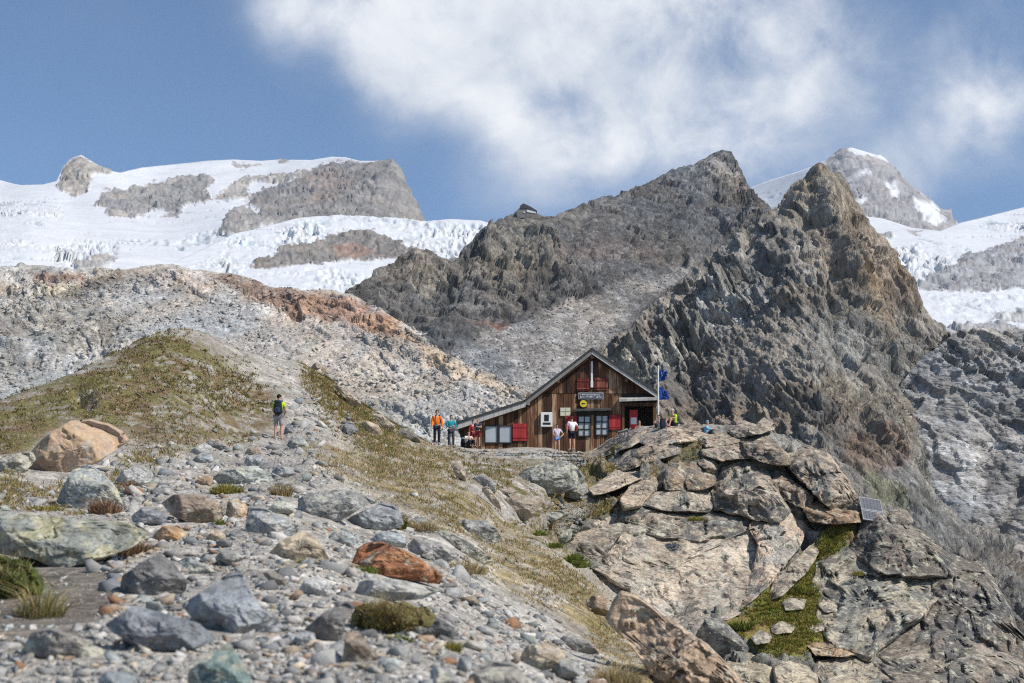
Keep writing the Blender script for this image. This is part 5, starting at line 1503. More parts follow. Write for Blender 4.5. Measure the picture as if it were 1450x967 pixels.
while len(placed) < 290 and tries < 9000:
    tries += 1
    x = r6.uniform(-20, 900)
    y = 975 - (975 - 560) * r6.uniform(0, 1) ** 1.15
    if poly_sd(np.array([x]), np.array([y]), P_GRAVEL)[0] < 6:
        continue
    if poly_sd(np.array([x]), np.array([y]), [(-60, 800), (130, 805), (160, 850), (130, 890), (-60, 900)])[0] > 0:
        continue
    sp = float(r6.uniform(13, 25) if len(placed) < 75 else np.clip(6.0 * (1 + r6.pareto(1.9)), 6.0, 22)) * (0.7 if y < 700 else 1.0)
    if not outside(np.array([x]), np.array([y]), sp * .35)[0]:
        continue
    if any(math.hypot(x - a, (y - b) * 1.6) < (sp + c) * .72 for a, b, c in placed):
        continue
    p, nn, c0 = on_sheet(GROUND, np.array([x]), np.array([y]))
    kn = KINDS_ST[r6.choice(len(KINDS_ST), p=KW)][0]
    s = sp * p[0, 1] / FPX
    if s < 0.02 or s > 1.0:
        continue
    # what it lies next to
    best = min(LAND, key=lambda l: math.hypot(x - l[0], (y - l[1]) * 1.3))
    dx, dy = x - best[0], y - best[1]
    rel = ('right of' if dx > 0 else 'left of') if abs(dx) > abs(dy) * 1.2 else ('in front of' if dy > 0 else 'behind')
    short = best[3]
    for cut in (' with ', ' above ', ' below ', ' at ', ' on ', ' in ', ' to ', ' beside ', ' lying ', ' leaning ', ' tucked ', ' resting ', ' right ', ' left ', ' just ', ' propped ', ' wedged ', ' cut ', ' behind ', ' where ', ' sunk ', ', ', ' under ', ' against '):
        if cut in short:
            short = short.split(cut)[0]
    sz = 'small' if sp < 7 else ('middling' if sp < 10.5 else 'larger')
    full = best[3] if len(best[3].split()) <= 10 else short
    lab = f'{sz} {kn} stone {rel} the {full}'
    if lab in labs:
        lab = f'{sz} {kn} stone farther {rel} the {full}'
        if lab in labs:
            continue
    if len(lab.split()) > 16:
        lab = f'{sz} {kn} stone {rel} the {short}'
        if lab in labs:
            continue
    labs[lab] = 1
    placed.append((x, y, sp))
    o = add('stone', STM[(kn, int(r6.integers(0, 3)))], None, None, tuple(p[0] + np.array((0, 0, s * .08))), lab, 'stone', 'single stones on the path')
    k = r6.uniform(.85, 1.2)
    o.scale = (s * k, s * r6.uniform(.8, 1.2), s * r6.uniform(.75, 1.25))
    o.rotation_euler = (r6.normal(0, .2), r6.normal(0, .2), r6.uniform(0, 6.28))

# ------------------------------------------------------------------ grass: blades as real strips
def blades(pos, hgt, wid, col, seed, lean=.45, ang=None):
    r = np.random.default_rng(seed)
    n = len(pos)
    a = r.uniform(0, 2 * math.pi, n) if ang is None else ang
    l = np.abs(r.normal(0, lean, n)) + .1
    b = a + r.uniform(-.6, .6, n) + 1.57
    d = np.stack([np.cos(a) * l, np.sin(a) * l, np.ones(n)], -1) * hgt[:, None]
    w = np.stack([np.cos(b), np.sin(b), 0 * b], -1) * wid[:, None] * .5
    mid = pos + d * .55 * np.array([.7, .7, 1.08])
    tip = pos + d * np.array([1.25, 1.25, .92])
    V = np.stack([pos - w, pos + w, mid + w * .75, mid - w * .75, tip], 1).reshape(-1, 3)
    i = np.arange(n)[:, None] * 5
    F = np.concatenate([i + np.array([[0, 1, 2]]), i + np.array([[0, 2, 3]]), i + np.array([[3, 2, 4]])])
    C = np.repeat(col, 5, 0).reshape(n, 5, 3)
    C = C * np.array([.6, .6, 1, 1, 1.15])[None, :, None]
    return V, F, C.reshape(-1, 3)


def leaf_mat(name):
    m, nt, b = new_mat(name)
    N, L = nt.nodes.new, nt.links.new
    at = N('ShaderNodeAttribute')
    at.attribute_name = 'Col'
    tc = N('ShaderNodeTexCoord')
    nz = N('ShaderNodeTexNoise')
    nz.inputs['Scale'].default_value = 3.0
    L(tc.outputs['Object'], nz.inputs['Vector'])
    mr = N('ShaderNodeMapRange')
    mr.inputs['To Min'].default_value = 0.7
    mr.inputs['To Max'].default_value = 1.3
    L(nz.outputs[0], mr.inputs['Value'])
    vs = N('ShaderNodeVectorMath')
    vs.operation = 'SCALE'
    L(at.outputs['Color'], vs.inputs[0])
    L(mr.outputs[0], vs.inputs['Scale'])
    L(vs.outputs[0], b.inputs['Base Color'])
    b.inputs['Roughness'].default_value = .7
    b.inputs['Specular IOR Level'].default_value = .2
    tr = N('ShaderNodeBsdfTranslucent')
    L(vs.outputs[0], tr.inputs['Color'])
    mx = N('ShaderNodeMixShader')
    mx.inputs[0].default_value = .25
    L(b.outputs[0], mx.inputs[1])
    L(tr.outputs[0], mx.inputs[2])
    L(mx.outputs[0], nt.nodes['Material Output'].inputs['Surface'])
    return m


m_grass = leaf_mat('alpine_grass')
GPAL = np.array([(0.36, 0.28, 0.135), (0.30, 0.22, 0.105), (0.22, 0.185, 0.065), (0.16, 0.165, 0.04), (0.42, 0.34, 0.19), (0.26, 0.165, 0.09)])


def grass(poly, n, hpx, wpx, pal, w, seed, label, clump=.5, hmin=.03, hmax=.3, per=9):
    r = np.random.default_rng(seed)
    a = np.array(poly)
    nt = n // per
    x = r.uniform(a[:, 0].min(), a[:, 0].max(), nt * 5)
    y = r.uniform(a[:, 1].min(), a[:, 1].max(), nt * 5)
    k = (poly_sd(x, y, poly) + r.normal(0, 7, nt * 5) > 0) & outside(x, y, 0)
    x, y = x[k], y[k]
    dn = vnoise(np.stack([x / 45, y / 30, x * 0], -1), seed) * .6 + vnoise(np.stack([x / 14, y / 10, x * 0], -1), seed + 1) * .4
    k = r.uniform(-.5, .5, len(x)) < dn + clump - .35
    x, y = x[k][:nt], y[k][:nt]
    x = np.repeat(x, per) + r.normal(0, 2.2, len(x) * per)
    y = np.repeat(y, per) + r.normal(0, .7, len(y) * per)
    p, nn, c0 = on_sheet(GROUND, x, y)
    m = p[:, 1] / FPX
    tone = np.repeat(r.choice(len(pal), len(x) // per, p=w), per)
    col = np.array(pal)[tone] * r.uniform(.75, 1.25, (len(x), 1))
    h = np.clip(hpx * m * r.uniform(.5, 1.3, len(x)), hmin, hmax)
    wd = np.maximum(wpx * m, .003)
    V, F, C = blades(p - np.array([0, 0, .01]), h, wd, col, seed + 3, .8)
    return add('grass', raw_mesh('grass', V, F, C), m_grass, label=label, cat='grass', kind='stuff')


grass(P_FLANK, 60000, 5.0, 1.0, GPAL, [.3, .2, .17, .12, .13, .08], 71, 'dry yellow grass on the slope right of the path', .42, .02, .12, 6)
grass([(425, 505), (480, 540), (560, 600), (600, 635), (540, 650), (480, 610), (440, 560)], 9000, 4, 1.1, GPAL, [.2, .15, .25, .3, .05, .05], 72, 'green grass along the crest above the trail', .5)
grass(P_TERR, 16000, 4, 1.1, GPAL, [.25, .15, .25, .2, .1, .05], 73, 'yellow-green grass between the rocks below the hut', .45)
GP2 = np.array([(0.19, 0.215, 0.035), (0.26, 0.25, 0.055), (0.31, 0.235, 0.08), (0.13, 0.16, 0.03)])
grass(P_GRASS, 15000, 5, 1.3, GP2, [.25, .25, .35, .15], 74, 'bright green grass on the ledge of the outcrop', .5)
grass([(-60, 640), (40, 690), (120, 690), (200, 640), (250, 640), (180, 690), (100, 735), (-60, 745)], 9000, 7, 1.2, GPAL, [.25, .15, .25, .2, .1, .05], 76, 'yellow grass between the boulders at the foot of the hill', .45, .02, .2, 7)
HP = np.array([(0.21, 0.195, 0.06), (0.27, 0.23, 0.08), (0.26, 0.18, 0.10), (0.17, 0.115, 0.068), (0.33, 0.26, 0.135), (0.13, 0.135, 0.04)])
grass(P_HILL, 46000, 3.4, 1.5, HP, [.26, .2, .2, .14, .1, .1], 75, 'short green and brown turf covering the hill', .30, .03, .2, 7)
# ------------------------------------------------------------------ the hut
HD = 80.0


def H(px, py, dy=0.0):
    p = P(px, py, HD)
    return np.array([p[0], p[1] + dy, p[2]])


class MB:
    """collects boxes, prisms and tubes, then makes ONE mesh object"""
    def __init__(self):
        self.v, self.f = [], []

    def quadprism(self, a, b):
        """two quads a and b (4 points each) joined into a closed prism"""
        i = len(self.v)
        self.v += [tuple(x) for x in a] + [tuple(x) for x in b]
        self.f += [(i, i + 1, i + 2, i + 3), (i + 7, i + 6, i + 5, i + 4)]
        for k in range(4):
            j = (k + 1) % 4
            self.f.append((i + j, i + k, i + 4 + k, i + 4 + j))
        return self

    def pbox(self, x0, y0, x1, y1, d0, d1):
        """box over a pixel rectangle of the hut's front plane, from depth offset d0 (front) to d1 (back)"""
        c = [(x0, y1), (x1, y1), (x1, y0), (x0, y0)]
        return self.quadprism([H(x, y, d0) for x, y in c], [H(x, y, d1) for x, y in c])

    def ppoly(self, pts, d0, d1):
        i = len(self.v)
        n = len(pts)
        self.v += [tuple(H(x, y, d0)) for x, y in pts] + [tuple(H(x, y, d1)) for x, y in pts]
        self.f += [tuple(range(i, i + n)), tuple(range(i + 2 * n - 1, i + n - 1, -1))]
        for k in range(n):
            j = (k + 1) % n
            self.f.append((i + j, i + k, i + n + k, i + n + j))
        return self

    def box(self, lo, hi):
        (a, b, c), (d, e, g) = lo, hi
        return self.quadprism([(a, b, c), (d, b, c), (d, b, g), (a, b, g)], [(a, e, c), (d, e, c), (d, e, g), (a, e, g)])

    def tube(self, p0, p1, r0, r1=None, n=8):
        r1 = r0 if r1 is None else r1
        p0, p1 = Vector(p0), Vector(p1)
        d = (p1 - p0).normalized()
        u = d.orthogonal().normalized()
        w = d.cross(u)
        i = len(self.v)
        for p, r in ((p0, r0), (p1, r1)):
            for k in range(n):
                a = 2 * math.pi * k / n
                self.v.append(tuple(p + u * math.cos(a) * r + w * math.sin(a) * r))
        self.f += [tuple(range(i + n - 1, i - 1, -1)), tuple(range(i + n, i + 2 * n))]
        for k in range(n):
            j = (k + 1) % n
            self.f.append((i + k, i + j, i + n + j, i + n + k))
        return self

    def build(self, name, mat, parent=None, origin=None, bevel=0.0, **kw):
        o0 = Vector(origin) if origin is not None else Vector((0, 0, 0))
        me = bpy.data.meshes.new(name)
        base = Vector(abs_loc(parent)) if parent is not None else Vector((0, 0, 0))
        me.from_pydata([Vector(x) - o0 - (base if origin is None else Vector((0, 0, 0))) for x in self.v], [], self.f)
        me.update()
        import bmesh
        bm = bmesh.new()
        bm.from_mesh(me)
        bmesh.ops.recalc_face_normals(bm, faces=bm.faces)
        if bevel:
            bmesh.ops.bevel(bm, geom=list(bm.edges), offset=bevel, segments=1, affect='EDGES', clamp_overlap=True)
        bm.to_mesh(me)
        bm.free()
        o = add(name, me, mat, parent, None, kw.get('label'), kw.get('cat'), kw.get('group'), kw.get('kind'))
        if origin is not None:
            o.location = o0 - base
        return o


def abs_loc(o):
    v = Vector(o.location)
    while o.parent is not None:
        o = o.parent
        v = v + Vector(o.location)
    return v


def wood_mat(name, c1, c2, c3, scale=1.0, rough=.85):
    """weathered boards: grain along the height, every board its own tone"""
    m, nt, b = new_mat(name)
    N, L = nt.nodes.new, nt.links.new
    tc = N('ShaderNodeTexCoord')
    oi = N('ShaderNodeObjectInfo')
    mul = N('ShaderNodeVectorMath')
    mul.operation = 'SCALE'
    mul.inputs[0].default_value = (61.0, 23.0, 87.0)
    L(oi.outputs['Random'], mul.inputs['Scale'])
    ad = N('ShaderNodeVectorMath')
    L(tc.outputs['Object'], ad.inputs[0])
    L(mul.outputs[0], ad.inputs[1])
    mp = N('ShaderNodeMapping')
    mp.inputs['Scale'].default_value = (16 * scale, 16 * scale, 0.7 * scale)
    L(ad.outputs[0], mp.inputs[0])
    n = N('ShaderNodeTexNoise')
    n.inputs['Scale'].default_value = 1.0
    n.inputs['Detail'].default_value = 6
    n.inputs['Roughness'].default_value = .65
    L(mp.outputs[0], n.inputs['Vector'])
    mp2 = N('ShaderNodeMapping')
    mp2.inputs['Scale'].default_value = (2.5, 2.5, 0.8)
    L(ad.outputs[0], mp2.inputs[0])
    n2 = N('ShaderNodeTexNoise')
    n2.inputs['Scale'].default_value = 1.0
    n2.inputs['Detail'].default_value = 4
    L(mp2.outputs[0], n2.inputs['Vector'])
    a1 = N('ShaderNodeMath')
    a1.operation = 'MULTIPLY_ADD'
    L(oi.outputs['Random'], a1.inputs[0])
    a1.inputs[1].default_value = .6
    L(n.outputs[0], a1.inputs[2])
    a2 = N('ShaderNodeMath')
    a2.operation = 'MULTIPLY_ADD'
    L(n2.outputs[0], a2.inputs[0])
    a2.inputs[1].default_value = .6
    L(a1.outputs[0], a2.inputs[2])
    cr = N('ShaderNodeValToRGB')
    e = cr.color_ramp.elements
    e[0].position = .62
    e[0].color = (*c1, 1)
    e[1].position = 1.0
    e[1].color = (*c2, 1)
    x = e.new(1.0)
    e[1].position = .92
    x.color = (*c3, 1)
    x.position = 1.0
    sc = N('ShaderNodeMapRange')
    sc.inputs['From Min'].default_value = .45
    sc.inputs['From Max'].default_value = 1.45
    sc.inputs['To Min'].default_value = .4
    sc.inputs['To Max'].default_value = 1.05
    L(a2.outputs[0], sc.inputs['Value'])
    L(sc.outputs[0], cr.inputs[0])
    L(cr.outputs[0], b.inputs['Base Color'])
    b.inputs['Roughness'].default_value = rough
    b.inputs['Specular IOR Level'].default_value = .2
    bp = N('ShaderNodeBump')
    bp.inputs['Strength'].default_value = .5
    bp.inputs['Distance'].default_value = .02
    L(n.outputs[0], bp.inputs['Height'])
    L(bp.outputs[0], b.inputs['Normal'])
    return m


m_plank = wood_mat('weathered_brown_boards', (0.028, 0.015, 0.010), (0.145, 0.07, 0.036), (0.36, 0.24, 0.15))
m_greywood = wood_mat('silvered_wood', (0.18, 0.175, 0.165), (0.30, 0.295, 0.28), (0.42, 0.41, 0.39), .6)
m_redwood = wood_mat('red_painted_shutter', (0.20, 0.018, 0.022), (0.36, 0.035, 0.04), (0.42, 0.06, 0.06))
m_oldred = wood_mat('faded_red_shutter', (0.07, 0.014, 0.012), (0.16, 0.035, 0.03), (0.27, 0.10, 0.07))
m_slate = plain_mat('roof_slate', (0.045, 0.046, 0.05), .7, 0, .3, 3.0, .3)
m_frame = plain_mat('dark_window_frame', (0.022, 0.018, 0.016), .7, 0, .2, 8)
m_pane = plain_mat('curtain_and_reflection_pane', (0.36, 0.39, 0.42), .25, 0, .08, 1.5, 0, .5)  # white curtain and glass reflection both put into one pale colour
m_white = plain_mat('white_paint', (0.66, 0.66, 0.64), .5, 0, .08, 4)
m_black = plain_mat('black_plastic', (0.015, 0.015, 0.017), .5, 0, .1)
m_signb = plain_mat('navy_sign_board', (0.02, 0.035, 0.075), .5, 0, .15)
m_yellow = plain_mat('yellow_sign_paint', (0.62, 0.50, 0.035), .5, 0, .08)
m_cream = plain_mat('cream_notice_board', (0.55, 0.55, 0.42), .6, 0, .08)
m_red = plain_mat('red_paint', (0.42, 0.018, 0.022), .5, 0, .12)
m_dark = m_dark
m_metal = plain_mat('dull_metal', (0.42, 0.43, 0.44), .45, .6, .1)

o0 = H(790, 642)
HUT = add('mountain_hut', None, loc=tuple(o0), label='brown wooden mountain hut with red shutters and long sloping left roof', cat='hut')


def roof_y(x):
    """underside of the roof, in pixels, over the front wall"""
    return float(np.interp(x, [648, 742, 838, 934], [606, 575, 502, 567]))


# inner shell behind the boards
MB().ppoly([(656, 648), (656, 606), (742, 577), (838, 505), (928, 566), (928, 572), (881.5, 572), (881.5, 648)], 0.06, 8.6).build('wall', m_frame, HUT)
MB().pbox(881.6, 572.2, 928, 648, 1.7, 8.6).build('wall', m_frame, HUT)  # porch back wall coloured near-black, shade of the recess put into it
MB().pbox(926.6, 572.2, 928, 648, -.05, 1.69).build('wall', m_plank, HUT)
rp = np.random.default_rng(12)
x = 745.5
while x < 927:
    w = rp.uniform(4.6, 7.6)
    x1 = min(x + w, 928)
    q = rp.uniform(0, .03)
    MB().ppoly([(x, 557.2), (x1 - .35, 557.2), (x1 - .35, roof_y(x1 - .35)), (x, roof_y(x))], -.03 - q, .055).build('plank', m_plank, HUT)
    x = x1
x = 655.5
while x < 880:
    w = rp.uniform(4.6, 7.6)
    x1 = min(x + w, 881)
    q = rp.uniform(0, .03)
    t0, t1 = max(roof_y(x), 557.8), max(roof_y(x1), 557.8)
    MB().ppoly([(x, 650), (x1 - .35, 650), (x1 - .35, t1), (x, t0)], -.02 - q, .055).build('plank', m_plank, HUT)
    x = x1


def R(px, py, D):
    return P(px, py, D)


def roof_part(name, a, b, thick_px, D0, D1, mat, drop=0.0):
    """a strip of roof from pixel a to pixel b at the front edge, running back to D1"""
    (ax, ay), (bx, by) = a, b
    f = [P(ax, ay + thick_px + drop, D0), P(bx, by + thick_px + drop, D0), P(bx, by + drop, D0), P(ax, ay + drop, D0)]
    k = [np.array([q[0], q[1] + (D1 - D0), q[2]]) for q in f]
    return MB().quadprism(f, k).build(name, mat, HUT)


FD = 79.5
roof_part('roof', (742, 566), (838.2, 492), 3.4, FD, 89.2, m_slate)
roof_part('roof', (837.8, 492), (936, 557), 3.4, FD, 89.2, m_slate)
roof_part('roof', (646, 597), (743, 566), 3.4, FD, 89.2, m_slate)
roof_part('bargeboard', (744, 568.2), (838, 495.6), 6.0, FD + .05, FD + .12, m_greywood)
roof_part('bargeboard', (838, 495.6), (934, 560), 5.6, FD + .05, FD + .12, m_greywood)
roof_part('bargeboard', (648, 600.2), (744, 568.6), 7.4, FD + .05, FD + .12, m_greywood)
roof_part('soffit', (746, 570), (838, 500), 1.4, FD + .14, 88.9, m_plank, 3)
roof_part('soffit', (838, 500), (932, 562), 1.4, FD + .14, 88.9, m_plank, 3)
roof_part('soffit', (652, 603), (744, 572), 1.4, FD + .14, 88.9, m_plank, 3)
for (bx, by) in ((838, 507), (748, 572), (790, 541), (886, 540)):
    MB().pbox(bx - 2.2, by - 3, bx + 2.2, by + 2.4, -.42, .05).build('beam', m_greywood if bx == 748 else m_plank, HUT)
MB().pbox(836.6, 512, 839.4, 549, -.12, -.06).build('flue', m_white, HUT)
MB().pbox(836.2, 540, 839.8, 549, -.16, -.05).build('flue', m_white, HUT)


def window(x0, y0, x1, y1, nx, ny, bar, pane_gap=1.0):
    w = MB()
    f = 1.5
    for a in ((x0, y0, x1, y0 + f), (x0, y1 - f, x1, y1), (x0, y0 + f, x0 + f, y1 - f), (x1 - f, y0 + f, x1, y1 - f)):
        w.pbox(*a, -.12, -.02)
    ix0, iy0, ix1, iy1 = x0 + f, y0 + f, x1 - f, y1 - f
    pw, ph = (ix1 - ix0 - bar * (nx - 1)) / nx, (iy1 - iy0 - bar * (ny - 1)) / ny
    for k in range(1, nx):
        q = ix0 + k * pw + (k - 1) * bar
        w.pbox(q, iy0, q + bar, iy1, -.11, -.03)
    for k in range(1, ny):
        q = iy0 + k * ph + (k - 1) * bar
        w.pbox(ix0, q, ix1, q + bar, -.105, -.032)
    o = w.build('window', m_frame, HUT)
    for i in range(nx):
        for j in range(ny):
            a, b = ix0 + i * (pw + bar), iy0 + j * (ph + bar)
            MB().pbox(a, b, a + pw, b + ph, -.07, -.062).build('pane', m_pane, o)
    return o


window(686, 602.5, 725, 628, 2, 1, 4.2)
window(818, 588.5, 836.5, 618.5, 2, 3, 1.5)
window(843, 587.5, 861.5, 617, 2, 3, 1.5)


def shutter(x0, y0, x1, y1, mat, nb):
    w = (x1 - x0) / nb
    root = MB().pbox(x0, y0, x1, y1, -.09, -.05).build('shutter', mat, HUT)
    for k in range(nb):
        MB().pbox(x0 + k * w + .12, y0 + .2, x0 + (k + 1) * w - .12, y1 - .2, -.125, -.092).build('board', mat, root)
    for y in (y0 + (y1 - y0) * .18, y0 + (y1 - y0) * .8):
        MB().pbox(x0 + .3, y, x1 - .3, y + 1.3, -.15, -.127).build('batten', mat, root)


shutter(726, 600, 745.5, 624.5, m_redwood, 5)
shutter(800, 588.5, 817, 608, m_redwood, 4)
shutter(862.5, 587.5, 878.5, 608.5, m_redwood, 4)
shutter(816.5, 536, 834.5, 553.5, m_oldred, 5)
shutter(841.5, 535, 860.5, 552.5, m_oldred, 5)
# little roof over the two windows
MB().quadprism([H(812, 584, -.45), H(866, 582.5, -.45), H(866, 580.6, -.45), H(812, 582, -.45)], [H(814, 580.5, .0), H(864, 579, .0), H(864, 577.2, .0), H(814, 578.6, .0)]).build('canopy', m_slate, HUT)
MB().pbox(816, 584, 863, 587.5, -.16, -.06).build('lintel', m_frame, HUT)
# porch
MB().pbox(880.5, 571, 884, 645, -.16, -.07).build('post', m_plank, HUT)
MB().pbox(924.5, 571, 929, 645, -.16, -.07).build('post', m_plank, HUT)
MB().pbox(879, 570.5, 930, 575.5, -.2, -.075).build('lintel', m_plank, HUT)
MB().quadprism([H(875.5, 570.5, -.6), H(930, 568.5, -.6), H(930, 565.2, -.6), H(875.5, 567.2, -.6)], [H(877, 565.5, -.03), H(930, 563.5, -.03), H(930, 561, -.03), H(877, 563, -.03)]).build('canopy', m_greywood, HUT)
dr_ = MB().pbox(892, 579.5, 903.5, 612, .25, .3).build('door', m_red, HUT)
MB().pbox(893.5, 590.5, 902, 600, .23, .245).build('notice', m_white, dr_)
# things on the wall
sg = MB().pbox(819, 556.6, 854, 565.6, -.16, -.11).build('sign', m_white, HUT)
MB().pbox(819.7, 557.3, 853.3, 564.9, -.172, -.162).build('sign_face', m_signb, sg)
glyph = MB()
rg_ = np.random.default_rng(3)
for yy in (558.4, 561.4):
    gx_ = 821.2
    while gx_ < 851.5:
        gw = rg_.uniform(.7, 1.2)
        glyph.pbox(gx_, yy, gx_ + .35, yy + 2.1, -.178, -.1725)
        glyph.pbox(gx_ + .36, yy + rg_.choice([0, .85, 1.7]), gx_ + gw, yy + rg_.choice([.5, 1.3, 2.1]) + .4, -.1775, -.1725)
        gx_ += gw + .55
glyph.build('lettering', m_white, sg)
disc = MB()
disc.tube(H(826, 572, -.14), H(826, 572, -.1), .2, n=20)
dk = disc.build('sign', m_yellow, HUT)
MB().pbox(824, 571.2, 828.6, 572.6, -.150, -.142).ppoly([(823, 571.9), (824.6, 573.6), (824.6, 570.2)], -.152, -.143).build('arrow', m_black, dk)
nb_ = MB().pbox(793.5, 577.5, 807.5, 589, -.10, -.05).build('notice_board', m_cream, HUT)
MB().pbox(794.5, 582.6, 806.5, 583.5, -.106, -.102).pbox(800, 578.3, 800.8, 588.2, -.1065, -.102).build('lettering', plain_mat('faded_green_print', (0.16, 0.22, 0.13), .7), nb_)
bx_ = MB().pbox(765.5, 584.5, 782, 605, -.26, -.06).build('metal_box', m_white, HUT, bevel=.02)
MB().pbox(770.5, 588, 777, 597, -.272, -.262).build('box_window', m_black, bx_)
MB().pbox(768.5, 599, 779.5, 602, -.272, -.262).build('box_slot', m_black, bx_)

# flagpole and its two flags
pp = P(932, 598, 76.5)
FP = add('flagpole', None, loc=tuple(pp), label='thin white flagpole at the right corner of the hut', cat='flagpole')
top_ = P(932, 519.5, 76.5)
MB().tube(pp - np.array([0, 0, .6]), top_, .055, .04, 10).build('pole', m_white, FP)
MB().tube(top_ + np.array([0, 0, .0]), top_ + np.array([0, 0, .08]), .06, .03, 10).build('cap', m_metal, FP)


def flag(corners, seed, mat, label, marks):
    """cloth between four pixels corners (hoist top, fly top, fly bottom, hoist bottom), rippling in the wind"""
    nu, nv = 26, 16
    u, v = np.meshgrid(np.linspace(0, 1, nu), np.linspace(0, 1, nv))
    c = np.array(corners, float)
    x = (c[0, 0] * (1 - u) + c[1, 0] * u) * (1 - v) + (c[3, 0] * (1 - u) + c[2, 0] * u) * v
    y = (c[0, 1] * (1 - u) + c[1, 1] * u) * (1 - v) + (c[3, 1] * (1 - u) + c[2, 1] * u) * v
    rip = np.sin(u * 9 + v * 3 + seed) * .13 * u ** .6 + .07 * np.sin(u * 17 - v * 6 + seed * 2) * u
    y = y + .9 * np.sin(u * 8 + seed) * u
    # ragged fly edge
    x = x + np.where(u > .9, 1.2 * np.sin(v * 23 + seed), 0)
    p = P(x, y, 76.5)
    p[..., 1] += rip
    col = np.empty(u.shape + (3,))
    col[:] = (0.02, 0.085, 0.37)
    for (mu, mv, r) in marks:
        k = np.hypot((u - mu) * 1.5, v - mv) < r
        col[k] = (0.55, 0.58, 0.62)
    o0 = p[0, 0]
    me = raw_mesh('flag', (p - o0).reshape(-1, 3), grid_faces(nv, nu), col.reshape(-1, 3), True)
    o = add('flag', me, mat, None, tuple(o0), label, 'flag', 'flags on the pole')
    md = o.modifiers.new('thickness', 'SOLIDIFY')
    md.thickness = .006
    return o


m_cloth = leaf_mat('flag_cloth')
flag([(932.6, 523.5), (944.5, 525), (943, 537), (932.6, 541)], 1.0, m_cloth, 'upper blue flag curling close to the pole', [(.5, .5, .07), (.35, .3, .05), (.7, .35, .05)])
flag([(932.6, 546.5), (946, 555), (948, 565), (932.6, 566.5)], 2.3, m_cloth, 'lower blue flag drooping with pale marks near its fly edge', [(.75, .3, .07), (.6, .45, .06), (.85, .5, .06), (.4, .7, .05), (.55, .75, .05)])

# ------------------------------------------------------------------ the small hut on the dark mountain
fd = float(DD(np.array([745.]), np.array([304.]))[0]) + 1


def FH(px, py, dy=0):
    p = P(746 + (px - 746) * .82, 304 + (py - 304) * .82, fd)
    return np.array([p[0], p[1] + dy, p[2]])


far_o = FH(745, 306)
FAR = add('stone_refuge', None, loc=tuple(far_o), label='tiny dark-roofed refuge with a white wall on the summit knob', cat='refuge')
m_farstone = plain_mat('refuge_stone', (0.17, 0.16, 0.15), .9, 0, .3, .4)
m_farwhite = plain_mat('refuge_white_wall', (0.62, 0.62, 0.62), .7, 0, .1, .2)


def fprism(pts, d0, d1):
    mb = MB()
    n = len(pts)
    mb.v += [tuple(FH(x, y, d0)) for x, y in pts] + [tuple(FH(x, y, d1)) for x, y in pts]
    mb.f += [tuple(range(n)), tuple(range(2 * n - 1, n - 1, -1))]
    for k in range(n):
        j = (k + 1) % n
        mb.f.append((j, k, n + k, n + j))
    return mb


fprism([(729, 312), (728, 300), (734, 295.5), (745, 295.5), (745, 312)], -3, 9).build('wall', m_farstone, FAR)
fprism([(745.2, 312), (745.2, 296), (763, 301.5), (763, 312)], -2.5, 8).build('wall', m_farstone, FAR)
fprism([(746, 301.5), (746, 297), (761.5, 300.2), (761.5, 304)], -2.8, -2.55).build('painted_wall', m_farwhite, FAR)
fprism([(739.8, 303.4), (739.8, 301.2), (742.6, 301.2), (742.6, 303.4)], -3.3, -3.05).build('window', m_farwhite, FAR)
fprism([(733, 295.6), (735, 290.5), (740.5, 287.0), (744.5, 290), (746, 295.6)], -3.4, 9).build('roof', m_slate, FAR)
fprism([(744, 290.2), (741.5, 287.4), (752, 292.2), (763, 299), (763.5, 301.2), (746, 296)], -3.0, 8.5).build('roof', m_slate, FAR)

# ------------------------------------------------------------------ solar panels at the edge of the outcrop
sp0 = P(1233, 742, 67.5)
SOL = add('solar_panel', None, loc=tuple(sp0), label='tilted grey solar panel at the right edge of the outcrop', cat='solar panel')
m_cell = plain_mat('solar_glass', (0.13, 0.135, 0.15), .4, 0, .12, 2, 0, .4)


def SP(u, v, lift=0.0):
    """u across, v down the panel"""
    a, b = P(1216, 704, 68.4), P(1246, 709, 68.4)
    c, d = P(1222, 736, 67.0), P(1253, 741, 67.0)
    p = (a * (1 - u) + b * u) * (1 - v) + (c * (1 - u) + d * u) * v
    n = np.cross(b - a, c - a)
    n = n / np.linalg.norm(n)
    n = -n if n[1] > 0 else n
    return p + n * lift


for (v0, v1) in ((0, .555), (.575, 1.0)):
    fr = MB()
    for (a, b, c, d) in ((0, v0, 1, v0 + .03), (0, v1 - .03, 1, v1), (0, v0 + .03, .025, v1 - .03), (.975, v0 + .03, 1, v1 - .03)):
        fr.quadprism([SP(a, d, .05), SP(c, d, .05), SP(c, b, .05), SP(a, b, .05)], [SP(a, d, 0), SP(c, d, 0), SP(c, b, 0), SP(a, b, 0)])
    fo = fr.build('panel', m_metal, SOL)
    nu_, nv_ = 6, 5
    for i in range(nu_):
        for j in range(nv_):
            a, c = .027 + i * .946 / nu_, .027 + (i + 1) * .946 / nu_ - .012
            hh_ = (v1 - v0 - .064) / nv_
            b, d = v0 + .032 + j * hh_, v0 + .032 + (j + 1) * hh_ - .006
            MB().quadprism([SP(a, d, .035), SP(c, d, .035), SP(c, b, .035), SP(a, b, .035)], [SP(a, d, .01), SP(c, d, .01), SP(c, b, .01), SP(a, b, .01)]).build('cell', m_cell, fo)
MB().tube(SP(.1, .2, -.02), SP(.1, .2, -.02) + np.array([0, .2, -1.6]), .03).build('leg', m_metal, SOL)
MB().tube(SP(.9, .2, -.02), SP(.9, .2, -.02) + np.array([0, .2, -1.6]), .03).build('leg', m_metal, SOL)

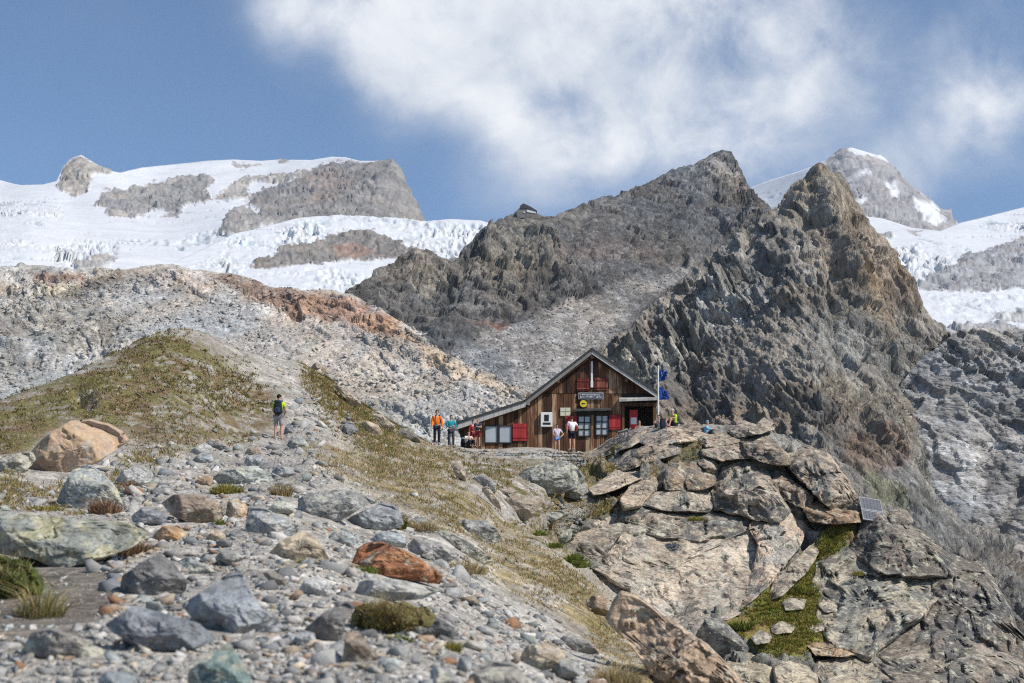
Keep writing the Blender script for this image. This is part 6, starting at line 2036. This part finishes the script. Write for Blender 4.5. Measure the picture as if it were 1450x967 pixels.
# ------------------------------------------------------------------ dry stone wall, cairn, stakes
wl = P(740, 652, 74.0)
DSW = add('stone_wall', None, loc=tuple(wl), label='low dry stone wall along the foot of the hut', cat='wall')
rw = np.random.default_rng(21)
for row, (yb, sz) in enumerate(((657, 6.2), (651, 5.6), (645.5, 5.0), (641.5, 4.2))):
    x = 652 + row * 2
    while x < 832 - row * 3:
        w = sz * rw.uniform(.75, 1.5)
        kn = KINDS_ST[rw.choice(len(KINDS_ST), p=KW)][0]
        if kn == 'rusty':
            kn = 'tan'
        yy = yb - (0 if x > 690 else 2.5) + rw.uniform(-1, 1)
        p = P(x + w / 2, yy, 73.6 + row * .35)
        o = bpy.data.objects.new('stone', STM[(kn, int(rw.integers(0, 3)))])
        COL.objects.link(o)
        o.parent = DSW
        o.location = Vector(p) - Vector(wl)
        s = w * 74 / FPX * .62
        o.scale = (s * 1.1, s * .95, s * rw.uniform(.75, 1.1))
        o.rotation_euler = (rw.normal(0, .15), rw.normal(0, .15), rw.uniform(-.4, .4))
        x += w * .95

cp = on_sheet(GROUND, np.array([492.]), np.array([612.]))[0][0]
CRN = add('cairn', None, loc=tuple(cp), label='small stone cairn on the crest beside the trail', cat='cairn')
for k, (dx_, dz_, s) in enumerate(((-.22, .12, .3), (.2, .1, .28), (0, .16, .3), (-.08, .38, .24), (.14, .36, .2), (.02, .56, .18), (.0, .72, .13), (.02, .84, .09), (-.35, .05, .2), (.36, .05, .17))):
    o = bpy.data.objects.new('stone', STM[(('grey', 'blue-grey', 'pale grey', 'dark grey')[k % 4], k % 3)])
    COL.objects.link(o)
    o.parent = CRN
    o.location = (dx_, rw.uniform(-.08, .08), dz_)
    o.scale = (s, s * .9, s * .75)
    o.rotation_euler = (0, 0, k)

sk = P(886, 624, 74.5)
STK = add('wooden_trestle', None, loc=tuple(sk), label='bleached crossed wooden stakes on the rocks beside the porch', cat='stakes')
for a, b, r in (((884, 626), (887, 607), .09), ((888, 622), (879, 613), .05), ((889, 608), (876, 612), .06), ((893, 606), (887, 615), .05)):
    MB().tube(P(*a, 74.5), P(*b, 74.6), r, r * .8, 7).build('stake', m_greywood, STK)
# ------------------------------------------------------------------ people
m_skin = plain_mat('skin', (0.46, 0.27, 0.19), .55, 0, .06, 12, 0)
CLOTH = {}


def cloth(name, c):
    if name not in CLOTH:
        CLOTH[name] = plain_mat(name, c, .85, 0, .18, 9, .3, .1)
    return CLOTH[name]


JOINT = dict(pelvis=(0, 0, .95), spine=(0, .005, 1.12), chest=(0, 0, 1.32), neck=(0, .01, 1.475), jaw=(0, -.012, 1.555), head=(0, -.005, 1.645), crown=(0, .0, 1.715))
for _s, _n in ((1, 'L'), (-1, 'R')):
    JOINT.update({'sh' + _n: (_s * .185, .005, 1.405), 'el' + _n: (_s * .25, .03, 1.13), 'wr' + _n: (_s * .265, -.05, .89), 'pa' + _n: (_s * .268, -.075, .815),
                  'hip' + _n: (_s * .095, 0, .90), 'kn' + _n: (_s * .105, -.02, .50), 'an' + _n: (_s * .11, .02, .095), 'ba' + _n: (_s * .12, -.10, .035), 'to' + _n: (_s * .125, -.17, .03)})


def skin_mesh(name, pts, edges, radii, roots, mat, parent, sub=1):
    me = bpy.data.meshes.new(name)
    me.from_pydata(pts, edges, [])
    o = add(name, me, mat, parent)
    md = o.modifiers.new('skin', 'SKIN')
    md.use_smooth_shade = True
    for k, r in enumerate(radii):
        sv = me.skin_vertices[0].data[k]
        sv.radius = r if isinstance(r, tuple) else (r, r)
        sv.use_root = k in roots
    ss = o.modifiers.new('smooth', 'SUBSURF')
    ss.levels = ss.render_levels = sub
    return o


def person(px, py, D, h, face, pose, top, top_mat, sleeves, legs, leg_mat, shoe_mat, hair_mat, label, cap=None, long_hair=False, sink=0.0):
    """face: heading in degrees, 0 looks at the camera, 180 looks away"""
    s = h / 1.75
    J = {k: np.array(v, float) for k, v in JOINT.items()}
    for k, v in pose.items():
        J[k] = np.array(v, float)
    base = P(px, py, D) - np.array([0, 0, sink])
    root = add('person', None, loc=tuple(base), label=label, cat='person')
    root.rotation_euler = (0, 0, math.radians(face))
    root.scale = (s, s, s)
    pts, rad, edges, idx = [], [], [], {}

    def v(name, p, r, link=None):
        idx[name] = len(pts)
        pts.append(tuple(p))
        rad.append(r)
        if link is not None:
            edges.append((idx[link], idx[name]))
    # one continuous body from the pelvis out
    v('pelvis', J['pelvis'], (.135, .10))
    v('spine', J['spine'], (.12, .095), 'pelvis')
    v('chest', J['chest'], (.145, .10), 'spine')
    v('neck', J['neck'], (.055, .055), 'chest')
    v('jaw', J['jaw'], (.058, .068), 'neck')
    v('head', J['head'], (.075, .092), 'jaw')
    v('crown', J['crown'], (.055, .07), 'head')
    for n in 'LR':
        v('sh' + n, J['sh' + n], (.058, .058), 'chest')
        v('el' + n, J['el' + n], (.042, .042), 'sh' + n)
        v('wr' + n, J['wr' + n], (.028, .028), 'el' + n)
        v('pa' + n, J['pa' + n], (.038, .02), 'wr' + n)
        v('hip' + n, J['hip' + n], (.088, .09), 'pelvis')
        v('kn' + n, J['kn' + n], (.058, .058), 'hip' + n)
        cf = (J['kn' + n] * .68 + J['an' + n] * .32) + np.array([0, .015, 0])
        v('cf' + n, cf, (.054, .056), 'kn' + n)
        v('an' + n, J['an' + n], (.036, .038), 'cf' + n)
        v('ba' + n, J['ba' + n], (.042, .03), 'an' + n)
        v('to' + n, J['to' + n], (.034, .022), 'ba' + n)
    roots = {0}
    # five fingers per hand, rooted in the palm
    for n, sg in (('L', 1), ('R', -1)):
        wr, pa = J['wr' + n], J['pa' + n]
        d = pa - wr
        d = d / np.linalg.norm(d)
        side = np.cross(d, np.array([sg * 1.0, 0.2, 0]))
        side = side / (np.linalg.norm(side) + 1e-9)
        bend = np.cross(side, d)
        for k, (off, ln) in enumerate(((.028, .072), (.010, .082), (-.010, .076), (-.028, .060))):
            p0 = pa + side * off
            p1 = p0 + d * ln * .55 + bend * .008
            p2 = p1 + d * ln * .35 + bend * .022
            a = len(pts)
            pts.extend([tuple(p0), tuple(p1), tuple(p2)])
            rad.extend([.009, .0085, .0075])
            edges.extend([(a, a + 1), (a + 1, a + 2)])
            roots.add(a)
        p0 = wr * .45 + pa * .55 + side * .02
        p1 = p0 + side * .028 + d * .022
        p2 = p1 + d * .03 + side * .004
        a = len(pts)
        pts.extend([tuple(p0), tuple(p1), tuple(p2)])
        rad.extend([.0105, .0095, .008])
        edges.extend([(a, a + 1), (a + 1, a + 2)])
        roots.add(a)
    hd = J['head']
    fwd = J.get('look', np.array([0, -1.0, 0]))
    fwd = fwd / np.linalg.norm(fwd)
    a = len(pts)
    pts.extend([tuple(hd + fwd * .078 + np.array([0, 0, .01])), tuple(hd + fwd * .102 + np.array([0, 0, -.012]))])
    rad.extend([.012, .014])
    edges.append((a, a + 1))
    roots.add(a)
    rt = np.array([-fwd[1], fwd[0], 0])
    for sg in (1, -1):
        a = len(pts)
        pts.extend([tuple(hd + rt * sg * .072), tuple(hd + rt * sg * .088 + np.array([0, 0, .004]))])
        rad.extend([.014, .017])
        edges.append((a, a + 1))
        roots.add(a)
    skin_mesh('body', pts, edges, rad, roots, m_skin, root)
    eyes = MB()
    for sg in (1, -1):
        e = hd + fwd * .082 + rt * sg * .032 + np.array([0, 0, .02])
        eyes.tube(e, e + fwd * .006, .011, .009, 8)
    bm_local(eyes, 'eyes', cloth('eye_dark', (0.03, 0.022, 0.018)), root)
    mo = MB()
    e = hd + fwd * .085 - np.array([0, 0, .052])
    mo.tube(e - rt * .02, e + rt * .02, .007, .007, 6)
    bm_local(mo, 'mouth', cloth('lips', (0.30, 0.12, 0.10)), root)

    def suit(name, mat, chain, grow, links, rt_=0):
        p2, r2, e2 = [], [], []
        m = {}
        for nm in chain:
            if isinstance(nm, tuple):
                key, a_, b_, t_, rr = nm
                p2.append(tuple(J[a_] * (1 - t_) + J[b_] * t_))
                r2.append(rr)
                m[key] = len(p2) - 1
            else:
                r0 = rad[idx[nm]]
                p2.append(tuple(pts[idx[nm]]))
                r2.append(tuple(x + grow for x in r0))
                m[nm] = len(p2) - 1
        for a_, b_ in links:
            e2.append((m[a_], m[b_]))
        return skin_mesh(name, p2, e2, r2, {rt_}, mat, root)
    g = .022
    chain = ['pelvis', 'spine', 'chest', ('col', 'chest', 'neck', .62, (.07, .065)), 'shL', 'shR']
    links = [('pelvis', 'spine'), ('spine', 'chest'), ('chest', 'col'), ('chest', 'shL'), ('chest', 'shR')]
    for n in 'LR':
        if sleeves == 'long':
            chain += ['el' + n, ('cu' + n, 'el' + n, 'wr' + n, .9, (.045, .045))]
            links += [('sh' + n, 'el' + n), ('el' + n, 'cu' + n)]
        else:
            chain += [('cu' + n, 'sh' + n, 'el' + n, .62, (.064, .064))]
            links += [('sh' + n, 'cu' + n)]
    suit(top, top_mat, chain, g, links)
    chain = ['pelvis', 'hipL', 'hipR']
    links = [('pelvis', 'hipL'), ('pelvis', 'hipR')]
    for n in 'LR':
        if legs == 'trousers':
            chain += ['kn' + n, 'cf' + n, ('cu' + n, 'kn' + n, 'an' + n, .94, (.058, .058))]
            links += [('hip' + n, 'kn' + n), ('kn' + n, 'cf' + n), ('cf' + n, 'cu' + n)]
        elif legs == 'short_shorts':
            chain += [('cu' + n, 'hip' + n, 'kn' + n, .38, (.096, .1))]
            links += [('hip' + n, 'cu' + n)]
        else:
            chain += [('mi' + n, 'hip' + n, 'kn' + n, .5, (.094, .096)), ('cu' + n, 'hip' + n, 'kn' + n, .86, (.088, .09))]
            links += [('hip' + n, 'mi' + n), ('mi' + n, 'cu' + n)]
    suit(legs, leg_mat, chain, .018, links)
    for n in 'LR':
        an, ba, to = J['an' + n], J['ba' + n], J['to' + n]
        hl = an + (an - ba) * np.array([.35, .35, 0]) - np.array([0, 0, .055])
        skin_mesh('shoe', [tuple(hl), tuple(an - np.array([0, 0, .02])), tuple(ba), tuple(to)], [(0, 1), (1, 2), (2, 3)], [.04, .05, (.05, .04), (.042, .032)], {1}, shoe_mat, root)
    # hair or cap: a thick shell over the upper and back part of the head
    hv, hf = ICO2
    cut = hv[:, 2] - hv @ np.array([fwd[0], fwd[1], 0]) * .75
    keep = cut > (-.55 if long_hair else -.15)
    fk = keep[hf].all(1)
    hair_v = hd + np.array([0, .004, .012]) + hv * np.array([.092, .108, .108]) * (1 + .05 * vnoise(hv * 3.0, 5)[:, None])
    if long_hair:
        low = hv[:, 2] < 0
        hair_v[low] += np.array([0, 0, -.09])
    used = np.unique(hf[fk])
    mp = -np.ones(len(hv), int)
    mp[used] = np.arange(len(used))
    me = raw_mesh('hair', hair_v[used], mp[hf[fk]], None, True)
    ho = add('cap' if cap is not None else 'hair', me, cap if cap is not None else hair_mat, root)
    sd_ = ho.modifiers.new('thickness', 'SOLIDIFY')
    sd_.thickness = .02
    sd_.offset = -1
    if cap is not None:
        br = MB()
        c0 = hd + fwd * .085 + np.array([0, 0, .055])
        br.quadprism([c0 - rt * .07, c0 + rt * .07, c0 + rt * .055 + fwd * .075 - np.array([0, 0, .015]), c0 - rt * .055 + fwd * .075 - np.array([0, 0, .015])],
                     [c0 - rt * .07 + np.array([0, 0, .012]), c0 + rt * .07 + np.array([0, 0, .012]), c0 + rt * .055 + fwd * .075 - np.array([0, 0, .005]), c0 - rt * .055 + fwd * .075 - np.array([0, 0, .005])])
        bm_local(br, 'brim', cap, ho)
    return root


def bm_local(mb, name, mat, parent):
    me = bpy.data.meshes.new(name)
    me.from_pydata([tuple(x) for x in mb.v], [], mb.f)
    me.update()
    return add(name, me, mat, parent)


def backpack(loc, rotz, sc, mat, mat2, label, straps=True, tilt=0.0):
    root = add('backpack', None, loc=tuple(loc), label=label, cat='backpack')
    root.rotation_euler = (tilt, 0, rotz)
    root.scale = (sc, sc, sc)
    v, f = ICO3
    q = np.sign(v) * np.abs(v) ** .55
    q = q / np.abs(q).max() * np.array([.155, .10, .25]) * (1 + .05 * fbm(v * 3, 3, 4)[:, None])
    q[:, 0] *= 1 - .2 * np.clip(q[:, 2] / .25, 0, 1)
    add('bag', raw_mesh('bag', q + np.array([0, 0, .25]), f, None, True), mat, root)
    add('pocket', raw_mesh('pocket', q * np.array([.72, .45, .45]) + np.array([0, .09, .16]), f, None, True), mat2, root)
    add('lid', raw_mesh('lid', q * np.array([.9, 1.0, .22]) + np.array([0, .01, .475]), f, None, True), mat2, root)
    if straps:
        for sx in (-1, 1):
            pts = [(sx * .085, -.08, .46), (sx * .105, -.16, .53), (sx * .11, -.27, .42), (sx * .11, -.27, .28), (sx * .13, -.18, .12), (sx * .12, -.08, .06)]
            st = MB()
            for a, b in zip(pts[:-1], pts[1:]):
                st.tube(a, b, .022, .022, 6)
            bm_local(st, 'strap', mat2, root)
    return root


def gd(px, py):
    return float(on_sheet(GROUND, np.array([float(px)]), np.array([float(py)]))[0][0, 1])


boots = cloth('brown_boot', (0.06, 0.045, 0.035))
darksh = cloth('black_shoe', (0.02, 0.02, 0.022))
brown_h = cloth('brown_hair', (0.055, 0.03, 0.018))
dark_h = cloth('dark_hair', (0.02, 0.014, 0.012))
fair_h = cloth('fair_hair', (0.30, 0.18, 0.09))
# lone hiker seen from behind
d = gd(395, 624)
hi = person(393.5, 625.5, d, 68 * d / FPX, 172, {'elL': (.23, -.06, 1.14), 'wrL': (.16, -.24, 1.02), 'paL': (.12, -.29, 1.0), 'elR': (-.24, -.05, 1.14), 'wrR': (-.15, -.25, 1.04), 'paR': (-.11, -.30, 1.03), 'anR': (-.15, .05, .095), 'baR': (-.16, -.07, .035), 'toR': (-.165, -.14, .03), 'knR': (-.125, -.01, .5)},
            'shirt', cloth('lime_shirt', (0.40, 0.55, 0.04)), 'short', 'shorts', cloth('grey_shorts', (0.30, 0.28, 0.29)), boots, dark_h, 'hiker seen from behind in black cap, grey shorts and lime sleeves', cap=cloth('black_cap', (0.018, 0.018, 0.02)))
s = 68 * d / FPX / 1.75
hb = hi.location
backpack(Vector(hb) + Vector((math.sin(math.radians(8)) * .0, -.20 * s, .98 * s)), math.radians(172), s, cloth('black_pack', (0.022, 0.025, 0.035)), cloth('blue_black_pack', (0.035, 0.05, 0.085)), 'black backpack on the back of the lone hiker')
# man in orange
d = gd(619, 629.5)
og = person(618.5, 630.5, d, 50.5 * d / FPX, 8, {'wrR': (-.25, -.12, .92), 'paR': (-.25, -.16, .85)}, 'jacket', cloth('orange_jacket', (0.72, 0.17, 0.015)), 'long', 'trousers', cloth('navy_trousers', (0.018, 0.02, 0.035)), darksh, brown_h,
            'hiker in an orange jacket and dark trousers left of the hut')
s = 50.5 * d / FPX / 1.75
backpack(Vector(og.location) + Vector((0, .20 * s, .98 * s)), math.radians(8), s, cloth('navy_pack', (0.03, 0.035, 0.07)), cloth('navy_strap', (0.03, 0.035, 0.07)), 'dark backpack worn by the hiker in orange')
# teal
d = gd(638, 633)
person(638.5, 634, d, 46.5 * d / FPX, 22, {'elL': (.27, -.05, 1.15), 'wrL': (.10, -.22, 1.13), 'paL': (.03, -.25, 1.14), 'elR': (-.27, -.05, 1.15), 'wrR': (-.10, -.22, 1.1), 'paR': (-.03, -.25, 1.1), 'anL': (.16, .06, .095), 'baL': (.18, -.05, .035), 'toL': (.19, -.12, .03), 'knL': (.13, -.02, .5)},
       'jacket', cloth('teal_jacket', (0.015, 0.22, 0.27)), 'long', 'trousers', cloth('grey_trousers', (0.05, 0.05, 0.065)), darksh, dark_h, 'hiker in a teal jacket standing right of the orange one')
# navy shirt and bare legs
d = min(gd(675, 633), 76.5)
person(676.5, 633, d, 41 * d / FPX, -20, {'elL': (.24, -.08, 1.18), 'wrL': (.10, -.26, 1.20), 'paL': (.04, -.28, 1.22), 'anR': (-.12, -.12, .095), 'baR': (-.13, -.22, .035), 'toR': (-.135, -.3, .03), 'knR': (-.11, -.1, .5)}, 'shirt', cloth('navy_shirt', (0.035, 0.05, 0.10)), 'short', 'shorts',
       cloth('maroon_shorts', (0.16, 0.025, 0.03)), boots, fair_h, 'fair-haired hiker in a navy shirt at the left corner of the hut')
person(669.5, 633, d + .9, 39 * d / FPX, 30, {}, 'jacket', cloth('dark_red_jacket', (0.30, 0.03, 0.035)), 'long', 'trousers', cloth('dark_red_trousers', (0.22, 0.03, 0.035)), boots, brown_h, 'person in dark red half hidden behind the one in navy')
SEAT = {'pelvis': (0, .05, .12), 'spine': (0, .06, .30), 'chest': (0, .0, .50), 'neck': (0, -.03, .655), 'jaw': (0, -.05, .735), 'head': (0, -.045, .825), 'crown': (0, -.04, .895)}
for _s, _n in ((1, 'L'), (-1, 'R')):
    SEAT.update({'sh' + _n: (_s * .185, 0, .585), 'el' + _n: (_s * .27, -.14, .42), 'wr' + _n: (_s * .16, -.34, .46), 'pa' + _n: (_s * .10, -.39, .45), 'hip' + _n: (_s * .10, .02, .11), 'kn' + _n: (_s * .15, -.36, .42), 'an' + _n: (_s * .14, -.46, .06),
                 'ba' + _n: (_s * .14, -.57, .02), 'to' + _n: (_s * .145, -.64, .02)})
person(663, 632.5, min(gd(663, 632), 75.5), 1.68, 35, SEAT, 'shirt', cloth('white_shirt_b', (0.55, 0.52, 0.50)), 'short', 'trousers', cloth('black_trousers', (0.02, 0.02, 0.025)), darksh, brown_h, 'person in a pale shirt sitting on the ground by the hut corner', sink=.05)
backpack(P(656.2, 633, min(gd(656, 633), 75.8)), .5, .95, cloth('black_pack', (0.022, 0.025, 0.035)), cloth('pale_blue_pack', (0.30, 0.45, 0.52)), 'black and pale blue rucksack on the ground left of the hut', False)
# woman with hands on hips, man in white
d = 76.4
person(789, 642.5, d, 42.5 * d / FPX, 12, {'elL': (.40, .06, 1.15), 'wrL': (.20, -.06, .99), 'paL': (.14, -.09, .97), 'elR': (-.27, -.04, 1.14), 'wrR': (-.12, -.2, 1.02), 'paR': (-.06, -.23, 1.02)}, 'top', cloth('lilac_top', (0.52, 0.50, 0.62)), 'short', 'short_shorts', cloth('denim_shorts', (0.14, 0.25, 0.50)), cloth('white_shoe', (0.6, 0.6, 0.6)), brown_h,
       'woman in a lilac top and denim shorts, hand on hip, before the hut', long_hair=True)
person(810, 637.5, d + .4, 49 * d / FPX, 200, {'elR': (-.36, .03, 1.16), 'wrR': (-.30, -.16, 1.0), 'paR': (-.24, -.2, .97), 'elL': (.26, -.02, 1.13)}, 'shirt', cloth('white_tee', (0.74, 0.73, 0.76)), 'short', 'shorts', cloth('black_shorts', (0.016, 0.016, 0.03)), cloth('white_shoe', (0.6, 0.6, 0.6)), brown_h,
       'man in a white T-shirt and black shorts facing the hut windows')
# sitting on the outcrop
d = 73.2
person(953.5, 604, d, 1.78, -48, SEAT, 'shirt', cloth('bright_lime_shirt', (0.40, 0.62, 0.03)), 'short', 'shorts', cloth('dark_shorts', (0.03, 0.025, 0.025)), cloth('pink_shoe', (0.4, 0.12, 0.14)), brown_h, 'man in lime shirt and white cap sitting on the outcrop', cap=cloth('white_cap', (0.68, 0.68, 0.68)), sink=.04)
person(933, 605, d + .7, 1.62, -10, SEAT, 'shirt', cloth('grey_shirt', (0.30, 0.29, 0.31)), 'short', 'trousers', cloth('navy_trousers', (0.018, 0.02, 0.035)), darksh, cloth('auburn_hair', (0.14, 0.035, 0.02)), 'person in grey sitting low at the foot of the flagpole', sink=.22)
backpack(P(938.5, 607, d - .5), .3, 1.0, cloth('navy_pack2', (0.02, 0.025, 0.045)), cloth('black_pack', (0.022, 0.025, 0.035)), 'dark navy backpack beside the man in lime', False)
person(905.5, 609, 75.8, 1.6, 0, SEAT, 'shirt', cloth('brown_shirt', (0.22, 0.12, 0.08)), 'short', 'trousers', cloth('black_trousers', (0.02, 0.02, 0.025)), darksh, fair_h, 'person sitting below the porch, mostly hidden by rocks', sink=.35)
person(1001, 612, 72.6, 1.7, 70, SEAT, 'jacket', cloth('sky_blue_jacket', (0.16, 0.42, 0.60)), 'long', 'trousers', cloth('grey_trousers', (0.05, 0.05, 0.065)), darksh, cloth('sky_blue_hood', (0.18, 0.45, 0.62)), 'person in a sky blue hooded jacket crouching behind the outcrop crest', sink=.30)
# ------------------------------------------------------------------ tufts, moss cushions, ferns
rt_ = np.random.default_rng(88)


def tuft(px, py, hpx, wpx, n, pal, label, lean=.6, blade=1.1, name='grass_tuft', cat='grass tuft', D=None):
    p0 = on_sheet(GROUND, np.array([float(px)]), np.array([float(py)]))[0][0]
    if D is not None:
        p0 = P(px, py, D)
    m = p0[1] / FPX
    a = rt_.uniform(0, 2 * math.pi, n)
    r = np.sqrt(rt_.uniform(0, 1, n)) * wpx * m * .5
    pos = np.stack([np.cos(a) * r, np.sin(a) * r * .8, np.zeros(n) - .01], -1)
    rr_ = r / (wpx * m * .5)
    h = hpx * m * rt_.uniform(.35, 1.15, n) * (1 - .5 * rr_ ** 2)
    col = np.array(pal)[rt_.integers(0, len(pal), n)] * rt_.uniform(.75, 1.25, (n, 1))
    V, F, C = blades(pos, h, np.full(n, max(blade * m, .0025)), col, int(px * 7 + py), lean, a + rt_.normal(0, .7, n))
    return add(name, raw_mesh(name, V, F, C), m_grass, None, tuple(p0), label, cat, 'plants among the stones')


DRY = [(0.42, 0.33, 0.17), (0.36, 0.26, 0.12), (0.48, 0.40, 0.24)]
GRN = [(0.17, 0.21, 0.045), (0.24, 0.25, 0.06), (0.12, 0.16, 0.03)]
HEA = [(0.30, 0.17, 0.11), (0.24, 0.15, 0.09), (0.36, 0.24, 0.15)]
YEL = [(0.36, 0.30, 0.06), (0.28, 0.26, 0.06), (0.42, 0.33, 0.10)]
tuft(58, 872, 62, 60, 260, DRY + GRN[:2], 'straggly yellow grass tuft under the huge lichen slab', .9, 1.6)
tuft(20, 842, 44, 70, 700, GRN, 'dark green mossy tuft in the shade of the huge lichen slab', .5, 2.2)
tuft(148, 726, 28, 44, 500, HEA, 'brown heather clump in front of the upright grey-green boulder', .6, 1.5, 'heather', 'heather')
tuft(190, 785, 30, 46, 500, HEA + DRY[:1], 'russet heather clump at the right end of the lichen slab', .6, 1.6, 'heather', 'heather')
tuft(186, 690, 18, 24, 300, HEA, 'small brown heather tuft beside the white slab', .5, 1.3, 'heather', 'heather')
tuft(398, 702, 26, 30, 320, DRY, 'straw-coloured tuft at the right end of the pale green slab', .5, 1.2)
tuft(322, 701, 18, 46, 520, YEL + GRN[:1], 'yellow-flowered clump under the flat pale green slab', .6, 1.6)
tuft(560, 748, 30, 30, 520, GRN + DRY[:1], 'mossy tuft on the end of the oval blue-grey boulder', .6, 1.6, 'moss_clump', 'moss')
tuft(592, 752, 20, 60, 520, DRY, 'dry grass beside the oval blue-grey boulder', .6, 1.2)
tuft(520, 812, 14, 30, 200, GRN, 'green sprig at the left foot of the rusty red boulder', .5, 1.4)
tuft(660, 808, 26, 60, 520, DRY, 'dry grass clump below the pale grey slab', .6, 1.3)
tuft(312, 745, 14, 14, 120, GRN, 'tiny green weed at the foot of the brown block boulder', .5, 1.4)
tuft(60, 725, 12, 60, 300, YEL, 'low yellow moss between the upright boulder and the lichen slab', .6, 1.6, 'moss_clump', 'moss')
tuft(640, 918, 20, 26, 260, YEL + GRN[:1], 'mossy knob below the dark slate stone', .6, 1.8, 'moss_clump', 'moss')
tuft(565, 905, 14, 40, 260, GRN, 'green tuft at the foot of the mossy cushion', .5, 1.5)
tuft(430, 798, 12, 26, 200, YEL, 'yellow moss at the foot of the beige pyramid boulder', .6, 1.5, 'moss_clump', 'moss')
tuft(870, 968, 34, 70, 600, DRY, 'straw grass clump at the bottom beside the orange boulder', .6, 1.4)
tuft(925, 930, 24, 60, 500, DRY + GRN[:1], 'grass clump on the left flank of the orange boulder', .6, 1.3)
tuft(1128, 838, 16, 60, 500, GRN + YEL[:1], 'lush green clump at the top of the grass ledge', .6, 1.5)
tuft(1050, 890, 16, 40, 400, GRN, 'leafy green clump at the left end of the grass ledge', .6, 1.6)
tuft(1110, 955, 22, 30, 300, GRN, 'green grass in the crack below the ledge', .5, 1.5)
tuft(986, 737, 8, 26, 260, YEL + GRN[:1], 'small yellow-green moss patch on the grey slabs', .5, 1.4, 'moss_clump', 'moss', 64.5)
tuft(1215, 815, 10, 14, 150, YEL, 'little mossy patch on the dark right slab', .5, 1.4, 'moss_clump', 'moss', 63.0)


def fern(px, py, D, hpx, n, label):
    p0 = P(px, py, D)
    m = D / FPX
    V, F, C = [], [], []
    for k in range(n):
        a = rt_.uniform(0, 2 * math.pi)
        L_ = hpx * m * rt_.uniform(.6, 1.1)
        el = rt_.uniform(.5, 1.3)
        d = np.array([math.cos(a) * math.cos(el), math.sin(a) * math.cos(el), math.sin(el)])
        sd = np.array([-math.sin(a), math.cos(a), 0])
        base = np.array([rt_.normal(0, hpx * m * .25), rt_.normal(0, hpx * m * .2), 0])
        c = np.array(GRN[k % 3]) * rt_.uniform(.8, 1.3)
        for q in range(7):
            t0 = .25 + q * .105
            bend = np.array([0, 0, -.35 * t0 * t0]) * L_
            p = base + d * L_ * t0 + bend
            w = L_ * .24 * (1 - .75 * abs(t0 - .45))
            for sg in (-1, 1):
                i = len(V)
                tip = p + sd * sg * w + d * L_ * .06
                V += [p - d * L_ * .035, p + d * L_ * .045, tip]
                F.append((i, i + 1, i + 2))
                C += [c, c * 1.1, c * .9]
    return add('fern', raw_mesh('fern', np.array(V), np.array(F), np.array(C)), m_grass, None, tuple(p0), label, 'fern', 'ferns in the gully')


fern(812, 800, 33.5, 26, 70, 'larger bright green fern clump in the gully')
fern(822, 806, 33.0, 20, 70, 'smaller green fern clump at the lower right of the larger one')
fern(765, 760, 38.0, 16, 70, 'green fern patch higher up the gully')
fern(785, 778, 36.0, 15, 80, 'green fern patch midway down the gully')


def cushion(poly, seed, col, pal, n, label, hpx=9):
    a = np.array(poly, float)
    D = gd(a[:, 0].mean(), min(a[:, 1].max() - .12 * (a[:, 1].max() - a[:, 1].min()), 980))
    root = place_rock('moss_cushion', poly, D, seed, col, m_stone, label, 'moss', None, thick=.9, rough=3.0, jag=3.0)
    me = root.data
    co = np.empty(len(me.vertices) * 3, np.float32)
    me.vertices.foreach_get('co', co)
    co = co.reshape(-1, 3)
    front = np.where(co[:, 1] < np.percentile(co[:, 1], 70))[0]
    k = rt_.choice(front, n)
    m = D / FPX
    pos = co[k] + rt_.normal(0, 2.2 * m, (n, 3)) * np.array([1, .3, 1]) - np.array([0, 0, 2 * m])
    c = np.array(pal)[rt_.integers(0, len(pal), n)] * rt_.uniform(.7, 1.25, (n, 1))
    V, F, C = blades(pos, hpx * .6 * m * rt_.uniform(.4, 1.2, n), np.full(n, 1.6 * m), c, seed, 1.3)
    nd = n // 6
    k2 = rt_.choice(front, nd)
    c2 = np.array(DRY)[rt_.integers(0, 3, nd)] * rt_.uniform(.6, 1.1, (nd, 1))
    V2, F2, C2 = blades(co[k2], hpx * 2.2 * m * rt_.uniform(.4, 1.2, nd), np.full(nd, 1.0 * m), c2, seed + 1, 1.4)
    F2 = F2 + len(V)
    V, F, C = np.concatenate([V, V2]), np.concatenate([F, F2]), np.concatenate([C, C2])
    add('moss', raw_mesh('moss', V, F, C), m_grass, root)


cushion([(494, 872), (506, 858), (528, 852), (548, 857), (572, 851), (590, 860), (604, 858), (618, 874), (604, 888), (588, 884), (566, 902), (540, 897), (516, 903), (500, 888)], 71, (0.14, 0.12, 0.05), YEL + GRN[:1] + DRY + HEA[:1], 3000, 'rounded mossy cushion under the flat pale slab')
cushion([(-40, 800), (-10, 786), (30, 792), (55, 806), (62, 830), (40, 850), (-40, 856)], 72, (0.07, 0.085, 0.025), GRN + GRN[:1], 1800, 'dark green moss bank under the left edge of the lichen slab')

# ------------------------------------------------------------------ the air
def haze():
    m = bpy.data.materials.new('mountain_air')
    m.use_nodes = True
    nt = m.node_tree
    nt.nodes.clear()
    out = nt.nodes.new('ShaderNodeOutputMaterial')
    v = nt.nodes.new('ShaderNodeVolumePrincipled')
    v.inputs['Color'].default_value = (0.72, 0.83, 0.97, 1)
    v.inputs['Density'].default_value = 0.000065
    v.inputs['Anisotropy'].default_value = 0.2
    nt.links.new(v.outputs[0], out.inputs['Volume'])
    mb = MB().box((-9400, -4400, -240), (9400, 9400, 1250))
    mb.build('haze', m, None, kind='stuff', label='thin blue mountain air between the near and far slopes', cat='haze')


haze()
